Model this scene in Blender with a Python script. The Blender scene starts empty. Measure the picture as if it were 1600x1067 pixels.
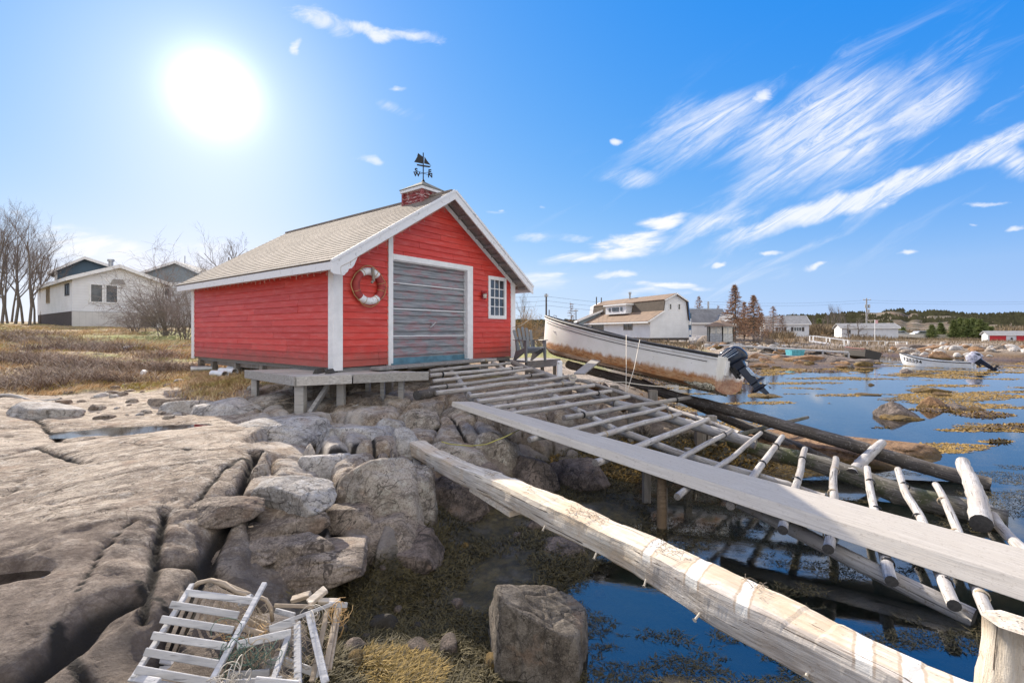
import bpy, bmesh, math, random
import numpy as np
from mathutils import Vector, Matrix, Euler
random.seed(7); RNG = np.random.default_rng(11)
S = bpy.context.scene; COL = S.collection
R = math.radians
# ------------------------------------------------------------ camera / world / sun
E = 2.4; F = 740.0; CU = 800.0; HV = 518.0        # eye height, focal length in px of the 1600 wide photo, horizon row
cam_d = bpy.data.cameras.new('camera'); cam = bpy.data.objects.new('camera', cam_d); COL.objects.link(cam)
cam.location = (0, 0, E); cam.rotation_euler = (R(90), 0, 0)
cam_d.sensor_width = 36; cam_d.lens = 36 * F / 1600; cam_d.shift_y = -15.5 / 1600
cam_d.clip_start = 0.05; cam_d.clip_end = 5000
S.camera = cam
SUN_EL = R(23.1); SUN_AZ = R(-32.1)                # azimuth from +Y towards +X
sdir = Vector((math.sin(SUN_AZ) * math.cos(SUN_EL), math.cos(SUN_AZ) * math.cos(SUN_EL), math.sin(SUN_EL)))
sun_d = bpy.data.lights.new('sun', 'SUN'); sun = bpy.data.objects.new('sun', sun_d); COL.objects.link(sun)
sun_d.energy = 5.0; sun_d.angle = R(0.5); sun_d.color = (1.0, 0.89, 0.74)
LAMP_EL = R(31.5); ldir = Vector((math.sin(SUN_AZ)*math.cos(LAMP_EL), math.cos(SUN_AZ)*math.cos(LAMP_EL), math.sin(LAMP_EL)))
sun.rotation_euler = ldir.to_track_quat('Z', 'Y').to_euler()
sun.location = (0, 0, 60)
S.view_settings.view_transform = 'Standard'; S.view_settings.look = 'None'
S.view_settings.gamma = 1; S.view_settings.exposure = 0.75
S.view_settings.use_curve_mapping = False

def build_world():
    w = bpy.data.worlds.new("World"); S.world = w; w.use_nodes = True
    nt = w.node_tree; N = nt.nodes; L = nt.links
    for n in list(N): N.remove(n)
    out = N.new('ShaderNodeOutputWorld'); bg = N.new('ShaderNodeBackground'); L.new(bg.outputs[0], out.inputs[0])
    sky = N.new('ShaderNodeTexSky'); sky.sky_type = 'NISHITA'; sky.sun_disc = False
    sky.sun_elevation = SUN_EL; sky.sun_rotation = SUN_AZ
    sky.air_density = 1.0; sky.dust_density = 0.15; sky.ozone_density = 2.2
    tc = N.new('ShaderNodeTexCoord')
    hz = N.new('ShaderNodeVectorMath'); hz.operation = 'MAXIMUM'; L.new(tc.outputs['Generated'], hz.inputs[0]); hz.inputs[1].default_value = (-1, -1, .11); L.new(hz.outputs[0], sky.inputs[0])
    sep = N.new('ShaderNodeSeparateXYZ'); L.new(tc.outputs['Generated'], sep.inputs[0])
    def M(op, a, b=None, c=None):
        n = N.new('ShaderNodeMath'); n.operation = op
        for i, v in enumerate((a, b, c)):
            if v is None: continue
            if isinstance(v, (int, float)): n.inputs[i].default_value = v
            else: L.new(v, n.inputs[i])
        return n.outputs[0]
    def SS(v, a, b, lo=0.0, hi=1.0):
        n = N.new('ShaderNodeMapRange'); n.interpolation_type = 'SMOOTHSTEP'
        L.new(v, n.inputs[0]); n.inputs[1].default_value = a; n.inputs[2].default_value = b
        n.inputs[3].default_value = lo; n.inputs[4].default_value = hi
        return n.outputs[0]
    X, Y, Z = sep.outputs
    yy = M('MAXIMUM', Y, 0.02)
    px = M('DIVIDE', X, yy); pz = M('DIVIDE', Z, yy)
    cmb = N.new('ShaderNodeCombineXYZ'); L.new(px, cmb.inputs[0]); L.new(pz, cmb.inputs[1])
    P = cmb.outputs[0]
    def noise(vec, scale, detail, rot=0, sc=(1, 1, 1), dist=0.0, rough=0.55):
        mp = N.new('ShaderNodeMapping'); mp.vector_type = 'TEXTURE'; L.new(vec, mp.inputs[0]); mp.inputs['Rotation'].default_value = (0, 0, -rot); mp.inputs['Scale'].default_value = tuple(1/q for q in sc)
        n = N.new('ShaderNodeTexNoise'); L.new(mp.outputs[0], n.inputs['Vector'])
        n.inputs['Scale'].default_value = scale; n.inputs['Detail'].default_value = detail; n.inputs['Distortion'].default_value = dist
        n.inputs['Roughness'].default_value = rough
        return n.outputs['Fac']
    nw = noise(P, 7.0, 5)                             # warp
    wv = N.new('ShaderNodeVectorMath'); wv.operation = 'MULTIPLY_ADD'
    nn = N.new('ShaderNodeTexNoise'); L.new(P, nn.inputs['Vector']); nn.inputs['Scale'].default_value = 6.0; nn.inputs['Detail'].default_value = 5
    sb = N.new('ShaderNodeVectorMath'); sb.operation = 'SUBTRACT'; L.new(nn.outputs['Color'], sb.inputs[0]); sb.inputs[1].default_value = (.5, .5, .5)
    L.new(sb.outputs[0], wv.inputs[0]); wv.inputs[1].default_value = (.16, .07, 0); L.new(P, wv.inputs[2])
    PW = wv.outputs[0]
    streak = noise(P, 3.0, 8, rot=R(-30), sc=(1.0, 5.5, 1), dist=.6, rough=.62)
    flat = noise(P, 5.5, 7, rot=R(-6), sc=(1.0, 4.5, 1), dist=.5, rough=.6)
    puff = noise(P, 11, 8, sc=(1, 1.8, 1), dist=.8, rough=.65)
    def blobs(lst, vec):
        acc = None
        for (u, v, ang, ln, wd, st) in lst:
            mp = N.new('ShaderNodeMapping'); mp.vector_type = 'TEXTURE'; L.new(vec, mp.inputs[0])
            mp.inputs['Location'].default_value = ((u - CU) / F, (HV - v) / F, 0)
            mp.inputs['Rotation'].default_value = (0, 0, R(ang)); mp.inputs['Scale'].default_value = (ln / F, wd / F, 1)
            ln_ = N.new('ShaderNodeVectorMath'); ln_.operation = 'LENGTH'; L.new(mp.outputs[0], ln_.inputs[0])
            g = SS(ln_.outputs['Value'], 0.0, 1.0, st, 0.0)
            acc = g if acc is None else M('MAXIMUM', acc, g)
        return acc
    A = blobs([(1350, 305, 20, 400, 32, 1.0), (1230, 345, 18, 200, 22, .9), (1560, 225, 27, 150, 34, .9), (1290, 200, 30, 330, 140, .74), (1120, 190, 22, 220, 110, .55),
               (1450, 170, 30, 200, 70, .5), (1090, 360, 24, 190, 28, .5), (985, 275, 4, 100, 30, .55), (1590, 250, 40, 60, 60, .6),
               (620, 165, -20, 60, 20, .4), (1340, 110, 25, 90, 14, .3)], PW)
    B = blobs([(985, 382, 13, 150, 34, 1.0), (1040, 345, 5, 110, 22, .9), (900, 405, 8, 110, 18, .95), (860, 372, 0, 120, 26, .6), (840, 440, 5, 110, 26, .8),
               (1040, 446, 2, 130, 12, .8), (1000, 460, 3, 150, 14, .75), (1130, 470, 3, 130, 12, .45), (150, 385, -14, 210, 48, 1.0), (60, 352, -10, 120, 22, .7),
               (330, 392, 0, 110, 34, .75), (780, 330, 0, 60, 9, .45)], PW)
    C = blobs([(960, 432, 3, 48, 11, 1.2), (1212, 398, 2, 56, 8, 1.2), (1126, 413, 8, 26, 6, 1.1), (1282, 418, 10, 36, 7, 1.1), (1536, 317, 5, 54, 8, 1.0),
               (1420, 394, 3, 34, 7, 1.1), (1588, 358, 10, 34, 8, 1.0), (1192, 146, 22, 44, 20, 1.2), (975, 215, 20, 17, 11, 1.2), (573, 251, -5, 42, 15, 1.25),
               (630, 134, 0, 26, 9, .9), (600, 46, -6, 150, 24, 1.3), (505, 32, -20, 90, 38, 1.3), (458, 75, 40, 28, 18, 1.25), (785, 326, 0, 16, 7, 1.0), (1150, 360, 15, 40, 10, .8),
               (845, 322, 0, 14, 5, .8), (1520, 346, 5, 18, 5, .7)], PW)
    a = SS(M('ADD', M('MULTIPLY', A, .95), streak), .66, 1.24)
    fine = noise(P, 7, 10, rot=R(-34), sc=(.8, 6.5, 1), dist=1.2, rough=.7); a = M('MULTIPLY', a, SS(fine, .34, .62, .25, 1.0))
    wisp = M('MULTIPLY', SS(streak, .50, .78), SS(blobs([(1250, 260, 25, 620, 260, 1.0)], P), .0, .6)); a = M('MAXIMUM', a, M('MULTIPLY', wisp, .55))
    b = SS(M('ADD', M('MULTIPLY', B, .66), flat), .70, 1.10)
    c = SS(M('ADD', M('MULTIPLY', C, .58), M('MULTIPLY', puff, 1.25)), .86, 1.42)
    cloud = M('MINIMUM', M('MAXIMUM', M('MAXIMUM', M('MULTIPLY', a, .88), M('MULTIPLY', b, M('MAXIMUM', SS(flat, .35, .6), .45))), M('MULTIPLY', c, .85)), 1.0)
    front = SS(Y, 0.05, 0.3)
    cloud = M('MULTIPLY', cloud, front)
    # unseen rest of the sky: bright broken cloud added behind the viewer as fill
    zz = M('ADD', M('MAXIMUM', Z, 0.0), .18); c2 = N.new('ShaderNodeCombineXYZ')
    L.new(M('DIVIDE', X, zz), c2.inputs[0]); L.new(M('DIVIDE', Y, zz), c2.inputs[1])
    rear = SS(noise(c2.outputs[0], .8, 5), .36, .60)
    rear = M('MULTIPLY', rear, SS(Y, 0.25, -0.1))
    # sky colour: the clear sky, its range drawn in and a little more saturated, as the photograph
    sp2 = N.new('ShaderNodeSeparateXYZ'); L.new(sky.outputs[0], sp2.inputs[0]); r_, g_, b_ = [M('MAXIMUM', M('MULTIPLY', o, .1), .0001) for o in sp2.outputs]
    sc = N.new('ShaderNodeCombineXYZ'); L.new(M('MAXIMUM', M('SUBTRACT', M('MULTIPLY', r_, .56), .045), .01), sc.inputs[0])
    L.new(M('MULTIPLY', M('POWER', g_, .62), .48), sc.inputs[1]); L.new(M('MULTIPLY', M('POWER', b_, .12), .60), sc.inputs[2])
    hzv = M('MULTIPLY', M('EXPONENT', M('MULTIPLY', M('MAXIMUM', Z, 0.0), -9.0)), 1.0)
    hzc = N.new('ShaderNodeVectorMath'); hzc.operation = 'SCALE'; hzc.inputs[0].default_value = (.175, .10, .015); L.new(M('ADD', hzv, SS(Z, .58, .95, 0, .42)), hzc.inputs['Scale'])
    sc0 = sc; sc = N.new('ShaderNodeVectorMath'); sc.operation = 'ADD'; L.new(sc0.outputs[0], sc.inputs[0]); L.new(hzc.outputs[0], sc.inputs[1])
    # aureole round the sun
    dt = N.new('ShaderNodeVectorMath'); dt.operation = 'DOT_PRODUCT'; L.new(tc.outputs['Generated'], dt.inputs[0]); dt.inputs[1].default_value = sdir
    om = M('SUBTRACT', 1.0, dt.outputs['Value'])
    def ex(k, amp): return M('MULTIPLY', M('EXPONENT', M('MULTIPLY', om, -k)), amp)
    glow = M('ADD', M('ADD', ex(700, .75), ex(60, .13)), ex(9, .05))
    gc = N.new('ShaderNodeVectorMath'); gc.operation = 'SCALE'; gc.inputs[0].default_value = (1.0, .99, .96); L.new(glow, gc.inputs['Scale'])
    ad = N.new('ShaderNodeVectorMath'); ad.operation = 'ADD'; L.new(sc.outputs[0], ad.inputs[0]); L.new(gc.outputs[0], ad.inputs[1])
    def mix(fac, c1, col):
        m = N.new('ShaderNodeMix'); m.data_type = 'RGBA'; L.new(fac, m.inputs[0]); L.new(c1, m.inputs[6]); m.inputs[7].default_value = (*col, 1); return m.outputs[2]
    col = mix(cloud, ad.outputs[0], (.60, .61, .64))
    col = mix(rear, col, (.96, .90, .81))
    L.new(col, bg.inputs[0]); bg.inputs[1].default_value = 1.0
    w.cycles.sampling_method = 'MANUAL'; w.cycles.sample_map_resolution = 1024
build_world()

# ------------------------------------------------------------ projection helpers (real distances)
def at(u, v, y): return Vector(((u - CU) / F * y, y, E - (v - HV) / F * y))
def on(u, v, z): return at(u, v, (E - z) * F / (v - HV))

# ------------------------------------------------------------ object helpers
def tag(o, label=None, cat=None, group=None, kind=None):
    if label: o['label'] = label
    if cat: o['category'] = cat
    if group: o['group'] = group
    if kind: o['kind'] = kind
    return o
def mesh(name, vs, fs, mat=None, parent=None, smooth=False, mw=None):
    me = bpy.data.meshes.new(name)
    if isinstance(vs, np.ndarray): vs = vs.tolist()
    if isinstance(fs, np.ndarray): fs = fs.tolist()
    me.from_pydata([tuple(v) for v in vs], [], [tuple(f) for f in fs]); me.update()
    if mat: me.materials.append(mat)
    if smooth:
        me.polygons.foreach_set('use_smooth', [True] * len(me.polygons))
    o = bpy.data.objects.new(name, me); COL.objects.link(o)
    if mw is not None: o.matrix_world = mw
    if parent: o.parent = parent
    return o
def empty(name, loc=(0, 0, 0), rz=0, mw=None):
    o = bpy.data.objects.new(name, None); COL.objects.link(o); o.empty_display_size = .1
    if mw is not None: o.matrix_world = mw
    else: o.location = loc; o.rotation_euler = (0, 0, rz)
    return o
def adopt(o, par):
    # parent o (placed in world space) to par without moving it
    pm = par.matrix_basis if par.parent is None else par.parent.matrix_basis @ par.matrix_basis
    o.parent = par; o.matrix_parent_inverse = pm.inverted(); return o
def bevel(o, w, seg=1):
    m = o.modifiers.new('bevel', 'BEVEL'); m.width = w; m.segments = seg; m.limit_method = 'ANGLE'; m.angle_limit = R(35); return o
class MB:
    def __init__(s): s.v = []; s.f = []
    def add(s, vs, fs):
        b = len(s.v); s.v += [tuple(v) for v in vs]; s.f += [tuple(b + i for i in f) for f in fs]; return s
    def box(s, a, b):
        x0, y0, z0 = a; x1, y1, z1 = b
        return s.add([(x0,y0,z0),(x1,y0,z0),(x1,y1,z0),(x0,y1,z0),(x0,y0,z1),(x1,y0,z1),(x1,y1,z1),(x0,y1,z1)],
                     [(0,3,2,1),(4,5,6,7),(0,1,5,4),(1,2,6,5),(2,3,7,6),(3,0,4,7)])
    def board(s, p0, p1, w, t, up=(0, 0, 1)):
        p0 = Vector(p0); p1 = Vector(p1); d = (p1 - p0).normalized(); up = Vector(up)
        sd = d.cross(up).normalized(); n = sd.cross(d).normalized()
        c = []
        for p in (p0, p1):
            for a, b in ((-1,-1),(1,-1),(1,1),(-1,1)): c.append(p + sd * (a*w/2) + n * (b*t/2))
        return s.add(c, [(0,1,2,3),(7,6,5,4),(0,4,5,1),(1,5,6,2),(2,6,7,3),(3,7,4,0)])
    def tube(s, pts, r, n=6, caps=True):
        pts = [Vector(p) for p in pts]; rs = r if isinstance(r, (list, tuple)) else [r]*len(pts)
        b = len(s.v); up = None
        for i, p in enumerate(pts):
            d = (pts[min(i+1, len(pts)-1)] - pts[max(i-1, 0)]).normalized()
            if up is None: up = Vector((0,0,1)) if abs(d.z) < .9 else Vector((1,0,0))
            a = d.cross(up).normalized(); c = a.cross(d).normalized(); up = c
            for k in range(n):
                t = 2*math.pi*k/n; s.v.append(tuple(p + (a*math.cos(t) + c*math.sin(t))*rs[i]))
        for i in range(len(pts)-1):
            for k in range(n):
                s.f.append((b+i*n+k, b+i*n+(k+1)%n, b+(i+1)*n+(k+1)%n, b+(i+1)*n+k))
        if caps:
            s.f.append(tuple(b+k for k in range(n))[::-1]); s.f.append(tuple(b+(len(pts)-1)*n+k for k in range(n)))
        return s
    def prism(s, poly, y0, y1):
        # poly of (x,z) extruded along y
        n = len(poly); vs = [(x,y0,z) for x,z in poly] + [(x,y1,z) for x,z in poly]
        return s.add(vs, [tuple(range(n)), tuple(range(2*n-1, n-1, -1))] + [(i,(i+n),(i+1)%n+n,(i+1)%n) for i in range(n)])
    def build(s, name, mat, parent=None, smooth=False, mw=None): return mesh(name, s.v, s.f, mat, parent, smooth, mw)
def boxo(name, a, b, mat, parent=None, bv=0):
    o = MB().box(a, b).build(name, mat, parent)
    if bv: bevel(o, bv)
    return o

# ------------------------------------------------------------ numpy noise
def _h(ix, iy, iz, seed):
    n = (ix * 374761393 + iy * 668265263 + iz * 2147483647 + seed * 974634777) & 0xffffffff
    n = ((n ^ (n >> 13)) * 1274126177) & 0xffffffff
    n = ((n ^ (n >> 16)) * 2246822519) & 0xffffffff
    return ((n ^ (n >> 15)) & 0xffffff) / float(0xffffff)
def vn(x, y, z=None, seed=0):
    x = np.asarray(x, float); y = np.asarray(y, float)
    z = np.zeros_like(x) if z is None else np.asarray(z, float)
    ix = np.floor(x).astype(np.int64); iy = np.floor(y).astype(np.int64); iz = np.floor(z).astype(np.int64)
    fx = x-ix; fy = y-iy; fz = z-iz
    fx = fx*fx*(3-2*fx); fy = fy*fy*(3-2*fy); fz = fz*fz*(3-2*fz)
    def g(a, b, c): return _h(ix+a, iy+b, iz+c, seed)
    l = lambda a, b, t: a+(b-a)*t
    return l(l(l(g(0,0,0), g(1,0,0), fx), l(g(0,1,0), g(1,1,0), fx), fy),
             l(l(g(0,0,1), g(1,0,1), fx), l(g(0,1,1), g(1,1,1), fx), fy), fz)*2-1
def fbm(x, y, z=None, o=4, seed=0):
    s = 0; a = 1; t = 0
    for i in range(o):
        k = 2.03**i
        s = s + a*vn(x*k+i*7.3, y*k-i*3.1, None if z is None else z*k, seed+i); t += a; a *= .5
    return s/t
def worley(x, y, seed=0):
    ix = np.floor(x).astype(np.int64); iy = np.floor(y).astype(np.int64)
    f1 = np.full(x.shape, 9.); f2 = np.full(x.shape, 9.); idv = np.zeros(x.shape)
    for a in (-1,0,1):
        for b in (-1,0,1):
            cx = ix+a; cy = iy+b
            px = cx + .1+.8*_h(cx, cy, cx*0+3, seed); py = cy + .1+.8*_h(cx, cy, cx*0+9, seed)
            d = np.hypot(px-x, py-y); h = _h(cx, cy, cx*0+5, seed)
            c = d < f1
            f2 = np.where(c, f1, np.minimum(f2, d)); idv = np.where(c, h, idv); f1 = np.where(c, d, f1)
    return f1, f2, idv
def sstep(a, b, x):
    t = np.clip((x-a)/(b-a), 0, 1); return t*t*(3-2*t)

# ------------------------------------------------------------ materials
class MT:
    def __init__(s, name, rough=.8):
        s.m = bpy.data.materials.new(name); s.m.use_nodes = True; s.nt = s.m.node_tree; s.N = s.nt.nodes; s.L = s.nt.links
        s.b = s.N['Principled BSDF']; s.b.inputs['Roughness'].default_value = rough
        s.tc = s.N.new('ShaderNodeTexCoord'); s.bm = None
    def vec(s, space='Object', sc=(1,1,1), rot=(0,0,0)):
        mp = s.N.new('ShaderNodeMapping'); s.L.new(s.tc.outputs[space], mp.inputs[0]); mp.inputs['Scale'].default_value = sc; mp.inputs['Rotation'].default_value = rot; return mp.outputs[0]
    def pos(s, sc=(1,1,1), rot=(0,0,0)):
        g = s.N.new('ShaderNodeNewGeometry'); mp = s.N.new('ShaderNodeMapping'); mp.vector_type = 'TEXTURE'; s.L.new(g.outputs['Position'], mp.inputs[0]); mp.inputs['Scale'].default_value = tuple(1/q for q in sc); mp.inputs['Rotation'].default_value = tuple(-q for q in rot); return mp.outputs[0]
    def noise(s, vec, scale=5, detail=4, rough=.55, dist=0):
        n = s.N.new('ShaderNodeTexNoise'); s.L.new(vec, n.inputs['Vector']); n.inputs['Scale'].default_value = scale
        n.inputs['Detail'].default_value = detail; n.inputs['Roughness'].default_value = rough; n.inputs['Distortion'].default_value = dist; return n.outputs['Fac']
    def vor(s, vec, scale=5, feature='DISTANCE_TO_EDGE'):
        n = s.N.new('ShaderNodeTexVoronoi'); n.feature = feature; s.L.new(vec, n.inputs['Vector']); n.inputs['Scale'].default_value = scale; return n.outputs[0]
    def ss(s, v, a, b, lo=0., hi=1.):
        n = s.N.new('ShaderNodeMapRange'); n.interpolation_type = 'SMOOTHSTEP'; s.L.new(v, n.inputs[0])
        for i, x in enumerate((a, b, lo, hi)): n.inputs[i+1].default_value = x
        return n.outputs[0]
    def math(s, op, a, b=0.0):
        n = s.N.new('ShaderNodeMath'); n.operation = op
        for i, v in enumerate((a, b)):
            if isinstance(v, (int, float)): n.inputs[i].default_value = v
            else: s.L.new(v, n.inputs[i])
        return n.outputs[0]
    def mix(s, f, a, b, mode='MIX'):
        n = s.N.new('ShaderNodeMix'); n.data_type = 'RGBA'; n.blend_type = mode
        for i, v in ((0, f), (6, a), (7, b)):
            if isinstance(v, (int, float)): n.inputs[i].default_value = v
            elif isinstance(v, tuple): n.inputs[i].default_value = (*v, 1)
            else: s.L.new(v, n.inputs[i])
        return n.outputs[2]
    def attr(s, name):
        n = s.N.new('ShaderNodeAttribute'); n.attribute_name = name; return n
    def sep(s, v):
        n = s.N.new('ShaderNodeSeparateXYZ'); s.L.new(v, n.inputs[0]); return n.outputs
    def rnd(s):
        return s.N.new('ShaderNodeObjectInfo').outputs['Random']
    def bump(s, h, strength=.4, dist=.02):
        n = s.N.new('ShaderNodeBump'); n.inputs['Strength'].default_value = strength; n.inputs['Distance'].default_value = dist
        s.L.new(h, n.inputs['Height'])
        if s.bm is not None: s.L.new(s.bm, n.inputs['Normal'])
        s.bm = n.outputs[0]; s.L.new(s.bm, s.b.inputs['Normal'])
    def col(s, c):
        if isinstance(c, tuple): s.b.inputs['Base Color'].default_value = (*c, 1)
        else: s.L.new(c, s.b.inputs['Base Color'])
        return s
    def out(s): return s.m
def plain(name, c, rough=.7, metal=0, var=.25, sc=6):
    t = MT(name, rough); n = t.noise(t.vec(), sc, 4)
    t.col(t.mix(t.ss(n, .3, .7), tuple(x*(1-var) for x in c), tuple(min(1, x*(1+var*.5)) for x in c)))
    t.b.inputs['Metallic'].default_value = metal; t.bump(t.noise(t.vec(), 60, 3), .15, .004); return t.out()
def wood(name, c0, c1, c2, axis=0, rough=.85, crack=.5, lichen=None, bs=.5):
    t = MT(name, rough); lo = 2.2; hi = 34
    sc = [hi]*3; sc[axis] = lo
    g = t.noise(t.vec(sc=tuple(sc)), 1.0, 6, .65); big = t.noise(t.vec(), 3.2, 4)
    c = t.mix(t.ss(g, .3, .7), c0, c1); c = t.mix(t.ss(big, .42, .66), c, c2)
    sc2 = [70]*3; sc2[axis] = 1.6
    cr = t.ss(t.noise(t.vec(sc=tuple(sc2)), 1.0, 3, .5), .62, .68)
    c = t.mix(t.math('MULTIPLY', cr, crack), c, tuple(x*.22 for x in c0))
    if lichen:
        l = t.ss(t.noise(t.vec(), 26, 5, .7), .58, .64); c = t.mix(l, c, lichen)
    rv = t.ss(t.rnd(), 0, 1, .8, 1.12); c2_ = t.N.new('ShaderNodeCombineXYZ')
    for i in range(3): t.L.new(rv, c2_.inputs[i])
    c = t.mix(1.0, c, c2_.outputs[0], 'MULTIPLY')
    t.col(c); t.bump(g, bs, .012); t.bump(cr, -.6, .01); return t.out()
M_ = {}
M_['weathered'] = wood('weathered_grey_wood', (.20,.19,.185), (.40,.39,.385), (.30,.285,.27))
M_['weathered_y'] = wood('weathered_board_wood', (.19,.18,.175), (.38,.37,.365), (.28,.265,.25), axis=1)
M_['deckwood'] = wood('silvered_deck_wood', (.30,.285,.265), (.52,.50,.47), (.42,.39,.355))
M_['pole'] = wood('bleached_pole_wood', (.27,.25,.235), (.54,.52,.495), (.38,.345,.315), crack=.85, lichen=(.24,.21,.18))
M_['darklog'] = wood('dark_wet_log', (.045,.038,.032), (.16,.14,.125), (.085,.07,.055), crack=.8, lichen=(.26,.24,.21))
M_['mosslog'] = wood('mossy_log', (.06,.055,.042), (.24,.22,.19), (.07,.08,.035), crack=.8, lichen=(.3,.28,.25))
M_['hewn'] = wood('hewn_pale_timber', (.42,.35,.27), (.70,.63,.53), (.56,.45,.33), crack=.85, bs=.9)
M_['beam'] = wood('pale_grey_beam', (.50,.455,.395), (.64,.59,.52), (.57,.52,.45), crack=.3, bs=.6, lichen=(.45,.40,.34))
M_['lath'] = wood('lobster_trap_lath', (.36,.36,.37), (.62,.61,.60), (.50,.49,.48), crack=.6)
M_['lathtan'] = wood('tan_trap_lath', (.30,.24,.18), (.50,.41,.31), (.38,.31,.23), crack=.5)
M_['post'] = wood('upright_post_wood', (.16,.14,.12), (.36,.33,.29), (.25,.21,.17), axis=2)
M_['tanpost'] = wood('tan_stained_post', (.16,.10,.055), (.36,.26,.16), (.24,.16,.09), axis=2)
def paint_white():
    t = MT('peeling_white_paint', .6)
    n = t.noise(t.vec(), 7, 7, .7); f = t.ss(n, .57, .62); c = t.mix(t.ss(t.noise(t.vec(), 2.5, 4), .3, .7), (.74,.74,.75), (.82,.82,.82))
    c = t.mix(f, c, (.42,.40,.38)); t.col(c); t.bump(f, -.4, .003); t.bump(t.noise(t.vec(), 40, 3), .15, .004); return t.out()
M_['white'] = paint_white()
def rakepaint():
    t = MT('worn_white_rake_paint', .65)
    n = t.noise(t.vec(), 9, 8, .75); f = t.ss(n, .56, .64, 0, .7); c = t.mix(f, (.74,.75,.77), (.40,.39,.38)); t.col(c); t.bump(f, -.4, .004); return t.out()
M_['rake'] = rakepaint()
M_['cleanwhite'] = plain('white_trim', (.80,.80,.80), .5, var=.08)
def redsiding():
    t = MT('red_clapboard_paint', .55)
    a = t.ss(t.attr('board').outputs['Fac'], -.6, 1.6)
    c = t.mix(a, (.46,.028,.018), (.66,.052,.032))
    n = t.noise(t.vec(sc=(1,1,6)), 2.2, 6, .65); c = t.mix(t.ss(n, .42, .72, 0, .6), c, (.66,.14,.12))
    f = t.ss(t.noise(t.vec(sc=(.7,.7,8)), 9, 6, .7), .64, .72); c = t.mix(t.math('MULTIPLY', f, .45), c, (.62,.30,.27))
    d = t.ss(t.noise(t.vec(sc=(3,3,.5)), 3, 5, .7), .6, .8); c = t.mix(t.math('MULTIPLY', d, .35), c, (.22,.02,.02))
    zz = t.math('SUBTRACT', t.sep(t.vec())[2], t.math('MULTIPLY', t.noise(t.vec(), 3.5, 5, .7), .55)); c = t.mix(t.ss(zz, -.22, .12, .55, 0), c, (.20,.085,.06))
    nz = t.ss(t.noise(t.vec(sc=(1,1,1)), 38, 2, .4), .735, .76, 0, .7); c = t.mix(nz, c, (.18,.04,.03))
    t.col(c); t.bump(t.noise(t.vec(sc=(2,2,30)), 2, 4), .3, .006); t.bump(f, -.3, .002); return t.out()
M_['red'] = redsiding()
def doormat():
    t = MT('worn_blue_door_boards', .75)
    n = t.noise(t.vec(sc=(1,1,3.2)), 2.1, 5, .6); n2 = t.noise(t.vec(sc=(.8,1,13)), 2.4, 6, .7)
    c = t.mix(t.ss(n2, .35, .65), (.155,.17,.19), (.31,.325,.34)); c = t.mix(t.ss(n, .46, .58), c, t.mix(t.ss(n2, .35, .62), (.25,.13,.14), (.32,.27,.29)))
    c = t.mix(t.ss(t.noise(t.vec(sc=(1,1,9)), 8, 7, .75), .60, .66), c, (.17,.14,.13))
    t.col(c); t.bump(n2, .3, .005); return t.out()
M_['door'] = doormat()
def shingle():
    t = MT('brown_grey_asphalt_shingles', .9)
    br = t.N.new('ShaderNodeTexBrick'); t.L.new(t.vec(), br.inputs['Vector'])
    br.inputs['Scale'].default_value = 1; br.inputs['Brick Width'].default_value = .30; br.inputs['Row Height'].default_value = .14; br.inputs['Mortar Size'].default_value = .006
    br.inputs['Color1'].default_value = (.165,.135,.11,1); br.inputs['Color2'].default_value = (.30,.255,.215,1); br.inputs['Mortar'].default_value = (.06,.05,.045,1); br.inputs['Bias'].default_value = 0
    n = t.noise(t.vec(), 160, 3); c = t.mix(t.ss(n, .3, .7), br.outputs[0], t.mix(.5, br.outputs[0], (.30,.26,.22)))
    c = t.mix(t.ss(t.noise(t.vec(), 1.4, 5), .4, .7, 0, .55), c, (.17,.145,.125)); t.col(c)
    t.bump(br.outputs['Fac'], -.7, .01); t.bump(n, .4, .004); return t.out()
M_['shingle'] = shingle()
def siding(name, c, pitch=.12, vertical=False):
    t = MT(name, .6); s = t.sep(t.vec()); z = s[0] if vertical else s[2]
    fr = t.math('FRACT', t.math('DIVIDE', z, pitch)); n = t.noise(t.vec(), 1.2, 4)
    cc = t.mix(t.ss(n, .3, .7), tuple(x*.90 for x in c), c); cc = t.mix(t.ss(fr, .0, .1, .35, 0), cc, tuple(x*.45 for x in c)); t.col(cc); t.bump(fr, .6, .02); return t.out()
M_['whitesiding'] = siding('white_vinyl_siding', (.78,.79,.81), .2)
M_['skirt'] = siding('vertical_skirting_boards', (.62,.60,.57), .35, True)
M_['bluesiding'] = siding('slate_blue_siding', (.07,.125,.18), .3, True)
M_['greysiding'] = siding('grey_blue_siding', (.26,.32,.36), .3, True)
M_['royal'] = plain('royal_blue_paint', (.03,.13,.32), .5)
def roofm(name, c):
    t = MT(name, .9); n = t.noise(t.vec(), 1.5, 6, .7); c_ = t.mix(t.ss(n, .3, .7), tuple(x*.7 for x in c), tuple(x*1.2 for x in c)); c_ = t.mix(t.ss(t.noise(t.vec(), 14, 4), .4, .7), c_, tuple(x*.75 for x in c)); t.col(c_); return t.out()
M_['brownroof'] = roofm('brown_roof', (.24,.165,.115)); M_['darkroof'] = roofm('dark_brown_roof', (.10,.078,.06)); M_['greyroof'] = roofm('grey_roof', (.24,.24,.245))
M_['darkfound'] = plain('dark_foundation', (.085,.07,.065), .9)
def glassm():
    t = MT('window_glass', .06); n = t.noise(t.vec(), 1.7, 3); t.col(t.mix(t.ss(n, .35, .65), (.02,.025,.03), (.07,.08,.09))); t.b.inputs['Specular IOR Level'].default_value = .9; return t.out()
M_['glass'] = glassm()
M_['black'] = plain('black_iron', (.018,.018,.02), .5, .3)
M_['rubber'] = plain('black_rubber', (.03,.03,.033), .6)
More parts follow.
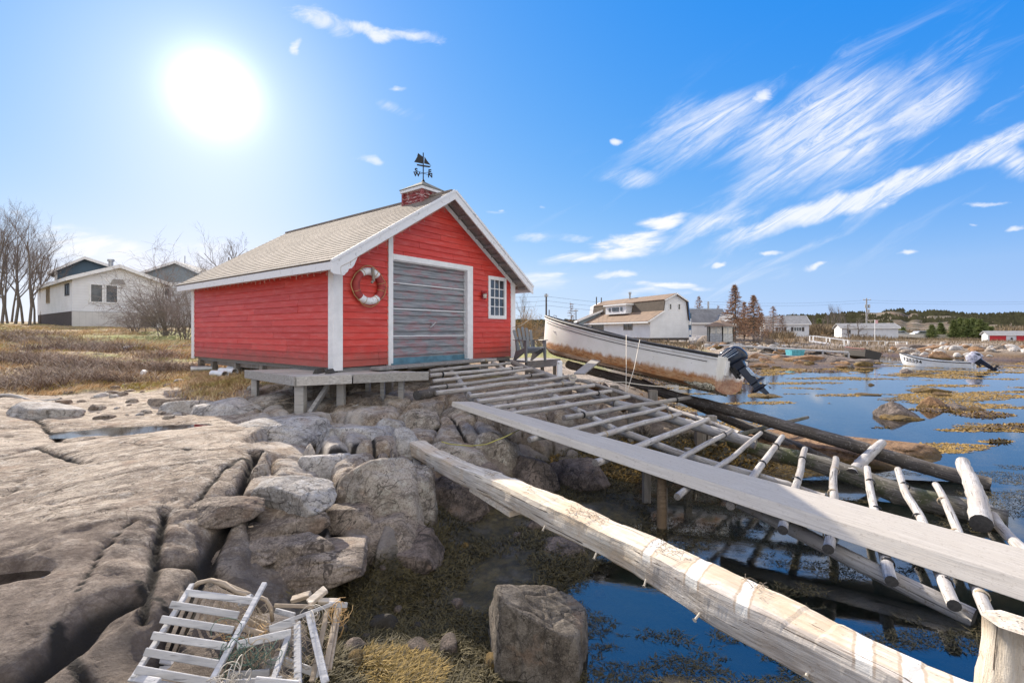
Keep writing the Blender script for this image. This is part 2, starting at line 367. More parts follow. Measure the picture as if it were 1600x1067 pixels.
M_['chair'] = plain('grey_plastic', (.20,.215,.23), .55, var=.12)
M_['galv'] = plain('galvanised_metal', (.45,.46,.47), .45, .7)
M_['rope'] = plain('pale_rope', (.55,.50,.42), .9); M_['yrope'] = plain('yellow_rope', (.42,.38,.10), .9); M_['orope'] = plain('orange_twine', (.50,.32,.14), .9)
M_['net'] = plain('old_net_twine', (.42,.34,.24), .9); M_['gnet'] = plain('green_twine', (.10,.16,.12), .9)
M_['teal'] = plain('teal_plastic', (.10,.42,.50), .5)
def hullm():
    t = MT('weathered_white_hull', .38)
    s = t.sep(t.vec()); n = t.noise(t.vec(sc=(1,1,1)), 2.6, 6, .65)
    c = t.mix(t.ss(n, .35, .7), (.88,.86,.82), (.80,.78,.72))
    gr = t.math('ADD', s[2], t.math('MULTIPLY', t.noise(t.vec(sc=(2.5,1,1)), 2.5, 6, .7), .34))
    bot = t.ss(gr, .44, .56, 1, 0)
    rust = t.noise(t.vec(sc=(2.2,2.2,7)), 2.2, 7, .75)
    rc = t.mix(t.ss(rust, .35, .65), (.58,.36,.19), (.36,.13,.035)); rc = t.mix(t.ss(t.noise(t.vec(sc=(3,3,14)), 3, 6, .7), .58, .64), rc, (.07,.045,.03))
    c = t.mix(bot, c, rc)
    sc = t.ss(t.noise(t.vec(sc=(1,1,2)), 13, 6, .75), .66, .69); c = t.mix(sc, c, (.25,.22,.2))
    drip = t.ss(t.noise(t.vec(sc=(7,7,.6)), 2.5, 4), .62, .8, 0, .22); c = t.mix(drip, c, (.55,.47,.38))
    t.col(c); t.bump(sc, -.3, .003); t.b.inputs['Coat Weight'].default_value = .15; return t.out()
M_['hull'] = hullm()
def barn():
    t = MT('barnacle_crust', .95); n = t.noise(t.vec(), 22, 5, .7); t.col(t.mix(t.ss(n, .42, .58), (.06,.055,.035), (.46,.42,.32))); t.bump(n, .9, .02); return t.out()
M_['barn'] = barn()
M_['navy'] = plain('navy_gloss_cowling', (.010,.018,.036), .2, var=.3); M_['silverblue'] = plain('scratched_silver_paint', (.42,.50,.58), .4, var=.4, sc=18)
M_['bark'] = plain('grey_bark', (.17,.145,.125), .9, sc=12); M_['twig'] = plain('twig_bark', (.20,.165,.145), .9); M_['larch'] = plain('larch_twigs', (.33,.175,.09), .9, var=.4, sc=2); M_['fir'] = plain('fir_needles', (.13,.16,.035), .8, var=.55, sc=1.3)
M_['bush'] = plain('bush_twigs', (.25,.205,.185), .9); M_['orangebush'] = plain('golden_brush', (.38,.24,.11), .9)
def rockcol(t, sc=1.0, ca=(.31,.235,.17), cb=(.57,.475,.375), cd=(.17,.13,.10), cl=(.68,.61,.52)):
    p = t.pos(); gr = (0, 0, R(-37)); gp = t.pos(sc=(1.4,4.2,2.4), rot=gr)
    n = t.noise(p, 1.3*sc, 9, .72, .3); st = t.noise(gp, 1.6*sc, 9, .74, .5); n2 = t.noise(p, 9*sc, 8, .75); n3 = t.noise(p, 60*sc, 5, .7)
    c = t.mix(t.ss(n, .38, .60), ca, cb); c = t.mix(t.ss(st, .46, .60, 0, .8), c, cd); c = t.mix(t.ss(n2, .50, .66, 0, .75), c, cl); c = t.mix(t.ss(n2, .34, .46, .75, 0), c, cd)
    c = t.mix(t.ss(n3, .48, .66, 0, .65), c, tuple(x*.7 for x in cd)); c = t.mix(t.ss(n3, .36, .44, .5, 0), c, cl); c = t.mix(t.ss(t.noise(p, 2.3*sc, 5), .58, .70, 0, .45), c, (.36,.235,.155))
    ck = None
    for src, w in ((t.noise(t.pos(sc=(.9,2.6,1.6), rot=gr), .95*sc, 4, .5, .6), .0055), (t.noise(t.pos(sc=(2.2,1.2,1.2), rot=(0,0,R(25))), 1.5*sc, 4, .5, .5), .0045)):
        k = t.ss(t.math('ABSOLUTE', t.math('SUBTRACT', src, .5)), w*.4, w*1.6, 1, 0); ck = k if ck is None else t.math('MAXIMUM', ck, k)
    c = t.mix(t.math('MULTIPLY', ck, .8), c, tuple(x*.3 for x in ca))
    return c, n, st, n2, n3, ck
def rockbump(t, st, n2, n3, ck, sc=1.0):
    t.bump(st, .9, .07/sc); t.bump(n2, 1.0, .035/sc); t.bump(n3, .7, .010/sc); t.bump(ck, -.9, .03/sc)
def rockm(name, ca, cb, cc, wet=0.0, low=None, sc=1.0):
    t = MT(name, .9); c, n, st, n2, n3, ck = rockcol(t, sc, ca, cb, tuple(x*.55 for x in ca), tuple(min(.62, x*1.3) for x in cb))
    if low:
        z = t.math('ADD', t.sep(t.pos())[2], t.math('MULTIPLY', n2, .3)); c = t.mix(t.ss(z, low[0], low[1], 1, 0), c, low[2])
    t.col(c); rockbump(t, st, n2, n3, ck, sc); return t.out()
M_['boulder'] = rockm('shore_boulder', (.21,.165,.13), (.42,.35,.285), (.12,.10,.085), low=(.28,.52,(.06,.052,.042)))
M_['paleboulder'] = rockm('pale_boulder', (.42,.385,.35), (.64,.60,.56), (.22,.19,.165))
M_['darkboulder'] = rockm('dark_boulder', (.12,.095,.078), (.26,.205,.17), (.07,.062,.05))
M_['orangerock'] = rockm('orange_tide_rock', (.22,.115,.05), (.34,.20,.10), (.06,.05,.04), low=(.18,.34,(.10,.062,.018)))
# ------------------------------------------------------------ terrain
def ramp_plane():
    a = Vector((-1.4, 11.0, 1.655)); b = on(1548, 965, .15); c = on(1462, 757, .32)
    n = (b-a).cross(c-a).normalized(); return a, n
RA, RN = ramp_plane()
def onramp(u, v, dz=0.0):
    d = at(u, v, 1.0) - Vector((0, 0, E)); o = Vector((0, 0, E)); a = RA + Vector((0, 0, dz))
    return o + d * ((a-o).dot(RN) / d.dot(RN))
ctl_uv = [(-300,1100,.8),(0,1067,.75),(100,1000,.76),(200,1020,.62),(280,1060,.54),(380,1060,.48),(350,980,.58),(440,960,.52),(0,900,.90),(200,910,.86),(60,960,.82),(0,800,.99),(200,780,1.02),(300,760,1.02),
 (330,890,.70),(400,880,.58),(250,850,.86),(420,800,.80),(470,730,1.0),(300,700,1.11),(300,676,1.14),(400,690,1.09),(150,720,1.05),(0,720,1.03),(150,674,.99),(100,690,.99),(0,650,1.08),(80,630,1.10),
 (250,645,.99),(350,645,.99),(450,655,.96),(560,660,.95),(640,660,.9),(520,700,.98),(600,690,.92),(560,740,.85),(600,780,.66),(650,720,.8),(655,800,.46),(500,790,.76),(500,870,.50),(600,850,.40),
 (700,790,.2),(700,850,.14),(600,930,.12),(560,1000,.14),(500,1040,.30),(700,1000,.05),(720,1067,.07),(620,1060,.14),(800,780,.15),(800,850,.13),(860,900,.08),(900,860,.05),(950,770,.08),(880,745,.16),(1000,770,.0),
 (900,930,-.07),(950,980,-.14),(950,1050,-.2),(1100,1000,-.3),(1200,900,-.35),(1100,850,-.2),(1040,810,-.06),(1200,800,-.3),(1400,950,-.5),(1600,1067,-.6),(1600,850,-.5),
 (760,690,.74),(700,655,.92),(795,715,.5),(850,690,.55),(900,655,.62),(930,715,.25),(1000,690,.25),(1080,730,-.02),
 (1130,578,.2),(1180,562,.3),(1300,556,.3),(1230,590,-.3),(1400,600,-.6),(1500,562,-.6),(1390,562,-.3),(1590,562,-.6),(1500,547,.55),(1400,550,.3),(1600,548,.6),(1500,537,.9),(1400,534,1.0),(1600,534,1.0),
 (1300,533,1.1),(1050,540,1.0),(950,540,1.2),(870,540,1.3)]
ctl = [(*on(u, v, z)[:2], z) for u, v, z in ctl_uv]
ctl += [(-3,10,1.22),(-6,13,1.45),(-4.5,11.5,1.38),(-1,12,1.25),(0,14,1.2),(1.5,13,1.05),(-.5,9.5,1.08),(1,9.2,.85),(2,10,.75),(3,9,.4),(4,8.6,.1),(5,9.2,-.02),(6.2,8,-.25),(7,9,-.2),(5,11,.05),(3.5,12,.5),(4.5,13.5,.25),(2.5,15,.95),(2,20,1.2),(6.5,14,-.3),
 (8,12,-.4),(10,10,-.5),(15,15,-.8),(10,20,-.5),(20,25,-.9),(6,20,.1),(4,24,.9),(40,35,-1),(60,45,-1),(110,45,-1),(110,75,.45),(80,78,.4),(58,62,.45),(60,20,-1),(30,5,-1),(15,0,-.9),(60,80,1.25),(30,80,1.2),(5,60,1.2),(0,90,1.4),
 (-8,16.5,1.45),(-12,14,1.35),(-10,20,1.75),(-16,18,1.75),(-20,26,2.2),(-31,33,2.7),(-25,30,2.5),(-45,45,3.2),(-40,28,2.9),(-10,30,2.1),(0,35,1.6),(-14,10.5,1.2),(-20,14,1.7),(-9,10.5,1.12),(-7.5,8.9,1.08),(-6,10.3,1.22),(-8,6,1.05),(-6,3,.9),(-20,5,1.3),(-12,0,1.0),
 (-2,0,.95),(0,-2,.9),(0,.2,.7),(1.5,-1,.3),(3,.5,-.4),(-40,90,3.5),(-100,60,4),(-60,10,2.5)]
ctl = np.array(ctl, float)
def warp(x, y): return np.arcsinh(np.asarray(x)/5.0), np.arcsinh(np.asarray(y)/5.0)
def _k(r2): return .5*r2*np.log(r2+1e-12)
def tps_fit():
    wx, wy = warp(ctl[:,0], ctl[:,1]); n = len(wx)
    r2 = (wx[:,None]-wx)**2+(wy[:,None]-wy)**2; A = np.zeros((n+3, n+3)); A[:n,:n] = _k(r2)+np.eye(n)*6e-4
    Pm = np.stack([np.ones(n), wx, wy], 1); A[:n,n:] = Pm; A[n:,:n] = Pm.T
    return wx, wy, np.linalg.solve(A, np.concatenate([ctl[:,2], np.zeros(3)]))
_wx, _wy, _sol = tps_fit()
def base_h(x, y):
    sh = np.shape(x); X = np.ravel(x); Y = np.ravel(y); X, Y = warp(X, Y); out = np.zeros(X.shape)
    for i in range(0, len(X), 20000):
        a = X[i:i+20000]; b = Y[i:i+20000]; r2 = (a[:,None]-_wx)**2+(b[:,None]-_wy)**2
        out[i:i+20000] = _k(r2)@_sol[:-3]+_sol[-3]+_sol[-2]*a+_sol[-1]*b
    out = out.reshape(sh); far = sstep(95, 130, np.asarray(y)); out = out*(1-far)+1.5*far
    return np.clip(out, -1.2, 4.2)
cracks = [([(480,655),(486,671),(507,717),(534,772),(561,826),(600,880)], .05, .16, 1), ([(400,712),(397,720),(365,763),(310,817),(292,858),(256,905)], .045, .13, 1), ([(256,799),(237,854),(224,900)], .03, .07, .95),
 ([(205,909),(150,930),(137,940),(100,968),(46,1000),(-40,1030)], .07, .15, .85), ([(0,717),(55,703),(82,712),(137,731)], .03, .05, 1), ([(383,790),(402,817),(484,804),(516,776)], .05, .10, .8),
 ([(507,717),(575,694),(612,662)], .04, .07, .95), ([(330,817),(328,858)], .02, .04, .9), ([(0,776),(30,762)], .012, .02, 1), ([(114,881),(165,835),(215,804)], .012, .025, 1), ([(300,780),(345,740),(420,705)], .02, .04, 1),
 ([(0,640),(60,660),(105,690),(170,680),(260,665)], .03, .05, 1.0), ([(520,776),(560,760),(600,770),(650,800)], .03, .07, .7), ([(577,690),(590,730),(560,745),(545,770)], .025, .06, .85),
 ([(250,905),(300,890),(360,897),(420,905)], .05, .12, .65), ([(90,965),(120,1000),(180,1030),(230,1060)], .03, .05, .8), ([(210,905),(260,925),(300,960)], .015, .03, .8),
 ([(700,655),(740,690),(755,720)], .03, .06, .8), ([(620,675),(650,700),(640,760),(660,800)], .035, .09, .75), ([(190,690),(250,700),(340,705)], .01, .015, 1.1)]
def crack_d(x, y):
    d_all = np.zeros(x.shape); k_all = np.zeros(x.shape); wx = x + fbm(x*4, y*4, seed=5)*.035; wy = y + fbm(x*4+9, y*4, seed=6)*.035
    for pts, w, dep, z in cracks:
        P = [on(u, v, z) for u, v in pts]; d = np.full(x.shape, 9.)
        for a, b in zip(P[:-1], P[1:]):
            ab = np.array([b.x-a.x, b.y-a.y]); t = np.clip(((wx-a.x)*ab[0]+(wy-a.y)*ab[1])/(ab@ab+1e-9), 0, 1)
            d = np.minimum(d, np.hypot(wx-a.x-t*ab[0], wy-a.y-t*ab[1]))
        k = np.exp(-(d/w)**2); soft = np.exp(-(d/(w*4))**2)
        d_all = np.maximum(d_all, dep*(k*1.1+soft*.45)); k_all = np.maximum(k_all, k)
    return d_all, k_all
def masks(x, y, h):
    # how much of the spot is field, tidal rock, blocky rim
    u = CU+F*x/np.maximum(y, .5); n = fbm(x*.9, y*.9, seed=21)
    field = sstep(-.25, .25, (y-10.2-.10*(x+9)+n*1.6))*sstep(.2, -1.6, x+fbm(x*.5, y*.5, seed=2))
    field = np.maximum(field, sstep(16, 19, y)*sstep(.55, .9, h+n*.2))
    field = np.where((x > -9.5)&(y < 11.2)&(x > -4.0), 0, field)
    rim = sstep(365, 430, u)*sstep(1120, 1000, u)*sstep(2.0, 3.0, y)*sstep(11.5, 8.5, y)*sstep(.15, .35, h)
    return np.clip(field, 0, 1), rim
def terrain_h(x, y, full=False):
    x = np.asarray(x, float); y = np.asarray(y, float); h = base_h(x, y); fl, rim = masks(x, y, h)
    cd, ck = crack_d(x, y); near = sstep(16, 10, y); rocky = (1-fl)*sstep(.10, .45, h)
    # bedrock: sheeted, with a grain running up to the right
    gx = x*.80+y*.60; gy = -x*.60+y*.80
    h = h + rocky*(fbm(gx*.5, gy*1.3, seed=3, o=3)*.06+fbm(gx*2, gy*5, seed=13, o=3)*.008)
    tr = gy*1.5+fbm(x*.8, y*.8, seed=33, o=4)*1.6; fr = tr-np.floor(tr); h = h + rocky*near*(-.02+.032*fr*sstep(1.0, .93, fr))*(.35+.65*_h(np.floor(tr).astype(np.int64), np.floor(tr).astype(np.int64)*0, np.floor(tr).astype(np.int64)*0, 5))
    h = h + rocky*near*(fbm(x*7, y*7, seed=31, o=5)*(.009+.012*rim)) - rocky*near*.022*np.exp(-(fbm(gx*.5, gy*1.6, seed=35, o=4)/.014)**2) - rocky*near*(.010+.02*rim)*np.exp(-(fbm(gx*1.4, gy*.8, seed=36, o=4)/.016)**2)
    f1, f2, idv = worley(x*1.55+fbm(x*2, y*2, seed=40)*.25, y*1.25+fbm(x*2, y*2, seed=41)*.25, seed=4)
    e = f2-f1; h = h + rim*rocky*((idv-.5)*.26 - .13*np.exp(-(e/.045)**2) - .06*np.exp(-(e/.16)**2))
    h = h - cd*sstep(0.1, .4, h)
    # field and soft ground
    tus = fbm(x*1.1, y*1.1, seed=50, o=4); h = h + fl*(tus*.10 + np.abs(fbm(x*.35, y*.7, seed=51))*.28*sstep(11, 15, y)*sstep(40, 28, y) )
    # tidal mounds in the cove and bay
    low = sstep(.45, .2, h)*sstep(-.35, -.05, h); h = h + low*near*(fbm(x*1.6, y*1.6, seed=60, o=4)*.10+fbm(x*9, y*9, seed=61)*.015)
    h = h + sstep(.5, .1, h)*sstep(10, 14, y)*sstep(95, 70, y)*fbm(x*.35, y*.8, seed=62, o=5)*.30
    h = h + sstep(20, 30, y)*sstep(.0, .4, h)*(1-fl*.6)*fbm(x*.6, y*.6, seed=63, o=5)*.5*sstep(2.5, .5, h)*sstep(5, 10, x)
    # seaweed and rock bars that break the water
    for (u, v, rx, ry, z) in [(1540,648,2.6,.8,.10),(1600,668,2.6,.8,.10),(1480,640,1.4,.5,.08),(1560,690,1.2,.2,.05),(1470,598,2.6,.8,.0),(1450,640,1.2,.35,.05),(1290,540+40,3,1.2,.1),(1195,620,.7,.5,.08),(1380,668,.9,.25,.03),(1300,572,4.5,1.6,.25),(1220,572,4,1.5,.25),(1440,610,1.2,.7,.14),(1510,672,1.6,.3,.03),(1430,583,1.6,.8,.08),(1600,572,9,1.2,.1)]:
        p = on(u, v, 0); g = np.exp(-((x-p.x)/rx)**2-((y-p.y)/ry)**2); h = np.maximum(h, h*(1-g)+(z+fbm(x*3, y*3, seed=64)*.05)*g)
    # the two rain pools
    for (u, v, rx, ry, zz) in POOLS:
        p = on(u, v, zz); c, s = math.cos(.25), math.sin(.25); dx = (x-p.x)*c+(y-p.y)*s; dy = -(x-p.x)*s+(y-p.y)*c
        g = sstep(1.5, .6, np.hypot(dx/rx, dy/ry)+fbm(x*3, y*3, seed=70)*.3); h = h*(1-g)+(np.minimum(h, zz-.03)*g)
    if full: return h, fl, rim, ck, idv
    return h
POOLS = [(10,903,.20,.08,.865), (205,672,.9,.30,.965)]
def grid_axis(lo_f, hi_f, step, lo, hi, g=1.045):
    a = list(np.arange(lo_f, hi_f, step)); s = step
    while a[-1] < hi: s *= g; a.append(a[-1]+s)
    b = []; s = step; p = lo_f
    while p > lo: s *= g; p -= s; b.append(p)
    return np.array(b[::-1]+a)
def build_terrain():
    xs = grid_axis(-5.5, 3.2, .026, -700, 900, 1.035); ys = grid_axis(1.5, 7.8, .026, -25, 900, 1.022)
    X, Y = np.meshgrid(xs, ys); H, fl, rim, ck, idv = terrain_h(X, Y, True)
    nx, ny = len(xs), len(ys); V = np.stack([X.ravel(), Y.ravel(), H.ravel()], 1)
    i = np.arange(nx*ny).reshape(ny, nx); Fc = np.stack([i[:-1,:-1], i[:-1,1:], i[1:,1:], i[1:,:-1]], -1).reshape(-1, 4)
    me = bpy.data.meshes.new('ground'); me.vertices.add(len(V)); me.vertices.foreach_set('co', V.ravel())
    me.loops.add(Fc.size); me.loops.foreach_set('vertex_index', Fc.ravel()); me.polygons.add(len(Fc))
    me.polygons.foreach_set('loop_start', np.arange(0, Fc.size, 4)); me.polygons.foreach_set('loop_total', np.full(len(Fc), 4)); me.polygons.foreach_set('use_smooth', np.ones(len(Fc), bool)); me.update()
    at_ = me.color_attributes.new('zone', 'FLOAT_COLOR', 'POINT'); d = np.stack([fl.ravel(), rim.ravel(), ck.ravel(), idv.ravel()], 1).astype(np.float32); at_.data.foreach_set('color', d.ravel())
    t = MT('bedrock_and_field', .9); a = t.attr('zone'); s = t.sep(a.outputs['Vector']); p = t.pos(); z = t.sep(p)[2]
    c, n, st, n2, n3, ck = rockcol(t)
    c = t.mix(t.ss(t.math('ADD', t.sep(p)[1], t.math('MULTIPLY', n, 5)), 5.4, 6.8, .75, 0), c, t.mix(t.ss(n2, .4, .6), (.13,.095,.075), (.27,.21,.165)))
    c = t.mix(t.math('MULTIPLY', s[1], t.ss(n, .42, .6, 0, .55)), c, (.48,.46,.44))
    c = t.mix(t.ss(t.math('ADD', z, t.math('MULTIPLY', n2, .35)), .78, 1.02, .62, 0), c, (.13,.105,.085))     # stained band above the tide
    c = t.mix(t.ss(s[2], .15, .7), c, (.030,.025,.02))
    lowc = t.mix(t.ss(n2, .4, .62), (.05,.043,.022), (.13,.105,.045)); lowc = t.mix(t.ss(t.noise(p, 2.4, 5), .52, .66), lowc, (.12,.11,.09))
    c = t.mix(t.ss(t.math('ADD', z, t.math('MULTIPLY', n2, .3)), .36, .60, 1, 0), c, lowc)
    yy = t.sep(p)[1]; farw = t.mix(t.ss(n2, .4, .6), (.085,.05,.022), (.20,.125,.05)); c = t.mix(t.math('MULTIPLY', t.ss(yy, 9, 13), t.ss(z, .25, .75, 1, 0)), c, farw)
    deep = t.mix(t.ss(n, .4, .6), (.07,.12,.105), (.16,.18,.11)); deep = t.mix(t.ss(yy, 8, 12), deep, t.mix(t.ss(n2, .4, .6), (.17,.17,.15), (.27,.24,.19))); c = t.mix(t.ss(z, -.16, -.03, 1, 0), c, deep)
    yy = t.sep(p)[1]; g1 = t.noise(t.pos(), .5, 5, .6); g2 = t.noise(t.pos(sc=(1,1.6,1)), 9, 6, .75); gr = t.mix(t.ss(g2, .35, .65), (.17,.11,.055), (.50,.36,.19)); gr = t.mix(t.ss(g1, .50, .60), gr, t.mix(t.ss(g2, .3, .6), (.17,.15,.05), (.33,.32,.09)))
    gr = t.mix(t.ss(t.noise(t.pos(), 1.3, 5, .7), .56, .64), gr, (.09,.06,.045)); lw_ = t.math('MULTIPLY', t.ss(t.math('ADD', t.sep(p)[0], t.math('MULTIPLY', g1, 4)), -20, -17), t.ss(t.math('ADD', yy, t.math('MULTIPLY', g1, 3)), 18.5, 21)); gr = t.mix(t.math('MULTIPLY', lw_, t.ss(yy, 29, 33, .9, 0)), gr, t.mix(t.ss(g2, .35, .6), (.14,.15,.04), (.34,.34,.10))); fs_ = t.mix(t.ss(n2, .4, .6), (.11,.075,.045), (.30,.22,.14)); gr = t.mix(t.ss(yy, 38, 50), gr, fs_); c = t.mix(s[0], c, gr)
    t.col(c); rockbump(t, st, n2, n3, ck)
    r = t.ss(z, .0, .5, .35, .9); t.L.new(r, t.b.inputs['Roughness']); me.materials.append(t.out())
    o = bpy.data.objects.new('ground', me); COL.objects.link(o); tag(o, kind='structure'); return xs, ys, H
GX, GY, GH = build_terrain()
def gh(x, y):
    # ground height by bilinear lookup
    x = np.asarray(x, float); y = np.asarray(y, float)
    i = np.clip(np.searchsorted(GX, x)-1, 0, len(GX)-2); j = np.clip(np.searchsorted(GY, y)-1, 0, len(GY)-2)
    fx = np.clip((x-GX[i])/(GX[i+1]-GX[i]), 0, 1); fy = np.clip((y-GY[j])/(GY[j+1]-GY[j]), 0, 1)
    return (GH[j,i]*(1-fx)+GH[j,i+1]*fx)*(1-fy)+(GH[j+1,i]*(1-fx)+GH[j+1,i+1]*fx)*fy
def g1(x, y): return float(gh(x, y))
# ------------------------------------------------------------ hills
def build_hills():
    pu = [-4000,-800,0,300,800,900,1000,1100,1200,1260,1290,1340,1370,1385,1398,1408,1418,1424,1433,1442,1450,1480,1500,1540,1600,1800,2600,6000]
    pv = [500,503,505,505,505,504,501,501,498,495,496,491,492,489,488,489,494.5,491,490.5,494,492,491.5,494,493,491.5,492,495,500]
    us = np.concatenate([np.arange(-4000, 700, 60), np.arange(700, 1900, 4), np.arange(1900, 6000, 60)]); ys = np.linspace(140, 520, 46)
    U, Y = np.meshgrid(us, ys); X = (U-CU)/F*Y; pk = E+(HV-np.interp(U, pu, pv))*300/F
    k = sstep(140, 300, Y)*sstep(520, 340, Y)*.9+.1*sstep(140, 170, Y); H = 1.5+(pk-1.5)*k + fbm(X*.035, Y*.035, seed=80, o=6)*2.0*k - np.abs(fbm(X*.07, Y*.07, seed=81, o=5))*1.6*k+.5*k + fbm(X*.3, Y*.3, seed=82, o=3)*.35*k
    H[0] = -1; n = len(us); i = np.arange(U.size).reshape(U.shape); Fc = np.stack([i[:-1,:-1], i[:-1,1:], i[1:,1:], i[1:,:-1]], -1).reshape(-1, 4)
    t = MT('barren_hills', .95); p = t.pos(); n1 = t.noise(p, .045, 8, .7); n2 = t.noise(p, .25, 7, .7)
    c = t.mix(t.ss(n1, .4, .6), (.13,.075,.04), (.22,.17,.12)); c = t.mix(t.ss(n2, .50, .58), c, (.06,.065,.03)); c = t.mix(t.ss(n2, .34, .42, 1, 0), c, (.34,.30,.27)); c = t.mix(t.ss(t.noise(p, .16, 6, .75), .50, .58), c, (.06,.05,.03)); t.col(c); t.bump(n2, 1, 1.0)
    rg = np.random.default_rng(5); ii = rg.integers(0, U.size, 90000); uu, yv = U.ravel()[ii], Y.ravel()[ii]; k_ = (uu > 700)&(uu < 1800)&(yv > 165)&(yv < 330)&(fbm(X.ravel()[ii]*.03, yv*.03, seed=85, o=4) > -.05); ii = ii[k_]; n_ = len(ii); xx, yv, zz = X.ravel()[ii]+rg.normal(0, 1, n_), Y.ravel()[ii], H.ravel()[ii]-.3; hh = rg.uniform(.6, 2.3, n_); ww = hh*rg.uniform(.3, .8, n_)
    SV = np.stack([np.stack([xx-ww, yv, zz], 1), np.stack([xx+ww, yv, zz], 1), np.stack([xx+rg.normal(0, .2, n_), yv+.4, zz+hh], 1)], 1).reshape(-1, 3)
    tag(mesh('hill_scrub', SV, np.arange(n_*3).reshape(-1, 3), plain('hill_scrub_green', (.085,.08,.035), .95, var=.5, sc=.3)), 'low dark evergreen scrub dotted over the distant hills', 'scrub', kind='stuff')
    tag(mesh('hills', np.stack([X.ravel(), Y.ravel(), H.ravel()], 1), Fc, t.out(), smooth=True), kind='structure')
build_hills()
# ------------------------------------------------------------ water
def watermat(name, ripple, tint=(.62,.78,.80), sc=1.0, ior=2.4):
    t = MT(name); N, L = t.N, t.L; N.remove(t.b); t.b = None
    gl = N.new('ShaderNodeBsdfGlossy'); gl.inputs['Roughness'].default_value = .03; gl.inputs['Color'].default_value = (1,1,1,1)
    tr = N.new('ShaderNodeBsdfTransparent'); tr.inputs['Color'].default_value = (*tint, 1); fr = N.new('ShaderNodeFresnel'); fr.inputs['IOR'].default_value = ior
    mx = N.new('ShaderNodeMixShader'); L.new(fr.outputs[0], mx.inputs[0]); L.new(tr.outputs[0], mx.inputs[1]); L.new(gl.outputs[0], mx.inputs[2])
    p = t.pos(sc=(.55*sc,1.5*sc,1), rot=(0,0,R(12))); a = t.noise(p, 3.5, 6, .6, .4); bn = t.noise(t.pos(), .22, 3); m = t.ss(bn, .42, .62, .25, 1.0)
    b = N.new('ShaderNodeBump'); b.inputs['Distance'].default_value = .05; L.new(a, b.inputs['Height']); L.new(t.math('MULTIPLY', m, ripple), b.inputs['Strength'])
    for x in (gl, fr): L.new(b.outputs[0], x.inputs['Normal'])
    L.new(mx.outputs[0], N['Material Output'].inputs[0]); return t.out()
WM = watermat('bay_water', .06, (.82,.90,.86))
tag(mesh('water', [(-2.2,-25,0),(900,-25,0),(900,900,0),(-2.2,900,0)], [(0,1,2,3)], WM), kind='structure')
PM = watermat('rain_pool_water', .04, (.5,.45,.4), ior=1.9)
for i, (u, v, rx, ry, zz) in enumerate(POOLS):
    p = on(u, v, zz); n = 40; vs = [(p.x, p.y, zz)]
    for k in range(n):
        a = 2*math.pi*k/n; dx = rx*1.5*math.cos(a); dy = ry*1.5*math.sin(a); c, s = math.cos(.25), math.sin(.25); vs.append((p.x+dx*c-dy*s, p.y+dx*s+dy*c, zz))
    tag(mesh('pool_water', vs, [(0, k+1, (k+1) % n+1) for k in range(n)], PM), kind='structure')

# ------------------------------------------------------------ rocks
_ico = {}
def ico(n):
    if n not in _ico:
        bm = bmesh.new(); bmesh.ops.create_icosphere(bm, subdivisions=n, radius=1); bm.verts.ensure_lookup_table()
        _ico[n] = (np.array([v.co[:] for v in bm.verts]), [tuple(v.index for v in f.verts) for f in bm.faces]); bm.free()
    return _ico[n]
def rock_mesh(size, seed, sub=4, planes=13, rough=.05, extra=(), k=13.):
    V, Fc = ico(sub); rg = np.random.default_rng(seed); pn = rg.normal(size=(planes, 3)); pn[:,2] = np.abs(pn[:,2])*.8; pn /= np.linalg.norm(pn, axis=1)[:,None]; pd = rg.uniform(.66, 1.0, planes)
    pn = np.concatenate([pn, [[0,0,-1],[1,0,0],[-1,0,0],[0,1,0],[0,-1,0]]]); pd = np.concatenate([pd, [1,.9,.9,.9,.9]])
    if len(extra): e = np.array(extra, float); en = e[:,:3]/np.linalg.norm(e[:,:3], axis=1)[:,None]; pn = np.concatenate([en, pn[-5:]]); pd = np.concatenate([e[:,3], np.full(5, 1.15)])
    dot = V@pn.T; r = np.where(dot > .05, pd/np.maximum(dot, .05), 50); rr = -np.log(np.sum(np.exp(-k*np.minimum(r, 3)), 1))/k; rr = np.clip(rr, .2, 1.25)
    P = V*rr[:,None]; n = fbm(P[:,0]*2.2+seed, P[:,1]*2.2, P[:,2]*2.2, 4, seed)*rough*1.6+fbm(P[:,0]*9, P[:,1]*9+seed, P[:,2]*9, 3, seed+5)*rough*.5
    n = n-.055*np.exp(-(fbm(P[:,0]*1.1+seed, P[:,1]*1.1, P[:,2]*1.1, 3, seed+9)/.035)**2); P = P*(1+n)[:,None]*np.array(size)/2.; return P, Fc
def blk(seed):
    rg = np.random.default_rng(seed); e = np.array([(0,-1,.35,.74),(.1,0,1,.66),(-.9,-.2,.35,.84),(.9,-.3,.3,.84),(.3,.9,.3,.9),(-.55,-.7,.6,.86),(.6,-.4,.8,.80),(-.5,.5,.8,.86)]); e[:,:3] += rg.normal(0, .22, (8,3)); e[:,3] += rg.uniform(-.08, .08, 8); return e
def rock(name, loc, size, seed, mat, rz=0, sub=4, tilt=(0, 0), **k):
    P, Fc = rock_mesh(size, seed, sub, **k); o = mesh(name, P, Fc, mat, smooth=True); o.location = loc; o.rotation_euler = (tilt[0], tilt[1], rz); return o
def rk(name, u, v, z, wpx, hpx, seed, mat, dep=.8, rz=0, sub=4, sink=.35, label=None, group=None, cat='rock', **k):
    y = (E-z)*F/(v-HV); w = wpx*y/F; h = hpx*y/F-w*dep*.75*(v-hpx/2-HV)/F if v > HV+60 else hpx*y/F; h = max(h, .38*hpx*y/F); H = h*(1+sink)*1.12; d = w*dep
    o = rock(name, ((u-CU)/F*(y+d*.4), y+d*.4, z+h-H/2), (w*1.1, d, H), seed, mat, rz, sub, **k); tag(o, label, cat, group); return o
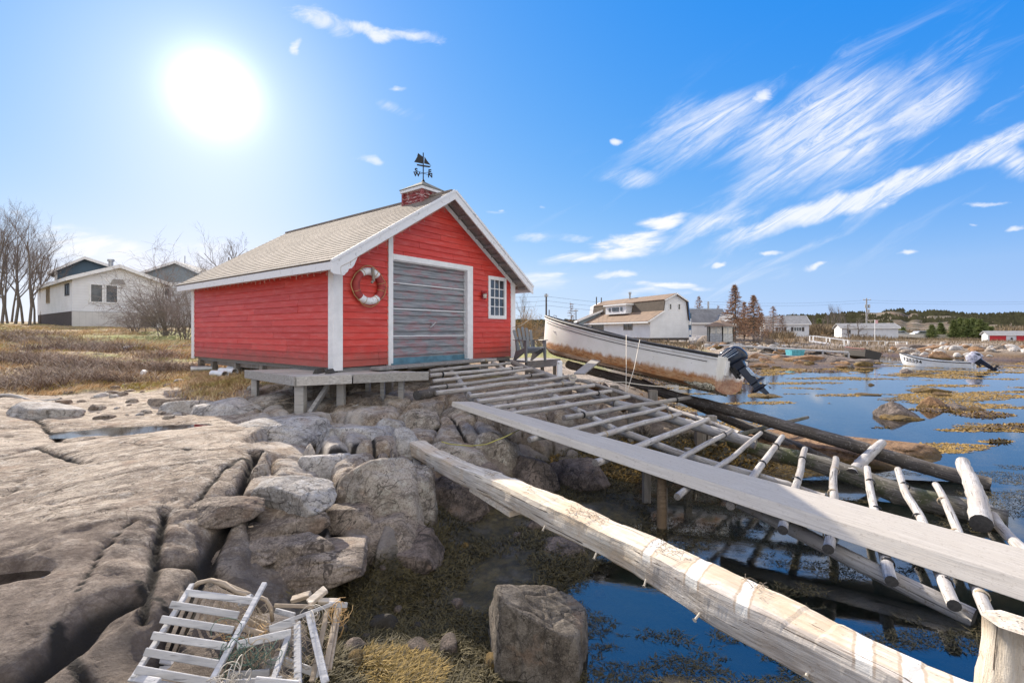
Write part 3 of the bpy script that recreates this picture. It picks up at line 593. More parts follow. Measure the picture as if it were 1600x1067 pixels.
M_['brightred'] = plain('bright_red_door', (.55,.02,.03), .5); M_['flag'] = plain('faded_flag', (.70,.42,.44), .8); M_['yellowbox'] = plain('yellow_plastic', (.62,.45,.12), .6)
def strip_road():
    xs = np.linspace(55, 125, 60); vs = []; 
    for x in xs:
        for y in (100.5, 106): vs.append((x, y, 1.75+.1*math.sin(x*.1)))
    for x in xs: vs.append((x, 100.2, .8))
    n = len(xs); fs = [(2*i, 2*i+2, 2*i+3, 2*i+1) for i in range(n-1)]+[(2*n+i, 2*n+i+1, 2*i+2, 2*i) for i in range(n-1)]
    tag(mesh('road', vs, fs, plain('pale_gravel_road', (.50,.46,.40), .95)), kind='structure')
strip_road()
M_['fgrock'] = rockm('foreground_boulder', (.13,.105,.08), (.25,.215,.175), (.08,.065,.05), sc=2.2)
# ------------------------------------------------------------ the red boat shed
FL = 1.71
SH = Matrix.Translation((-3.384, 9.0, FL)) @ Matrix.Rotation(math.atan2(.791, .611), 4, 'Z')
W, Ln, AP, K = 5.62, 7.05, 3.97, .632
def zr(x): return AP - K*abs(x-W/2)
def siding_wall(name, mat, parent, width, top, pitch=.135, holes=(), seed=1, mw=None, zlow=0):
    # clapboards along local x, facing -y; top(x-range at z) clips them to the gable
    rg = random.Random(seed); vs = []; fs = []; at_ = []; z = zlow; k = 0
    while True:
        z0 = z; z1 = z+pitch; k += 1
        a0, b0 = top(z0); a1, b1 = top(min(z1, 99))
        if b0-a0 < .05: break
        cuts = [a0, b0]; x = a0+rg.uniform(.4, 3)
        while x < b0-.3: cuts.append(x); x += rg.uniform(1.4, 3.2)
        for h in holes:
            if z0+.02 < h[3] and z1-.02 > h[2]: cuts += [h[0], h[1]]
        cuts = sorted(set(c for c in cuts if a0-1e-6 <= c <= b0+1e-6))
        for c0, c1 in zip(cuts[:-1], cuts[1:]):
            if any(h[0]-.01 <= c0 and c1 <= h[1]+.01 and z0+.02 < h[3] and z1-.02 > h[2] for h in holes): continue
            t0, t1 = max(c0, a1), min(c1, b1)
            if t1 < t0: t0 = t1 = (max(c0, a1)+min(c1, b1))/2; t0 = min(max(t0, c0), c1); t1 = t0+.001
            o0 = .027; j = rg.uniform(-.002, .003); b = len(vs); g = .003
            vs += [(c0+g, -o0+j, z0), (c1-g, -o0+j, z0), (t1-g, -.004, z1+.008), (t0+g, -.004, z1+.008), (c0+g, 0.004, z0), (c1-g, 0.004, z0)]
            fs += [(b, b+1, b+2, b+3), (b+4, b+5, b+1, b), (b+4, b, b+3), (b+1, b+5, b+2)]; r = rg.random(); at_ += [r]*4
        z = z1
    o = mesh(name, vs, fs, mat); at2 = o.data.attributes.new('board', 'FLOAT', 'FACE'); at2.data.foreach_set('value', at_)
    o.parent = parent
    if mw is not None: o.matrix_local = mw
    return o
def build_shed():
    r = empty('boat_shed', mw=SH); tag(r, 'red clapboard boat shed with white trim, brown shingle roof and grey-blue door', 'shed')
    tw = AP-.14
    def gable(z): k = max(0, (tw-z)/K); return (max(0, W/2-k), min(W, W/2+k))
    side = lambda z: (0, Ln) if z < 2.02 else (0, 0)
    wx0, wx1, wz0, wz1 = 4.50, 5.22, 1.06, 2.14
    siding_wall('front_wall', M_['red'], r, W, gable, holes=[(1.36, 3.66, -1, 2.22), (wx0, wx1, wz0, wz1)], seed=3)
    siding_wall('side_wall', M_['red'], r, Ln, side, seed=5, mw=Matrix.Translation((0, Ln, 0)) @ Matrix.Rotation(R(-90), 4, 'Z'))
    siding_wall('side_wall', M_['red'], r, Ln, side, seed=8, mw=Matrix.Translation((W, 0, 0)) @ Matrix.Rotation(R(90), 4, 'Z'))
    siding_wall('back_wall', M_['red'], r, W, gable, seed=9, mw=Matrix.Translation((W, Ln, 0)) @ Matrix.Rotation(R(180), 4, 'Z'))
    lin = MB().box((.02, .03, -.02), (.05, Ln-.03, 2.0)).box((W-.05, .03, -.02), (W-.02, Ln-.03, 2.0)).box((.12, .05, -.1), (W-.12, Ln-.02, -.02)); lin.build('floor_frame', M_['weathered'], r)
    # corner boards
    for x, y, sx, sy in ((0,0,-1,-1),(W,0,1,-1),(0,Ln,-1,1),(W,Ln,1,1)):
        m = MB(); w1 = .17; w2 = .15; t = .034
        hh = 2.04
        xa, xb = (x-t, x+w1) if sx < 0 else (x-w1, x+t); ya, yb = (y-t, y) if sy < 0 else (y, y+t)
        m.box((xa, ya, -.06), (xb, yb, hh)); xa, xb = (x-t, x) if sx < 0 else (x, x+t)
        ya, yb = (y, y+w2) if sy < 0 else (y-w2, y)
        m.box((xa, ya, -.06), (xb, yb, hh)); bevel(m.build('corner_board', M_['cleanwhite'], r), .004)
    # door
    d = MB(); z = 0; k = 0; ds = [.18]*20; zs = [0]
    while zs[-1] < 2.22: zs.append(zs[-1]+.176)
    for a, b in zip(zs[:-1], zs[1:]):
        b = min(b, 2.22); d.add([(1.36, .062, a), (3.66, .062, a), (3.66, .099, b), (1.36, .099, b), (1.36, .10, a), (3.66, .10, a)], [(0,1,2,3), (4,5,1,0)])
    door = d.build('door', M_['door'], r)
    for zz in (.58, 1.17, 1.73): boxo('panel_joint', (1.36, .055, zz), (3.66, .085, zz+.022), M_['rake'], door)
    h = MB().tube([(2.55, .07, .83), (2.55, .02, .83)], .008).tube([(2.47, .02, .78), (2.63, .02, .90)], .013).tube([(2.50, .03, .90), (2.60, .03, .80)], .010); h.build('handle', M_['galv'], door)
    boxo('door_sill', (1.30, -.07, -.03), (3.70, .12, .012), M_['bluepaint'], r, .004)
    boxo('bottom_board', (1.37, .055, .012), (3.65, .073, .12), M_['bluepaint'], door)
    fr = MB().box((1.24, -.045, -.05), (1.36, .10, zr(1.3)-.17)).box((3.66, -.045, -.03), (3.86, -.005, 2.22)).box((3.66, -.005, -.03), (3.70, .10, 2.22)).box((1.36, -.045, 2.22), (3.86, -.005, 2.34)).box((1.36, -.005, 2.20), (3.70, .10, 2.24))
    bevel(fr.build('door_frame', M_['cleanwhite'], r), .004)
    boxo('door_backing', (1.36, .11, 0), (3.66, .13, 2.2), M_['black'], r)
    # window
    wn = MB(); t = .065
    wn.box((wx0-.02, -.04, wz0-.03), (wx0+t, .03, wz1+.03)).box((wx1-t, -.04, wz0-.03), (wx1+.02, .03, wz1+.03)).box((wx0+t, -.04, wz0-.03), (wx1-t, .03, wz0+t)).box((wx0+t, -.04, wz1-t), (wx1-t, .03, wz1+.03))
    wf = wn.build('window', M_['cleanwhite'], r); bevel(wf, .004)
    a0, a1, b0, b1 = wx0+t, wx1-t, wz0+t, wz1-t; mu = MB()
    for i in (1, 2): x = a0+(a1-a0)*i/3; mu.box((x-.012, -.012, b0), (x+.012, .012, b1))
    for i in (1, 2, 3):
        z = b0+(b1-b0)*i/4; hw = .018 if i == 2 else .010; mu.box((a0, -.015, z-hw), (a1, .010, z+hw))
    mu.build('muntin', M_['cleanwhite'], wf); boxo('pane', (a0-.01, .004, b0-.01), (a1+.01, .008, b1+.01), M_['glass'], wf)
    cu = MB()
    for i in range(14):
        x = a0+(a1-a0)*(.35+.65*i/14); cu.box((x, .03+.012*(i % 2), b0), (x+.028, .034+.012*(i % 2), b1-.05))
    cu.build('curtain', M_['rope'], wf)
    # roof
    pt = math.atan(K); sl = (W/2+.31)/math.cos(pt); RL = Ln+.62; y0 = -.42
    for sgn, nm in ((1, 'roof'), (-1, 'roof')):
        m = MB(); rows = int(sl/.14)+1
        prof = []
        for i in range(rows):
            a = i*sl/rows; b = (i+1)*sl/rows; m.add([(0, a, .075), (RL, a, .075), (RL, b, .066), (0, b, .066), (0, a, .066), (RL, a, .066)], [(0,1,2,3), (4,5,1,0)])
        m.box((0, 0, 0), (RL, sl, .065)); o = m.build(nm, M_['shingle'])
        ax = W/2-sgn*(W/2+.31); X_ = Vector((0, -sgn, 0)); Y_ = Vector((sgn*math.cos(pt), 0, math.sin(pt))); Z_ = X_.cross(Y_)
        mw = Matrix([[X_.x, Y_.x, Z_.x, 0], [X_.y, Y_.y, Z_.y, 0], [X_.z, Y_.z, Z_.z, 0], [0, 0, 0, 1]])
        ez = AP-K*(W/2+.31)-.075/math.cos(pt)*1.0
        o.parent = r; o.matrix_local = Matrix.Translation((ax, RL+y0 if sgn > 0 else y0, ez)) @ mw
    boxo('ridge_cap', (W/2-.10, y0, AP-.06), (W/2+.10, RL+y0, AP-.012), M_['shingle'], r)
    dz = .075/math.cos(pt)+.004
    sf = MB(); 
    for sgn in (1, -1):
        x0 = W/2-sgn*(W/2+.29)
        zc = lambda x: AP-K*abs(x-W/2)-dz
        sf.add([(x0, y0+.03, zc(x0)), (W/2, y0+.03, zc(W/2)), (W/2, 0.0, zc(W/2)), (x0, 0.0, zc(x0)), (x0, y0+.03, zc(x0)-.02), (W/2, y0+.03, zc(W/2)-.02), (W/2, 0, zc(W/2)-.02), (x0, 0, zc(x0)-.02)], [(0,1,2,3), (7,6,5,4), (0,4,5,1), (2,6,7,3)])
        for k in range(9):
            q = .08+.105*k*3.1; xx = W/2-sgn*(W/2+.29-q*.95)
            sf.box((xx-.03, y0+.03, zc(xx)-.09), (xx+.03, 0, zc(xx)-.025))
    sf.build('soffit', M_['weathered'], r)
    # eave fascias
    for x in (-.33, W+.31): boxo('fascia', (x, y0, zr(-.31)-.20), (x+.022, RL+y0, zr(-.31)-.045), M_['rake'], r, .003)
    for x0_, x1_ in ((-.31, 0), (W, W+.31)): boxo('eave_soffit', (x0_, 0, 1.99), (x1_, Ln, 2.0), M_['cleanwhite'], r)
    # rake boards
    for sgn in (1, -1):
        X = lambda q: W/2-sgn*q
        q1 = W/2+.33; hgt = .205
        poly = [(X(0), AP-.01), (X(q1), AP-.01-K*q1), (X(q1), AP-K*q1-.23)]
        if sgn > 0: poly += [(X(q1-.05), AP-K*q1-.26), (X(q1-.26), AP-K*q1-.27), (X(q1-.30), AP-K*q1-.22), (X(q1-.33), AP-K*q1-.20), (X(q1-.36), AP-K*q1-.14), (X(q1-.42), AP-K*q1-.12), (X(q1-.47), AP-K*(q1-.47)-hgt-.15), (X(q1-.55), AP-K*(q1-.55)-hgt-.03)]
        else: poly += [(X(q1-.10), AP-K*q1-.20)]
        poly += [(X(0), AP-hgt-.02)]
        if sgn < 0: poly = poly[::-1]
        m = MB().prism(poly[::-1], y0-.03, y0); bevel(m.build('rake_board', M_['rake'], r), .004)
        m = MB(); m.board((X(.02), y0-.04, AP-.03), (X(q1), y0-.04, AP-.03-K*q1), .02, .05); m.build('drip_edge', M_['rake'], r)
        m = MB(); m.board((X(0), -.032, AP-.215), (X(W/2), -.032, AP-.215-K*W/2), .02, .10); m.build('frieze_board', M_['cleanwhite'], r)
    bk = MB().prism([(W/2, AP-.02), (-.3, AP-.02-K*(W/2+.3)), (-.3, AP-.2-K*(W/2+.3)), (W/2, AP-.2), (W+.3, AP-.2-K*(W/2+.3)), (W+.3, AP-.02-K*(W/2+.3))], RL+y0, RL+y0+.03); bk.build('rake_board', M_['rake'], r)
    # wire of small hanging lights
    sl_ = MB(); rg = random.Random(2); pts = []
    def drop(p, ln): sl_.tube([p, p+Vector((rg.uniform(-.01, .01), 0, -ln*.6)), p+Vector((rg.uniform(-.02, .02), 0, -ln))], .003, 3); sl_.tube([p+Vector((0, 0, -ln)), p+Vector((.004, 0, -ln-.02))], .0045, 4)
    for i in range(34): drop(Vector((-.34, y0+.1+i*.215, zr(-.31)-.20)), rg.uniform(.02, .08))
    sl_.tube([(-.34, y0+.1+i*.215, zr(-.31)-.21-.02*(i % 2)) for i in range(34)], .004, 4)
    for sgn in (1, -1):
        pp = []
        for i in range(15):
            q = .15+i*.2; p = Vector((W/2-sgn*q, y0-.035, AP-.235-K*q)); pp.append(p+Vector((0, 0, -.015*(i % 2)))); drop(p, rg.uniform(.03, .12))
        sl_.tube(pp, .004, 4)
    sl_.build('light_string', M_['lathtan'], r)
    # lantern beside the window
    lx, lz = 4.23, 1.64
    ln_ = MB().box((lx-.035, -.05, lz-.09), (lx+.035, -.018, lz+.10)).tube([(lx, -.05, lz+.03), (lx, -.11, lz+.05)], .012).tube([(lx, -.12, lz+.10), (lx, -.12, lz+.05), (lx, -.12, lz+.03)], [.01, .07, .075], 8).tube([(lx, -.12, lz-.09), (lx, -.12, lz-.12)], [.045, .02], 8)
    lo = ln_.build('wall_lantern', M_['red2'], r); MB().tube([(lx, -.12, lz+.03), (lx, -.12, lz-.09)], [.055, .045], 8).build('lantern_globe', M_['frost'], lo, True)
    # cupola
    cx, cy, cs, cc = W/2, .645, .34, .395
    cp = MB(); zb = zr(W/2)-.25; zt = 4.075
    for i in range(5):
        a = zb+(zt-zb)*i/5; b = zb+(zt-zb)*(i+1)/5; q0 = cs; q1 = cs-.022
        for k in range(4):
            rt = Matrix.Rotation(k*math.pi/2, 3, 'Z'); P = [rt @ Vector(p)+Vector((cx, cy, 0)) for p in ((-q0, -q0, a), (q0, -q0, a), (q1, -q1, b+.003), (-q1, -q1, b+.003), (-q1, -q1, a), (q1, -q1, a))]; cp.add(P, [(0,1,2,3), (4,5,1,0)])
    cu_ = cp.build('cupola', M_['oldred'], r)
    tb = MB()
    for sx in (-1, 1):
        for sy in (-1, 1): tb.box((cx+sx*cs-.03, cy+sy*cs-.03, zb), (cx+sx*cs+.03, cy+sy*cs+.03, zt))
    tb.build('cupola_corner', M_['oldred'], cu_)
    boxo('cupola_fascia', (cx-cc, cy-cc, zt-.03), (cx+cc, cy+cc, zt+.045), M_['rake'], cu_)
    cr = MB(); q = cc+.015; cr.add([(cx-q, cy-q, zt+.04), (cx+q, cy-q, zt+.04), (cx+q, cy+q, zt+.04), (cx-q, cy+q, zt+.04), (cx, cy, 4.375)] + [(cx-q, cy-q, zt+.055), (cx+q, cy-q, zt+.055), (cx+q, cy+q, zt+.055), (cx-q, cy+q, zt+.055)], [(3,2,1,0), (0,1,6,5), (1,2,7,6), (2,3,8,7), (3,0,5,8), (5,6,4), (6,7,4), (7,8,4), (8,5,4)])
    cr.build('cupola_roof', M_['shingle2'], cu_)
    # stilts
    for y in (.3, 1.7, 3.1, 4.5, 5.9, 6.8):
        for x in (.12, W/2, W-.15):
            p = SH @ Vector((x, y, 0)); g = g1(p.x, p.y); boxo('stilt', (x-.07, y-.07, g-FL-.15), (x+.07, y+.07, -.10), M_['post'], r, .006)
    boxo('sill_beam', (0.16, .1, -.20), (.30, Ln-.1, -.10), M_['post'], r, .006)
    return r
M_['bluepaint'] = plain('blue_step_paint', (.10,.22,.29), .6, var=.3)
M_['red2'] = plain('red_lantern_paint', (.35,.03,.03), .5)
M_['frost'] = plain('frosted_lantern_glass', (.62,.58,.50), .3)
M_['shingle2'] = plain('grey_cap_shingles', (.13,.135,.12), .9, sc=30)
def oldred():
    t = MT('flaking_dark_red_paint', .7); n = t.noise(t.vec(sc=(1,1,3)), 9, 7, .75); f = t.ss(n, .52, .58); c = t.mix(f, (.27,.05,.05), (.50,.40,.38)); t.col(c); t.bump(f, -.4, .003); return t.out()
M_['oldred'] = oldred()
build_shed()
# weather vane
def build_vane():
    o = SH @ Vector((W/2, .645, 4.37)); r = empty('weather_vane', o); tag(r, 'black iron sailing ship weather vane on top of the cupola', 'weather vane')
    MB().tube([(0,0,0), (0,0,.70)], .014, 6).build('rod', M_['black'], r)
    MB().tube([(0,0,0), (0,0,.05)], [.045, .015], 8).build('base', M_['black'], r)
    a = R(18); ex = Vector((math.cos(a), math.sin(a), 0)); mw = Matrix.Rotation(a, 4, 'Z')
    sh = MB(); sh.prism([(-.155, .375), (.0, .36), (.15, .355), (.17, .375), (.195, .40), (.15, .39), (-.155, .405)], -.01, .01)
    ship = sh.build('ship_hull', M_['black'], r); ship.matrix_local = mw
    s1 = MB().prism([(-.015, .43), (-.01, .60), (-.13, .68), (-.15, .58), (-.22, .45)], -.005, .005).prism([(.02, .44), (.03, .61), (.09, .52), (.18, .42)], -.005, .005)
    s = s1.build('sail', M_['black'], r); s.matrix_local = mw
    N_ = Vector((.62, .80, 0))*.20; E_ = Vector((.87, -.45, 0))*.18
    MB().tube([-E_+Vector((0,0,.20)), E_+Vector((0,0,.20))], .006, 4).tube([-N_+Vector((0,0,.20)), N_+Vector((0,0,.20))], .006, 4).build('cross_arm', M_['black'], r)
    for ch, p in (('E', E_), ('W', -E_), ('N', N_), ('S', -N_)):
        text(ch, 'letter', r, Matrix.Translation(p*1.12+Vector((0, 0, .20))) @ Matrix.Rotation(R(8), 4, 'Z') @ Matrix.Rotation(R(90), 4, 'X'), .15, M_['black'], .006, .006)
def text(body, name, parent, ml, size, mat, ext=.002, off=0.0):
    cu = bpy.data.curves.new('t', 'FONT'); cu.body = body; cu.size = size; cu.extrude = ext; cu.offset = off; cu.align_x = 'CENTER'; cu.align_y = 'CENTER'
    to = bpy.data.objects.new('t', cu); COL.objects.link(to); dg = bpy.context.evaluated_depsgraph_get(); me = bpy.data.meshes.new_from_object(to.evaluated_get(dg))
    bpy.data.objects.remove(to); me.materials.clear(); me.materials.append(mat); o = bpy.data.objects.new(name, me); COL.objects.link(o); o.parent = parent; o.matrix_local = ml; return o
build_vane()
# life ring
def build_ring():
    mw = SH @ Matrix.Translation((.73, -.075, 1.60)) @ Matrix.Rotation(R(90), 4, 'X'); r = empty('life_ring', mw=mw); tag(r, 'red and white life ring hanging on the front wall left of the door', 'life ring')
    def arc(a0, a1, n, R0, r0, name, mat, par=r):
        m = MB(); m.tube([(R0*math.cos(R(a0+(a1-a0)*i/n)), R0*math.sin(R(a0+(a1-a0)*i/n)), 0) for i in range(n+1)], r0, 14); return m.build(name, mat, par, True)
    arc(0, 360, 48, .30, .070, 'ring_body', M_['ringred']); arc(48, 128, 14, .30, .0745, 'white_band', M_['white']); arc(228, 312, 14, .30, .0745, 'white_band', M_['white'])
    rp = MB(); pts = []
    for i in range(65):
        a = 360*i/64; q = a % 90; rr = .378+.035*math.sin(math.radians(q)*2)**2; pts.append((rr*math.cos(R(a+45)), rr*math.sin(R(a+45)), .01+.01*math.sin(i)))
    rp.tube(pts, .0085, 5)
    for a in (60, 120, 200, 250, 300, 345, 15): rp.tube([(.30*math.cos(R(a+d)), .30*math.sin(R(a+d)), .0) if False else ((.30+.077*math.cos(q))*math.cos(R(a)), (.30+.077*math.cos(q))*math.sin(R(a)), .077*math.sin(q)) for d in (0,) for q in [k*2*math.pi/12 for k in range(13)]], .006, 4)
    rp.build('rope', M_['orope'], r, True)
    h = MB().board((0.02, .37, .10), (.035, .10, .10), .05, .035, (0,0,1)).board((.035, .12, .10), (-.01, .06, .10), .04, .035, (0,0,1)); h.build('wooden_hook', M_['post'], r)
M_['ringred'] = plain('faded_red_canvas', (.36,.055,.05), .75)
build_ring()
# ------------------------------------------------------------ logs and boards
def logobj(name, p0, p1, r0, r1, mat, seed=0, parent=None, bend=.02, rough=.05, n=12, step=.07, knots=4, cap=None):
    p0 = Vector(p0); p1 = Vector(p1); d = p1-p0; L_ = d.length; q = d.to_track_quat('X', 'Z'); rg = random.Random(seed*13+5)
    ns = max(6, int(L_/step)); t = np.linspace(0, 1, ns+1); ph = rg.uniform(0, 50)
    by = vn(t*L_*.9+ph, t*0+seed, seed=3)*bend*2; bz = vn(t*L_*.9+ph+30, t*0+seed, seed=4)*bend; by = by*np.sin(t*math.pi)**.5; bz = bz*np.sin(t*math.pi)**.5
    ang = np.arange(n)*2*math.pi/n; T, A_ = np.meshgrid(t, ang, indexing='ij')
    rr = (r0+(r1-r0)*T)*(1+rough*fbm(T*L_*5+ph, np.cos(A_)*1.2+3, np.sin(A_)*1.2, 3, seed)*1.4)
    for k in range(knots):
        tk = rg.uniform(.05, .95); ak = rg.uniform(0, 6.28); rr += .16*(r0+r1)/2*np.exp(-((T-tk)*L_/.045)**2)*np.exp(-(np.angle(np.exp(1j*(A_-ak)))/.45)**2)
    Xc = T*L_; Yc = by[:,None]+rr*np.cos(A_); Zc = bz[:,None]+rr*np.sin(A_); V = np.stack([Xc, Yc, Zc], -1).reshape(-1, 3)
    i = np.arange(V.shape[0]).reshape(ns+1, n); j = np.roll(i, -1, 1); Fc = np.stack([i[:-1], i[1:], j[1:], j[:-1]], -1).reshape(-1, 4).tolist()
    V = V.tolist(); c0 = len(V); V += [[-r0*.12, by[0], bz[0]], [L_+r1*.12, by[-1], bz[-1]]]
    capf = []
    for k in range(n): capf += [(c0, int(j[0,k]), int(i[0,k])), (c0+1, int(i[-1,k]), int(j[-1,k]))]
    o = mesh(name, V, Fc+capf, mat, smooth=True); o.location = p0; o.rotation_mode = 'QUATERNION'; o.rotation_quaternion = q
    if cap:
        o.data.materials.append(cap)
        for pg in list(o.data.polygons)[len(Fc):]: pg.material_index = 1; pg.use_smooth = False
    if parent: o.parent = parent
    return o
def capm():
    t = MT('log_end_grain', .9); s = t.sep(t.vec()); rr = t.math('SQRT', t.math('ADD', t.math('MULTIPLY', s[1], s[1]), t.math('MULTIPLY', s[2], s[2]))); n = t.noise(t.vec(sc=(1,30,30)), 2, 4)
    f = t.math('SINE', t.math('MULTIPLY', rr, 900)); t.col(t.mix(t.ss(f, -1, 1), t.mix(t.ss(n, .4, .6), (.16,.14,.12), (.30,.27,.24)), (.24,.21,.18))); return t.out()
M_['cap'] = capm()
M_['darkcap'] = plain('dark_log_end', (.06,.055,.05), .9, sc=40)
rungs = [((637,575),(775,562)),((671,580),(797,567)),((671,587),(816,574)),((675,596),(831,576)),((671,607),(849,584)),((680,614),(889,588)),((732,619),(897,597)),((744,628),(928,602)),((766,638),(955,611)),((796,647),(983,619)),
 ((881,653),(1078,621)),((827,687),(1039,636)),((925,684),(1063,646)),((930,723),(1107,655)),((1028,736),(1143,672)),((1058,776),(1189,676)),((1141,790),(1223,682)),((1223,828),(1258,701)),((1294,858),(1306,716)),((1393,908),(1355,731)),((1491,946),(1403,733)),((1548,965),(1462,757))]
def build_slipway():
    r = empty('log_slipway', (-1.2, 10.2, 1.6)); tag(r, 'slipway of bleached spruce poles laid like rungs from shed door down to the water', 'slipway'); rg = random.Random(4)
    for i, (a, b) in enumerate(rungs):
        p = onramp(*a, rg.uniform(-.01, .01)); q = onramp(*b, rg.uniform(-.01, .01)); rr = rg.uniform(.036, .045) if i < 16 else rg.uniform(.044, .050)
        if i in (9, 13): rr *= 1.15
        if i >= 18: p = p+(q-p)*.0
        adopt(logobj('rung', p, q, rr*1.06, rr*.9, M_['pole'], i, bend=.014, cap=M_['darkcap'] if i > 16 else M_['cap'], knots=7), r)
        if i % 2 == 0 or i > 15:     # rope lashings
            for t in ((.12, .86) if i < 16 else (.10, .8, .5)):
                c = p+(q-p)*t; d = (q-p).normalized(); m = MB()
                for k in range(3): 
                    u1 = d.cross(Vector((0,0,1))).normalized(); w1 = u1.cross(d); cc = c+d*(k*.012-.012); m.tube([cc+(u1*math.cos(s)+w1*math.sin(s))*(rr+.006) for s in [x*2*math.pi/10 for x in range(11)]], .006, 4)
                adopt(m.build('lashing', M_['black'] if i % 3 else M_['net'], None, True), r)
    sd = .085
    def st(name, pts, r0, r1, mat, seed, dz=-.09, cap=M_['cap']):
        P = [onramp(u, v, dz) for u, v in pts]
        for k in range(len(P)-1): adopt(logobj(name, P[k], P[k+1], r0+(r1-r0)*k/len(P), r0+(r1-r0)*(k+1)/len(P), mat, seed+k, bend=.03, cap=cap, n=14, knots=8), r)
    st('stringer', [(700,573),(735,622),(830,672)], .06, .065, M_['weathered'], 31)
    st('stringer', [(770,567),(962,672),(1288,778)], .055, .06, M_['pole'], 34)
    st('stringer', [(800,566),(962,631),(1181,694)], .075, .09, M_['weathered'], 37, -.11)
    st('stringer', [(1130,772),(1522,966)], .075, .085, M_['pole'], 41, -.13, M_['darkcap'])
    st('stringer', [(880,588),(925,599),(1043,637),(1154,677)], .04, .045, M_['pole'], 44, -.07)
    # support posts
    for u, v, zt in ((905,600,.0),(1010,720,0),(1035,760,0),(985,640,0),(1075,700,0)):
        p = onramp(u, v, -.15); g = g1(p.x, p.y); adopt(bevel(MB().box((p.x-.05, p.y-.05, g-.25), (p.x+.05, p.y+.05, p.z)).build('support_post', M_['post'], None), .006), r)
    return r
build_slipway()
p = on(1034, 826, -.02); tp = onramp(1034, 752, -.14)
tag(logobj('mooring_post', (p.x, p.y, -.35), (p.x, p.y, p.z+(826-745)/F*p.y), .062, .058, M_['tanpost'], 71, bend=.0), 'round tan post standing in the shallow water under the long pale beam', 'post')
# big mossy log, far dark skid log, loose poles
a = on(1181, 700, .42); b = on(1572, 818, .02)
tag(logobj('mossy_log', a+(a-b)*.15, b, .115, .16, M_['mosslog'], 52, bend=.05, rough=.12, n=20, knots=14, cap=M_['darkcap']), 'thick mossy waterlogged log lying beside the lower slipway poles', 'log')
a = Vector((2.2, 11.75, 1.32)); b = Vector((7.50, 7.45, .05)); c = a+(b-a)*.45
def rope(name, pts, r, mat, label=None, cat='rope', group=None, parent=None):
    o = MB().tube(pts, r, 6).build(name, mat, None, True)
    if parent: adopt(o, parent)
    else: tag(o, label, cat, group)
    return o
skid = logobj('skid_log', Vector((1.5, 12.75, 1.52)), on(1547, 758, .04), .105, .115, M_['darklog'], 55, bend=.03, rough=.1, n=18, knots=12, cap=M_['darkcap']); tag(skid, 'long dark wet skid log running from under the white boat into the water', 'log')
sk2 = logobj('skid_log', Vector((3.3, 12.0, 1.12)), at(1240, 700, 9.3), .09, .08, M_['darklog'], 56, bend=.02, rough=.1, n=16, cap=M_['darkcap']); tag(sk2, 'shorter dark skid log behind the outboard motor side of the boat', 'log')
def loose(name, u0, v0, z0, u1, v1, z1, r0, r1, mat, seed, label): return tag(logobj(name, on(u0, v0, z0), on(u1, v1, z1), r0, r1, mat, seed, bend=.02, cap=M_['darkcap'], knots=9, rough=.08), label, 'pole')
loose('loose_pole', 1331, 741, .30, 1378, 692, .42, .085, .070, M_['pole'], 61, 'short thick bleached log resting crosswise on the dark skid log')
loose('loose_pole', 1533, 818, .22, 1504, 722, .40, .105, .085, M_['pole'], 62, 'thickest short white birch log with dark rings near the end of the skid log')
loose('loose_pole', 1540, 790, .12, 1660, 920, .12, .055, .055, M_['pole'], 63, 'thin bleached pole running off the right edge of the photo')
loose('loose_pole', 1120, 690, .42, 1262, 652, .42, .05, .035, M_['mosslog'], 64, 'crooked black and white bark pole crossing over the dark skid log')
loose('loose_pole', 1150, 655, .30, 1400, 762, .06, .06, .05, M_['darklog'], 65, 'dark wet pole lying beside the mossy log')
# long pale beam (trough shaped)
def build_beam():
    l0, l1 = onramp(705, 635, .055), onramp(1600, 940, .055); r0, r1 = onramp(706, 627, .13), onramp(1600, 905, .15); u0, u1 = onramp(738, 627, .085), onramp(1600, 857, .085)
    pts = []; ns = 60
    for i in range(ns+1):
        t = i/ns*1.22; row = []
        for a, b in ((l0, l1), (r0, r1), (u0, u1)): row.append(a+(b-a)*t)
        row += [row[2]+Vector((.0, 0, -.035)), (row[1]+row[2])/2+Vector((0, 0, -.06)), row[1]+Vector((.01, .02, -.06)), row[0]+Vector((.03, .02, -.012))]; pts.append(row)
    x_ = (l1-l0).normalized(); q = x_.to_track_quat('X', 'Z'); mw = Matrix.Translation(l0) @ q.to_matrix().to_4x4(); iv = mw.inverted(); m = MB(); n = 7
    m.v = [tuple(iv @ p) for row in pts for p in row]
    m.f = [(i*n+k, i*n+(k+1) % n, (i+1)*n+(k+1) % n, (i+1)*n+k) for i in range(ns) for k in range(n)] + [tuple(range(n))[::-1], tuple(ns*n+k for k in range(n))]
    o = bevel(m.build('long_beam', M_['beam'], mw=mw), .012, 2); tag(o, 'long pale grey two-sided beam lying diagonally over the slipway poles', 'beam')
    for u, v in ((898, 690), (921, 697)):
        p = onramp(u, v, .095); h = MB().tube([p+Vector((-.01,-.01,-.01)), p+Vector((.008,-.014,.012))], .024, 10).build('bolt_hole', M_['darkcap']); adopt(h, o)
build_beam()
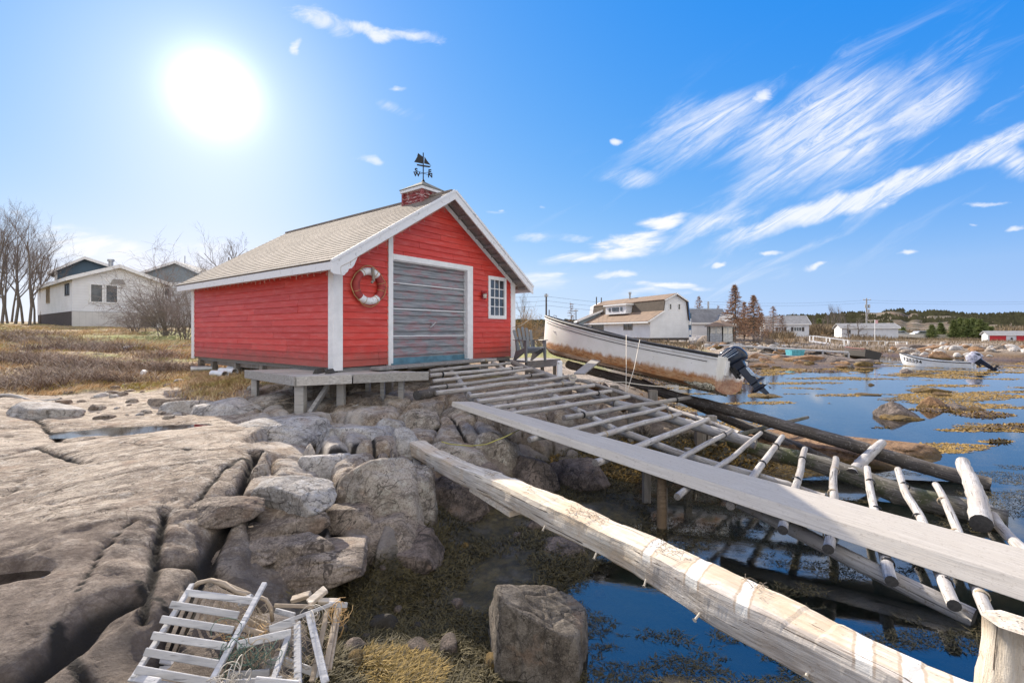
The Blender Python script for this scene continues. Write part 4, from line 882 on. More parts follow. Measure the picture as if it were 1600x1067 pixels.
# hewn timber in the foreground
def build_timber():
    p0 = Vector((-1.34, 6.5, .80)); p1 = Vector((2.13, 1.26, .95)); d = p1-p0; L_ = d.length; q = d.to_track_quat('X', 'Z'); mw = Matrix.Translation(p0) @ q.to_matrix().to_4x4()
    ns = 300; prof = [(-.128,-.085),(-.132,-.03),(-.130,.04),(-.118,.085),(-.06,.096),(0,.099),(.06,.096),(.120,.082),(.133,.03),(.13,-.04),(.11,-.10),(.0,-.115),(-.10,-.11)]
    n = len(prof); t = np.linspace(0, 1, ns+1); P = np.array(prof); X_ = np.repeat((t*L_)[:,None], n, 1); Y_ = np.repeat(P[None,:,0], ns+1, 0).copy(); Z_ = np.repeat(P[None,:,1], ns+1, 0).copy()
    w = 1.0+.12*vn(t*L_*1.3, t*0, seed=9)+.10*t; Y_ *= w[:,None]; Z_ *= (.90+.16*t)[:,None]; Y_ += (vn(t*L_*.8, t*0+5, seed=2)*.035)[:,None]; Z_ += (vn(t*L_*.9, t*0+8, seed=2)*.018)[:,None]
    Y_ += fbm(X_*3.2, P[None,:,0]*9+0*X_, P[None,:,1]*9+0*X_, 4, 14)*.022; Z_ += fbm(X_*2.6+9, P[None,:,0]*9+0*X_, P[None,:,1]*9+0*X_, 4, 15)*.020
    top = (P[None,:,1] > .07); cut = np.zeros(ns+1)
    for c0, c1, dd in ((.50,.66,.012),(1.30,1.44,.010),(2.05,2.25,.014),(3.0,3.1,.010),(3.55,3.70,.014),(4.1,4.2,.012),(4.35,4.42,.010),(5.0,5.15,.016),(5.45,5.6,.014),(5.85,5.98,.012)): cut += dd*.4*((t*L_ > c0)&(t*L_ < c1))
    Z_ -= top*cut[:,None]; V = np.stack([X_, Y_, Z_], -1).reshape(-1, 3); i = np.arange(len(V)).reshape(ns+1, n); j = np.roll(i, -1, 1)
    Fc = np.stack([i[:-1], j[:-1], j[1:], i[1:]], -1).reshape(-1, 4).tolist(); Fc += [tuple(int(x) for x in i[0][::-1]), tuple(int(x) for x in i[-1])]
    o = mesh('hewn_timber', V, Fc, M_['hewn2'], mw=mw); tag(o, 'weathered rough-hewn cream timber spanning from the rock ledge across the foreground water', 'timber')
    k = MB(); k.board(mw @ Vector((.12, -.02, -.10)), mw @ Vector((.34, -.10, -.20)), .10, .03); adopt(k.build('splinter_board', M_['weathered']), o)
    k = MB(); k.board(mw @ Vector((1.75, -.03, -.10)), mw @ Vector((2.55, -.05, -.125)), .12, .05); adopt(k.build('splinter_board', M_['hewn']), o)
    for x, y, ln in ((4.55, .135, .09), (3.1, .13, .03), (4.15, .14, .03), (3.7, .135, .03), (5.1, .14, .05)):
        a = mw @ Vector((x, -y*.95, -.05)); b = mw @ Vector((x+.01, -y*.95-ln, -.075)); adopt(MB().tube([a, b, b+(b-a).normalized()*.006], [.007, .006, .013], 8).build('nail', M_['rope']), o)
    return mw
def hewn2():
    t = MT('axe_hewn_timber', .9); g = t.noise(t.vec(sc=(1.6,26,26)), 1, 7, .7); big = t.noise(t.vec(), 2.6, 6, .65); n = t.noise(t.vec(), 22, 6, .75); s = t.sep(t.vec())
    c = t.mix(t.ss(g, .3, .7), (.50,.41,.30), (.80,.72,.60)); c = t.mix(t.ss(big, .47, .62, 0, .7), c, (.56,.42,.28))
    c = t.mix(t.ss(s[1], -.10, -.13, 0, .75), c, t.mix(t.ss(g, .35, .6), (.25,.22,.20), (.58,.54,.50)))
    for bx_, bw in ((4.10, .035), (4.44, .045), (4.74, .035), (5.27, .035), (5.44, .04), (5.62, .05)):
        d_ = t.math('ABSOLUTE', t.math('SUBTRACT', t.math('ADD', s[0], t.math('ADD', t.math('MULTIPLY', s[1], .35), t.math('MULTIPLY', t.noise(t.vec(), 14, 3), .03))), bx_+.015)); c = t.mix(t.math('MULTIPLY', t.ss(d_, bw*.9, bw, .85, 0), t.ss(s[2], .03, .07)), c, t.mix(t.ss(n, .4, .6), (.70,.68,.63), (.80,.78,.73)))
        e_ = t.math('ABSOLUTE', t.math('SUBTRACT', d_, bw*1.05)); c = t.mix(t.math('MULTIPLY', t.ss(e_, .004, .010, .5, 0), t.ss(s[2], .03, .07)), c, (.34,.23,.14))
    cr = t.ss(t.noise(t.vec(sc=(1.2,60,60)), 1, 4, .5), .63, .68); c = t.mix(cr, c, (.10,.075,.055)); kn = t.ss(t.noise(t.vec(sc=(1,1.4,1.4)), 7.5, 3, .5), .70, .74); c = t.mix(kn, c, (.20,.085,.03)); c = t.mix(t.ss(n, .60, .68, 0, .6), c, (.26,.19,.13))
    t.col(c); t.bump(g, .8, .018); t.bump(cr, -.8, .012); t.bump(n, .5, .008); return t.out()
M_['hewn2'] = hewn2()
TM = build_timber()
gr = MB(); rg = random.Random(8)
for cx_, cy_, nn_, sp in ((3.45, .0, 50, .10), (4.2, .02, 26, .07), (2.05, 0, 24, .07), (1.35, .02, 26, .09), (2.7, .02, 12, .05), (4.75,.04,12,.05)):
    for i in range(nn_):
        a = rg.uniform(0, 6.28); p = Vector((cx_+rg.gauss(0, sp), cy_+rg.gauss(0, .035), .103+rg.uniform(0, .02))); d = Vector((math.cos(a), math.sin(a)*.8, rg.uniform(-.1, .45)))*rg.uniform(.03, .085)
        gr.tube([TM @ p, TM @ (p+d*.5+Vector((0,0,.012))), TM @ (p+d)], .0017, 3, False)
tag(gr.build('dry_straw', M_['lathtan']), 'tufts of dry straw and twigs lying on top of the hewn timber', 'straw', kind='stuff')
# pale post at the lower right corner
pp = Vector((1.66, 1.56, 0)); po = logobj('cut_post', (pp.x-.14, pp.y-.06, -.6), (pp.x+.045, pp.y+.02, 1.42), .125, .105, M_['hewn2'], 77, bend=.01, rough=.2, n=9, cap=M_['hewn']); tag(po, 'short cut pale post standing at the lower right corner of the photo', 'post')
# ------------------------------------------------------------ plank landing left of the shed door
def quadslab(name, pts, t, mat, parent):
    b = [Vector(p)-Vector((0,0,t)) for p in pts]; n = len(pts); return mesh(name, [*map(Vector, pts)]+b, [tuple(range(n)), tuple(range(2*n-1, n-1, -1))]+[(i, i+n, (i+1) % n+n, (i+1) % n) for i in range(n)], mat, parent)
def build_deck():
    zt = 1.62; A = on(463, 589, zt); B = on(385, 578.5, zt); C = on(669, 581, zt); A.z = B.z = C.z = zt
    ba = (B-A); D = C+ba.normalized()*.55; r = empty('plank_deck', (A.x, A.y, g1(A.x, A.y))); tag(r, 'low grey plank deck on posts in front of the white corner of the red shed', 'deck'); iv = Vector(r.location)
    top = []; e = C-A; n = 14; rg = random.Random(3)
    # boards run along the front edge, stacked back towards the shed
    bd = ba.normalized(); el = e.normalized(); wd = ba.length/11
    for k in range(11):
        a0 = A+bd*(k*wd+.004); a1 = A+bd*((k+1)*wd-.004); ln = e.length*(1-k*.062)+.02; j = rg.uniform(-.003, .003)
        pts = [a0-el*.01, a0+el*ln, a1+el*ln, a1-el*.01]; adopt(bevel(quadslab('deck_board', [p+Vector((0,0,j)) for p in pts[::1]], .035, M_['deckwood'], None), .004), r)
    for p0, p1 in ((A, A+el*.91), (A+el*.93, C), (B, A)):
        m = MB(); nrm = (p1-p0).normalized().cross(Vector((0,0,1))); m.board(p0+nrm*.02+Vector((0,0,-.072)), p1+nrm*.02+Vector((0,0,-.072)), .035, .165); o = m.build('rim_board', M_['deckwood']); adopt(bevel(o, .005), r)
    def post(u, v, y, w=.11, zc=zt-.16, nm='leg', tlt=0):
        p = at(u, v, y); g = g1(p.x, p.y); adopt(bevel(MB().box((p.x-w/2, p.y-w/2, g-.15), (p.x+w/2, p.y+w/2, zc)).build(nm, M_['deckwood'], None), .006), r)
    post(470, 640, 8.33, .16, nm='corner_leg'); post(399, 620, 9.35, .11); post(533, 610, 8.75, .13); post(598, 610, 9.25, .08); post(627, 605, 9.1, .10); post(575,600,9.6,.09)
    a = at(478, 652, 8.15); b = at(512, 603, 8.6); adopt(MB().board((a.x, a.y, g1(a.x, a.y)+.02), b, .06, .14, (0,-1,0)).build('brace', M_['weathered']), r)
    # two dark wedge blocks on top
    for u in (494.5, 513.5):
        p = on(u, 584, zt); w = .055; k = MB().add([(p.x-w, p.y-.05, zt), (p.x+w, p.y-.05, zt), (p.x+w*.15, p.y-.04, zt+.09), (p.x-w*.15, p.y-.04, zt+.09), (p.x-w*1.2, p.y+.35, zt), (p.x+w*.8, p.y+.35, zt), (p.x, p.y+.33, zt+.08), (p.x-w*.2, p.y+.33, zt+.08)], [(0,1,2,3), (5,4,7,6), (4,0,3,7), (1,5,6,2), (3,2,6,7), (4,5,1,0)]).build('keel_block', M_['darkcap'])
        tag(k, 'left dark wedge-shaped keel block on the plank deck' if u < 500 else 'right dark wedge-shaped keel block on the plank deck', 'block')
build_deck()
# step plank in front of the door
sp = MB(); a = SH @ Vector((.62, -.42, -.035)); b = SH @ Vector((4.32, -.30, -.02)); sp.board(a, b, .30, .06); o = bevel(sp.build('step_plank', M_['weathered_x']) if False else sp.build('step_plank', M_['weathered']), .008); tag(o, 'long thick grey step plank laid across the front of the shed door', 'plank')
for k, (x, y) in enumerate(((.95, -.40), (2.4, -.36), (4.0, -.31))):
    p = SH @ Vector((x, y, 0)); g = g1(p.x, p.y); bl = boxo('step_block', (p.x-.09, p.y-.07, g-.1), (p.x+.09, p.y+.07, FL-.067), M_['post']); tag(bl, ['wooden block under the left end of the step plank', 'wooden block under the middle of the step plank', 'wooden block under the right end of the step plank'][k], 'block')
lg = logobj('short_log', on(651, 618, 1.3), on(683, 612, 1.3), .085, .08, M_['darklog'], 93, cap=M_['darkcap']); tag(lg, 'short sawn log at the right end of the plank deck', 'log')
# side porch with the chair
pz = 1.60
def build_porch():
    A_ = at(803, 575, 12.9); r = empty('side_porch', (A_.x, A_.y, 1.1)); tag(r, 'narrow grey board porch carrying the plastic chair beside the shed', 'porch')
    for k in range(7):
        p0 = SH @ Vector((W-.35+k*0, -.62+k*.145, 0)); p1 = SH @ Vector((W+1.25, -.62+k*.145, 0)); p0.z = p1.z = pz-.018; adopt(MB().board(p0, p1, .137, .036).build('deck_board', M_['weathered']), r)
    p0 = SH @ Vector((W-.35, -.72, 0)); p1 = SH @ Vector((W+1.3, -.72, 0)); p0.z = p1.z = pz-.10; adopt(MB().board(p0, p1, .04, .20).build('rim_board', M_['weathered']), r)
    for x in (W-.2, W+.55, W+1.2):
        p = SH @ Vector((x, -.6, 0)); g = g1(p.x, p.y); adopt(MB().box((p.x-.05, p.y-.05, g-.2), (p.x+.05, p.y+.05, pz-.04)).build('leg', M_['post']), r)
build_porch()
def build_chair():
    p = at(829, 564, 12.55); r = empty('adirondack_chair', (p.x, p.y, pz+.0)); r.rotation_euler = (0, 0, R(28)); tag(r, 'grey plastic slatted garden chair between the red shed and the boat bow', 'chair')
    g = M_['chair']                                   # local: -y is forward
    for i in range(5):
        x = (i-2)*.098; fan = (i-2)*.030; top = .93-.028*abs(i-2)**1.6; m = MB(); w0, w1 = .040, .046
        ps = [(x-w0, .22, .25), (x+w0, .22, .25), (x+fan+w1, .43, top-.03), (x+fan+w1*.5, .44, top), (x+fan-w1*.5, .44, top), (x+fan-w1, .43, top-.03)]
        m.add(ps+[(a, b+.02, c) for a, b, c in ps], [(0,1,2,3,4,5), (11,10,9,8,7,6)]+[(k, k+6, (k+1) % 6+6, (k+1) % 6) for k in range(6)]); bevel(m.build('back_slat', g, r), .004)
    for i in range(5):
        y = -.24+i*.10; z = .38-.035*i; bevel(MB().board((-.25, y, z), (.25, y, z), .088, .02, (0, -.3, 1)).build('seat_slat', g, r), .004)
    bevel(MB().board((-.26, .38, .62), (.26, .38, .62), .02, .06).build('back_rail', g, r), .004)
    for s in (-1, 1):
        m = MB().prism([(-.30, .56), (.30, .56), (.33, .58), (-.30, .585)], s*.31-.055, s*.31+.055); o = m.build('armrest', g, r); o.matrix_local = Matrix.Rotation(R(90), 4, 'Z'); bevel(o, .008)
        m = MB().prism([(-.30, 0), (-.24, 0), (-.18, .30), (-.17, .56), (-.30, .56), (-.31, .3)], s*.285-.02, s*.285+.02); o = m.build('leg', g, r); o.matrix_local = Matrix.Rotation(R(90), 4, 'Z'); bevel(o, .006)
        m = MB().prism([(-.25, .30), (.40, .0), (.46, 0.0), (.30, .30), (.34, .58), (.29, .58), (.22, .28), (-.25, .40)], s*.27-.02, s*.27+.02); o = m.build('leg', g, r); o.matrix_local = Matrix.Rotation(R(90), 4, 'Z'); bevel(o, .006)
build_chair()
# ------------------------------------------------------------ boats
def hull_parts(r, L_, beam, sheer, keel, mats, stripe=True, rail=.028):
    # local: x from stern (0) to bow (L_), y beam, z up; open boat with thickness
    ns, nc = 40, 12
    def sec(t):
        hb = beam/2*(.90+.10*math.sin(min(t/.45, 1)*math.pi/2)) * (1-max(0, (t-.42)/.58)**2.3)**.85 if t < 1 else .0
        return max(hb, .012)
    out = []; xs = []
    for i in range(ns+1):
        t = (i/ns)**.9; hb = sec(t); zk, zs = keel(t), sheer(t); row = []
        for k in range(nc+1):
            q = k/nc                                   # 0 keel, 1 sheer
            flat = 1-t**2*.75
            yb = hb*(min(1, (q/.42))**(.75+.5*t))*(.86 if q < .42 else .86+.14*((q-.42)/.58)) if q < .42 else hb*(.86+.14*((q-.42)/.58)**.8)
            dz = q*q*.9*.42 if q < .42 else .16+(q-.42)/.58*.84
            zz = zk+(zs-zk)*(dz if q >= .42 else .16*(q/.42)**(1.4))
            xx = t*L_ - (1-q)*max(0, t-.93)/.07*.16*1.0
            row.append((xx, yb, zz))
        out.append(row)
    vs = []; idx = []
    for i, row in enumerate(out):
        full = [(x, -y, z) for x, y, z in row[::-1]] + [(x, y, z) for x, y, z in row[1:]]; idx.append([len(vs)+k for k in range(len(full))]); vs += full
    m = len(idx[0]); fs = [(idx[i][k], idx[i][k+1], idx[i+1][k+1], idx[i+1][k]) for i in range(ns) for k in range(m-1)]
    fs.append(tuple(idx[0])[::-1]); h = mesh('hull', vs, fs, mats['hull'], r, True); so = h.modifiers.new('thick', 'SOLIDIFY'); so.thickness = .025; so.offset = -1
    es = h.modifiers.new('es', 'EDGE_SPLIT'); es.split_angle = R(50)
    for s in (-1, 1):
        rl = MB(); rl.tube([(row[-1][0], s*(row[-1][1]+.008), row[-1][2]+.005) for row in out], rail, 8); rl.build('gunwale', mats['rail'], r, True)
        if stripe:
            st = MB(); P = []
            for row in out[1:ns-1]:
                k0 = row[-1]; zk = row[0][2]; zz = k0[2]-.145-.05*0; q = (zz-zk)/(k0[2]-zk); q = .42+(q-.16)/.84*.58; k = q*nc; a = int(k); f = k-a; y = row[a][1]*(1-f)+row[min(a+1, nc)][1]*f; x = row[a][0]*(1-f)+row[min(a+1, nc)][0]*f; P.append((x, s*(y+.006), zz))
            st.tube(P, mats.get('sr', .008), 6); st.build('stripe', mats['stripe'], r, True)
    lip = MB(); lip.add([(x, y*s_, z) for s_ in (1,) for (x, y, z) in [row[-1] for row in out]], [])
    kl = MB(); kl.tube([(row[0][0], 0, row[0][2]-.015) for row in out], .028, 6); kl.build('keel', mats['keel'], r, True)
    tw = MB()
    for t in (.30, .58, .82):
        hb = sec(t)*.93; z = keel(t)+(sheer(t)-keel(t))*.70; tw.box((t*L_-.13, -hb, z-.03), (t*L_+.13, hb, z))
    tw.build('thwart', mats['hull'], r)
    hb = sec(.95)*.95; MB().add([(L_*.86, -sec(.86)*.94, sheer(.86)-.03), (L_*.86, sec(.86)*.94, sheer(.86)-.03), (L_*.96, sec(.96)*.9, sheer(.96)-.03), (L_*.96, -sec(.96)*.9, sheer(.96)-.03)], [(0,1,2,3)]).build('bow_deck', mats['hull'], r)
    return out
def outboard(par, loc, tilt, s=1.0, cov=None, cowlmat=None):
    g = empty('outboard_motor'); g.parent = par; g.matrix_local = Matrix.Translation(loc) @ Matrix.Rotation(tilt, 4, 'Y') @ Matrix.Scale(s, 4)
    cm = cowlmat or M_['navy']                        # local: -x astern, z up, pivot at the clamp
    # cowling: stacked rounded sections
    secs = [(-.02, .02, .26, .15), (.03, .03, .30, .165), (.12, .035, .315, .17), (.22, .03, .305, .165), (.32, .02, .28, .15), (.39, .0, .23, .125), (.425, -.01, .15, .09)]
    m = MB(); n = 20; vs = []
    for z, xo, a, b in secs:
        for k in range(n):
            q = 2*math.pi*k/n; c, s_ = math.cos(q), math.sin(q); vs.append((-.18+xo*-1+a*math.copysign(abs(c)**.6, c), b*math.copysign(abs(s_)**.6, s_), z+.06+.03*c))
    m.add(vs, [(i*n+k, i*n+(k+1) % n, (i+1)*n+(k+1) % n, (i+1)*n+k) for i in range(len(secs)-1) for k in range(n)]+[tuple(range(n))[::-1], tuple((len(secs)-1)*n+k for k in range(n))])
    c = m.build('cowling', cm, g, True)
    if not cov:
        for sgn in (-1, 1):
            for z0, z1, w in ((.20, .245, .012), (.275, .29, .006), (.315, .325, .006)):
                MB().add([(-.42, sgn*.172, z0), (.06, sgn*.172, z1-.01), (.06, sgn*.172, z1+w), (-.42, sgn*.172, z0+w)], [(0,1,2,3)]).build('cowling_stripe', M_['silverblue'], c)
            lt = MB()
            for k in range(8): lt.box((-.33+k*.042, sgn*.168-.004, .375), (-.305+k*.042, sgn*.168+.004, .40))
            lt.build('cowling_mark', M_['white'], c)
    m = MB(); m.add([(-.36, -.11, .06), (-.02, -.11, .06), (-.02, .11, .06), (-.36, .11, .06), (-.33, -.075, -.14), (-.08, -.075, -.14), (-.08, .075, -.14), (-.33, .075, -.14)], [(3,2,1,0), (4,5,6,7), (0,1,5,4), (1,2,6,5), (2,3,7,6), (3,0,4,7)])
    m.add([(-.33, -.06, -.14), (-.10, -.06, -.14), (-.10, .06, -.14), (-.33, .06, -.14), (-.34, -.035, -.62), (-.14, -.03, -.62), (-.14, .03, -.62), (-.34, .035, -.62)], [(3,2,1,0), (4,5,6,7), (0,1,5,4), (1,2,6,5), (2,3,7,6), (3,0,4,7)])
    bevel(m.build('drive_leg', cm, g), .02, 2)
    MB().board((-.50, 0, -.60), (-.12, 0, -.60), .20, .018).build('cavitation_plate', cm, g)
    if not cov: MB().prism([(-.345, -.2), (-.30, -.2), (-.31, -.42), (-.42, -.58), (-.50, -.60), (-.36, -.40)], -.066, .066).build('leg_patch', M_['silverblue'], g)
    m = MB().tube([(-.06, 0, -.76), (-.12, 0, -.76), (-.34, 0, -.76), (-.44, 0, -.76)], [.012, .05, .055, .03], 12).prism([(-.33, -.61), (-.15, -.61), (-.17, -.76), (-.30, -.76)], -.022, .022).prism([(-.36, -.78), (-.20, -.78), (-.29, -.98), (-.38, -.99)], -.009, .009)
    m.build('gearcase', cm, g, False)
    m = MB()
    for k in range(3):
        a = k*2*math.pi/3+.3; ca, sa = math.cos(a), math.sin(a); v = []
        for rr, wd, px in ((.03, .03, 0), (.09, .055, .02), (.13, .05, .03), (.15, .02, .03)):
            for e in (-1, 1): t_ = e*wd; v.append((-.47-px*e, rr*ca-t_*sa, -.76+rr*sa+t_*ca))
        m.add(v, [(0,1,3,2), (2,3,5,4), (4,5,7,6)])
    m.tube([(-.44, 0, -.76), (-.54, 0, -.76)], [.032, .018], 10); pr = m.build('propeller', M_['silverblue'] if not cov else M_['black'], g); pr.modifiers.new('s', 'SOLIDIFY').thickness = .008
    m = MB().box((-.03, -.13, -.30), (.03, -.07, .06)).box((-.03, .07, -.30), (.03, .13, .06)).box((-.10, -.10, -.22), (-.03, .10, -.02)).tube([(.0, -.10, .0), (.12, -.10, .0)], .012).tube([(.0, .10, .0), (.12, .10, .0)], .012)
    bevel(m.build('clamp_bracket', M_['black'], g), .01)
    MB().tube([(-.04, 0, -.25), (-.20, .0, -.33)], .02, 8).tube([(-.05, .08, -.1), (-.20, .06, .03)], .015, 8).build('tilt_strut', M_['galv'], g)
    if cov:
        cv = MB(); vs = []; cv_secs = [(-.06, .34, .20), (.05, .36, .22), (.20, .35, .21), (.36, .31, .18), (.46, .2, .12)]
        for z, a, b in cv_secs:
            for k in range(n): q = 2*math.pi*k/n; vs.append((-.18+(a+.012*math.sin(5*q))*math.cos(q), (b+.012*math.cos(7*q))*math.sin(q), z+.06))
        cv.add(vs, [(i*n+k, i*n+(k+1) % n, (i+1)*n+(k+1) % n, (i+1)*n+k) for i in range(len(cv_secs)-1) for k in range(n)]+[tuple((len(cv_secs)-1)*n+k for k in range(n))]); cv.build('motor_cover', cov, g, True)
    return g
BS = Vector((4.52, 9.95, 1.07)); BD = Vector((-3.70, 3.84, 0)); BL = 5.42
def build_boat():
    x_ = Vector((BD.x, BD.y, .74)).normalized(); y_ = Vector((0,0,1)).cross(x_).normalized(); z_ = x_.cross(y_)
    mw = Matrix([[x_.x, y_.x, z_.x, BS.x], [x_.y, y_.y, z_.y, BS.y], [x_.z, y_.z, z_.z, BS.z], [0,0,0,1]]) @ Matrix.Rotation(R(7), 4, 'X')
    r = empty('motorboat', mw=mw); tag(r, 'white open boat with rust-stained bottom hauled up on log skids, bow towards the shed', 'boat')
    sheer = lambda t: .76+.03*t+.42*max(0, t-.25)**1.7
    keel = lambda t: .02*t + (max(0, t-.86)/.14)**2.2*.30
    out = hull_parts(r, BL, 1.86, sheer, keel, dict(hull=M_['hull'], rail=M_['rubber'], stripe=M_['rubber'], keel=M_['barn']), rail=.034)
    # white moulding under the rail and the barnacled corner of the transom
    for s in (-1, 1):
        MB().tube([(row[-1][0], s*(row[-1][1]+.012), row[-1][2]-.055) for row in out], .014, 6).build('rub_strake', M_['cleanwhite'], r, True)
        b = MB(); pts = [(-.012+i*.075, s*(.79+.006*i-.028*(i%2)), .10+.016*(i % 3)) for i in range(9)]; b.tube(pts, [.06,.075,.07,.07,.06,.05,.04,.03,.015], 8); b.build('barnacle_patch', M_['barn'], r, True)
    MB().box((-.05, -.38, .40), (.01, .38, .70)).build('motor_board', M_['white'], r)
    MB().tube([(BL-.35, -.06, sheer(.93)+.02), (BL-.35, -.06, sheer(.93)+.10), (BL-.35, .06, sheer(.93)+.10), (BL-.35, .06, sheer(.93)+.02)], .012).build('bow_cleat', M_['galv'], r)
    outboard(r, (-.06, .18, .56), R(46), .80)
    return r, mw
boat, BM = build_boat()
# tackle round the boat
def sag(a, b, s, n=14): return [Vector(a).lerp(Vector(b), i/n)-Vector((0, 0, s*4*(i/n)*(1-i/n))) for i in range(n+1)]
rope('mooring_rope', sag(at(893, 590, 9.2), at(975, 597, 9.0), .02)+sag(at(975, 597, 9.0), at(1074, 605, 9.55), .03), .010, M_['rope'], 'thick pale mooring rope stretched from the slipway poles to the white boat stern')
rope('hanging_rope', [at(980, 525, 10.7)+Vector((-.05,-.12,.02)), at(978.5, 575, 9.3), at(978, 613, 8.1)], .007, M_['rope'], 'straight thin white rope hanging from the boat rail to the slipway')
rope('hanging_rope', [at(1001, 532, 10.5)+Vector((-.05,-.12,.02)), at(991, 575, 9.2), at(980, 611, 8.1)], .007, M_['rope'], 'slanting thin white rope beside the straight one from boat rail to slipway')
m = MB()
for k in range(3):
    c = at(895, 589+k, 9.15); m.tube([c+Vector((math.cos(a)*.07, .02*math.sin(3*a), math.sin(a)*.05)) for a in [x*2*math.pi/12 for x in range(13)]], .010, 5)
tag(m.build('rope_knot', M_['rope'], None, True), 'knotted pale rope loops on the slipway pole in front of the bow', 'rope')
rope('yellow_rope', [on(812, 671, .85), at(790, 682, 6.4), at(760, 694, 6.3), at(735, 696.5, 6.2), at(705, 694, 6.1), at(690, 690, 6.05)], .0075, M_['yrope'], 'thin yellow rope draped from the long beam to the hewn timber')
rope('slack_rope', [at(800, 512, 13.2), at(815, 508, 13.0), at(826, 500, 13.2), at(838, 496, 13.5)], .008, M_['rope'], 'pale rope running from the shed corner towards the boat bow')
tag(boxo('bollard_block', at(874, 589, 9.9)-Vector((.05,.05,.0)), at(874, 589, 9.9)+Vector((.06,.06,.34)), M_['white'], None, .02), 'small white post stub standing below the boat keel', 'post')
for k, (u, v, zt) in enumerate(((1094, 650, .55), (1111, 652, .55), (960, 600, .9), (1020, 615, .8))):
    y = (9.0, 9.05, 11.2, 10.4)[k]; p = at(u, v, y); g = g1(p.x, p.y); top = .80 if k < 2 else 1.12
    tag(boxo('skid_post', (p.x-.09, p.y-.07, g-.2), (p.x+.09, p.y+.07, top), M_['post'], None, .008), ['left of two short square posts under the boat stern', 'right of two short square posts under the boat stern', 'short square post under the middle of the boat', 'square post between boat middle and stern'][k], 'post')
MB_t = MB().board(at(905, 584, 10.4), at(935, 560, 11.6), .25, .03)
tag(MB_t.build('loose_board', M_['weathered']), 'pale loose board leaning between the porch and the boat keel', 'board')
# moored boat
def build_moored():
    y = 31.; p = on(1420, 575.5, 0); st = on(1522, 577, -.05); bow = on(1405, 570.5, 0); d = (bow-st); d.z = 0; L_ = d.length*1.0; x_ = d.normalized(); y_ = Vector((0,0,1)).cross(x_)
    mw = Matrix([[x_.x, y_.x, 0, st.x], [x_.y, y_.y, 0, st.y], [0, 0, 1, -.13], [0,0,0,1]]); r = empty('motorboat', mw=mw); tag(r, 'slim white open boat numbered 125594 floating on the bay with motor tilted', 'boat')
    sheer = lambda t: .50+.10*t+.95*max(0, t-.35)**1.9; keel = lambda t: .0+(max(0, t-.85)/.15)**2*.45
    out = hull_parts(r, L_, 1.7, sheer, keel, dict(hull=M_['hullclean'], rail=M_['rubber'], stripe=M_['hullclean'], keel=M_['hullclean']), rail=.035)
    # number on the side towards the viewer, laid on the flare
    side = 1 if (mw.to_3x3() @ Vector((0, 1, 0))).y < 0 else -1
    i = int(36); 
    for k, ch in enumerate('125594'):
        t = .905-k*.050; fi = t**(1/.9)*40; i0 = int(fi); ff = fi-i0; L3 = lambda q_: [Vector(out[i0][q_]).lerp(Vector(out[i0+1][q_]), ff)]; row = {q_: L3(q_)[0] for q_ in (7, 9, 11)}; nrow = {9: Vector(out[i0+1][9])+Vector(out[i0+1][9])-Vector(out[i0][9])}; nrow[9] = row[9]+(Vector(out[i0+1][9])-Vector(out[i0][9])); q = row[9]; a = Vector((nrow[9][0]-q[0], side*(nrow[9][1]-q[1]), 0)).normalized()*-1
        up = Vector((0, side*(row[11][1]-row[7][1]), row[11][2]-row[7][2])).normalized(); n_ = a.cross(up).normalized(); up = n_.cross(a)
        if n_.y*side < 0: n_ = -n_
        c = Vector((q[0], side*q[1], q[2]+.02))+n_*.02; ml = Matrix([[a.x, up.x, n_.x, c.x], [a.y, up.y, n_.y, c.y], [a.z, up.z, n_.z, c.z], [0,0,0,1]])
        text(ch, 'number', r, ml, .33, M_['rubber'], .002, .008)
    outboard(r, (-.05, 0, .52), R(48), 1.15, M_['cover'])
M_['hullclean'] = plain('white_fibreglass', (.74,.75,.76), .35, var=.08)
M_['cover'] = plain('pale_motor_cover', (.42,.42,.50), .8, var=.5, sc=9)
build_moored()
def small_dory():
    a = on(1362, 562, .05); b = on(1318, 553, .35); d = b-a; x_ = Vector((d.x, d.y, 0)).normalized(); y_ = Vector((0,0,1)).cross(x_); mw = Matrix([[x_.x, y_.x, 0, a.x], [x_.y, y_.y, 0, a.y], [0,0,1,.05], [0,0,0,1]]) @ Matrix.Rotation(R(14), 4, 'X')
    r = empty('old_dory', mw=mw); tag(r, 'old dark wooden boat beached on the rocks beside the far wharf', 'boat'); L_ = max(3.5, Vector((d.x, d.y)).length)
    hull_parts(r, min(L_, 5.5), 1.5, lambda t: .75+.3*max(0, t-.4), lambda t: .1*max(0, t-.8)/.2, dict(hull=M_['darkcap'], rail=M_['oldred'], stripe=M_['oldred'], keel=M_['darkcap']))
small_dory()
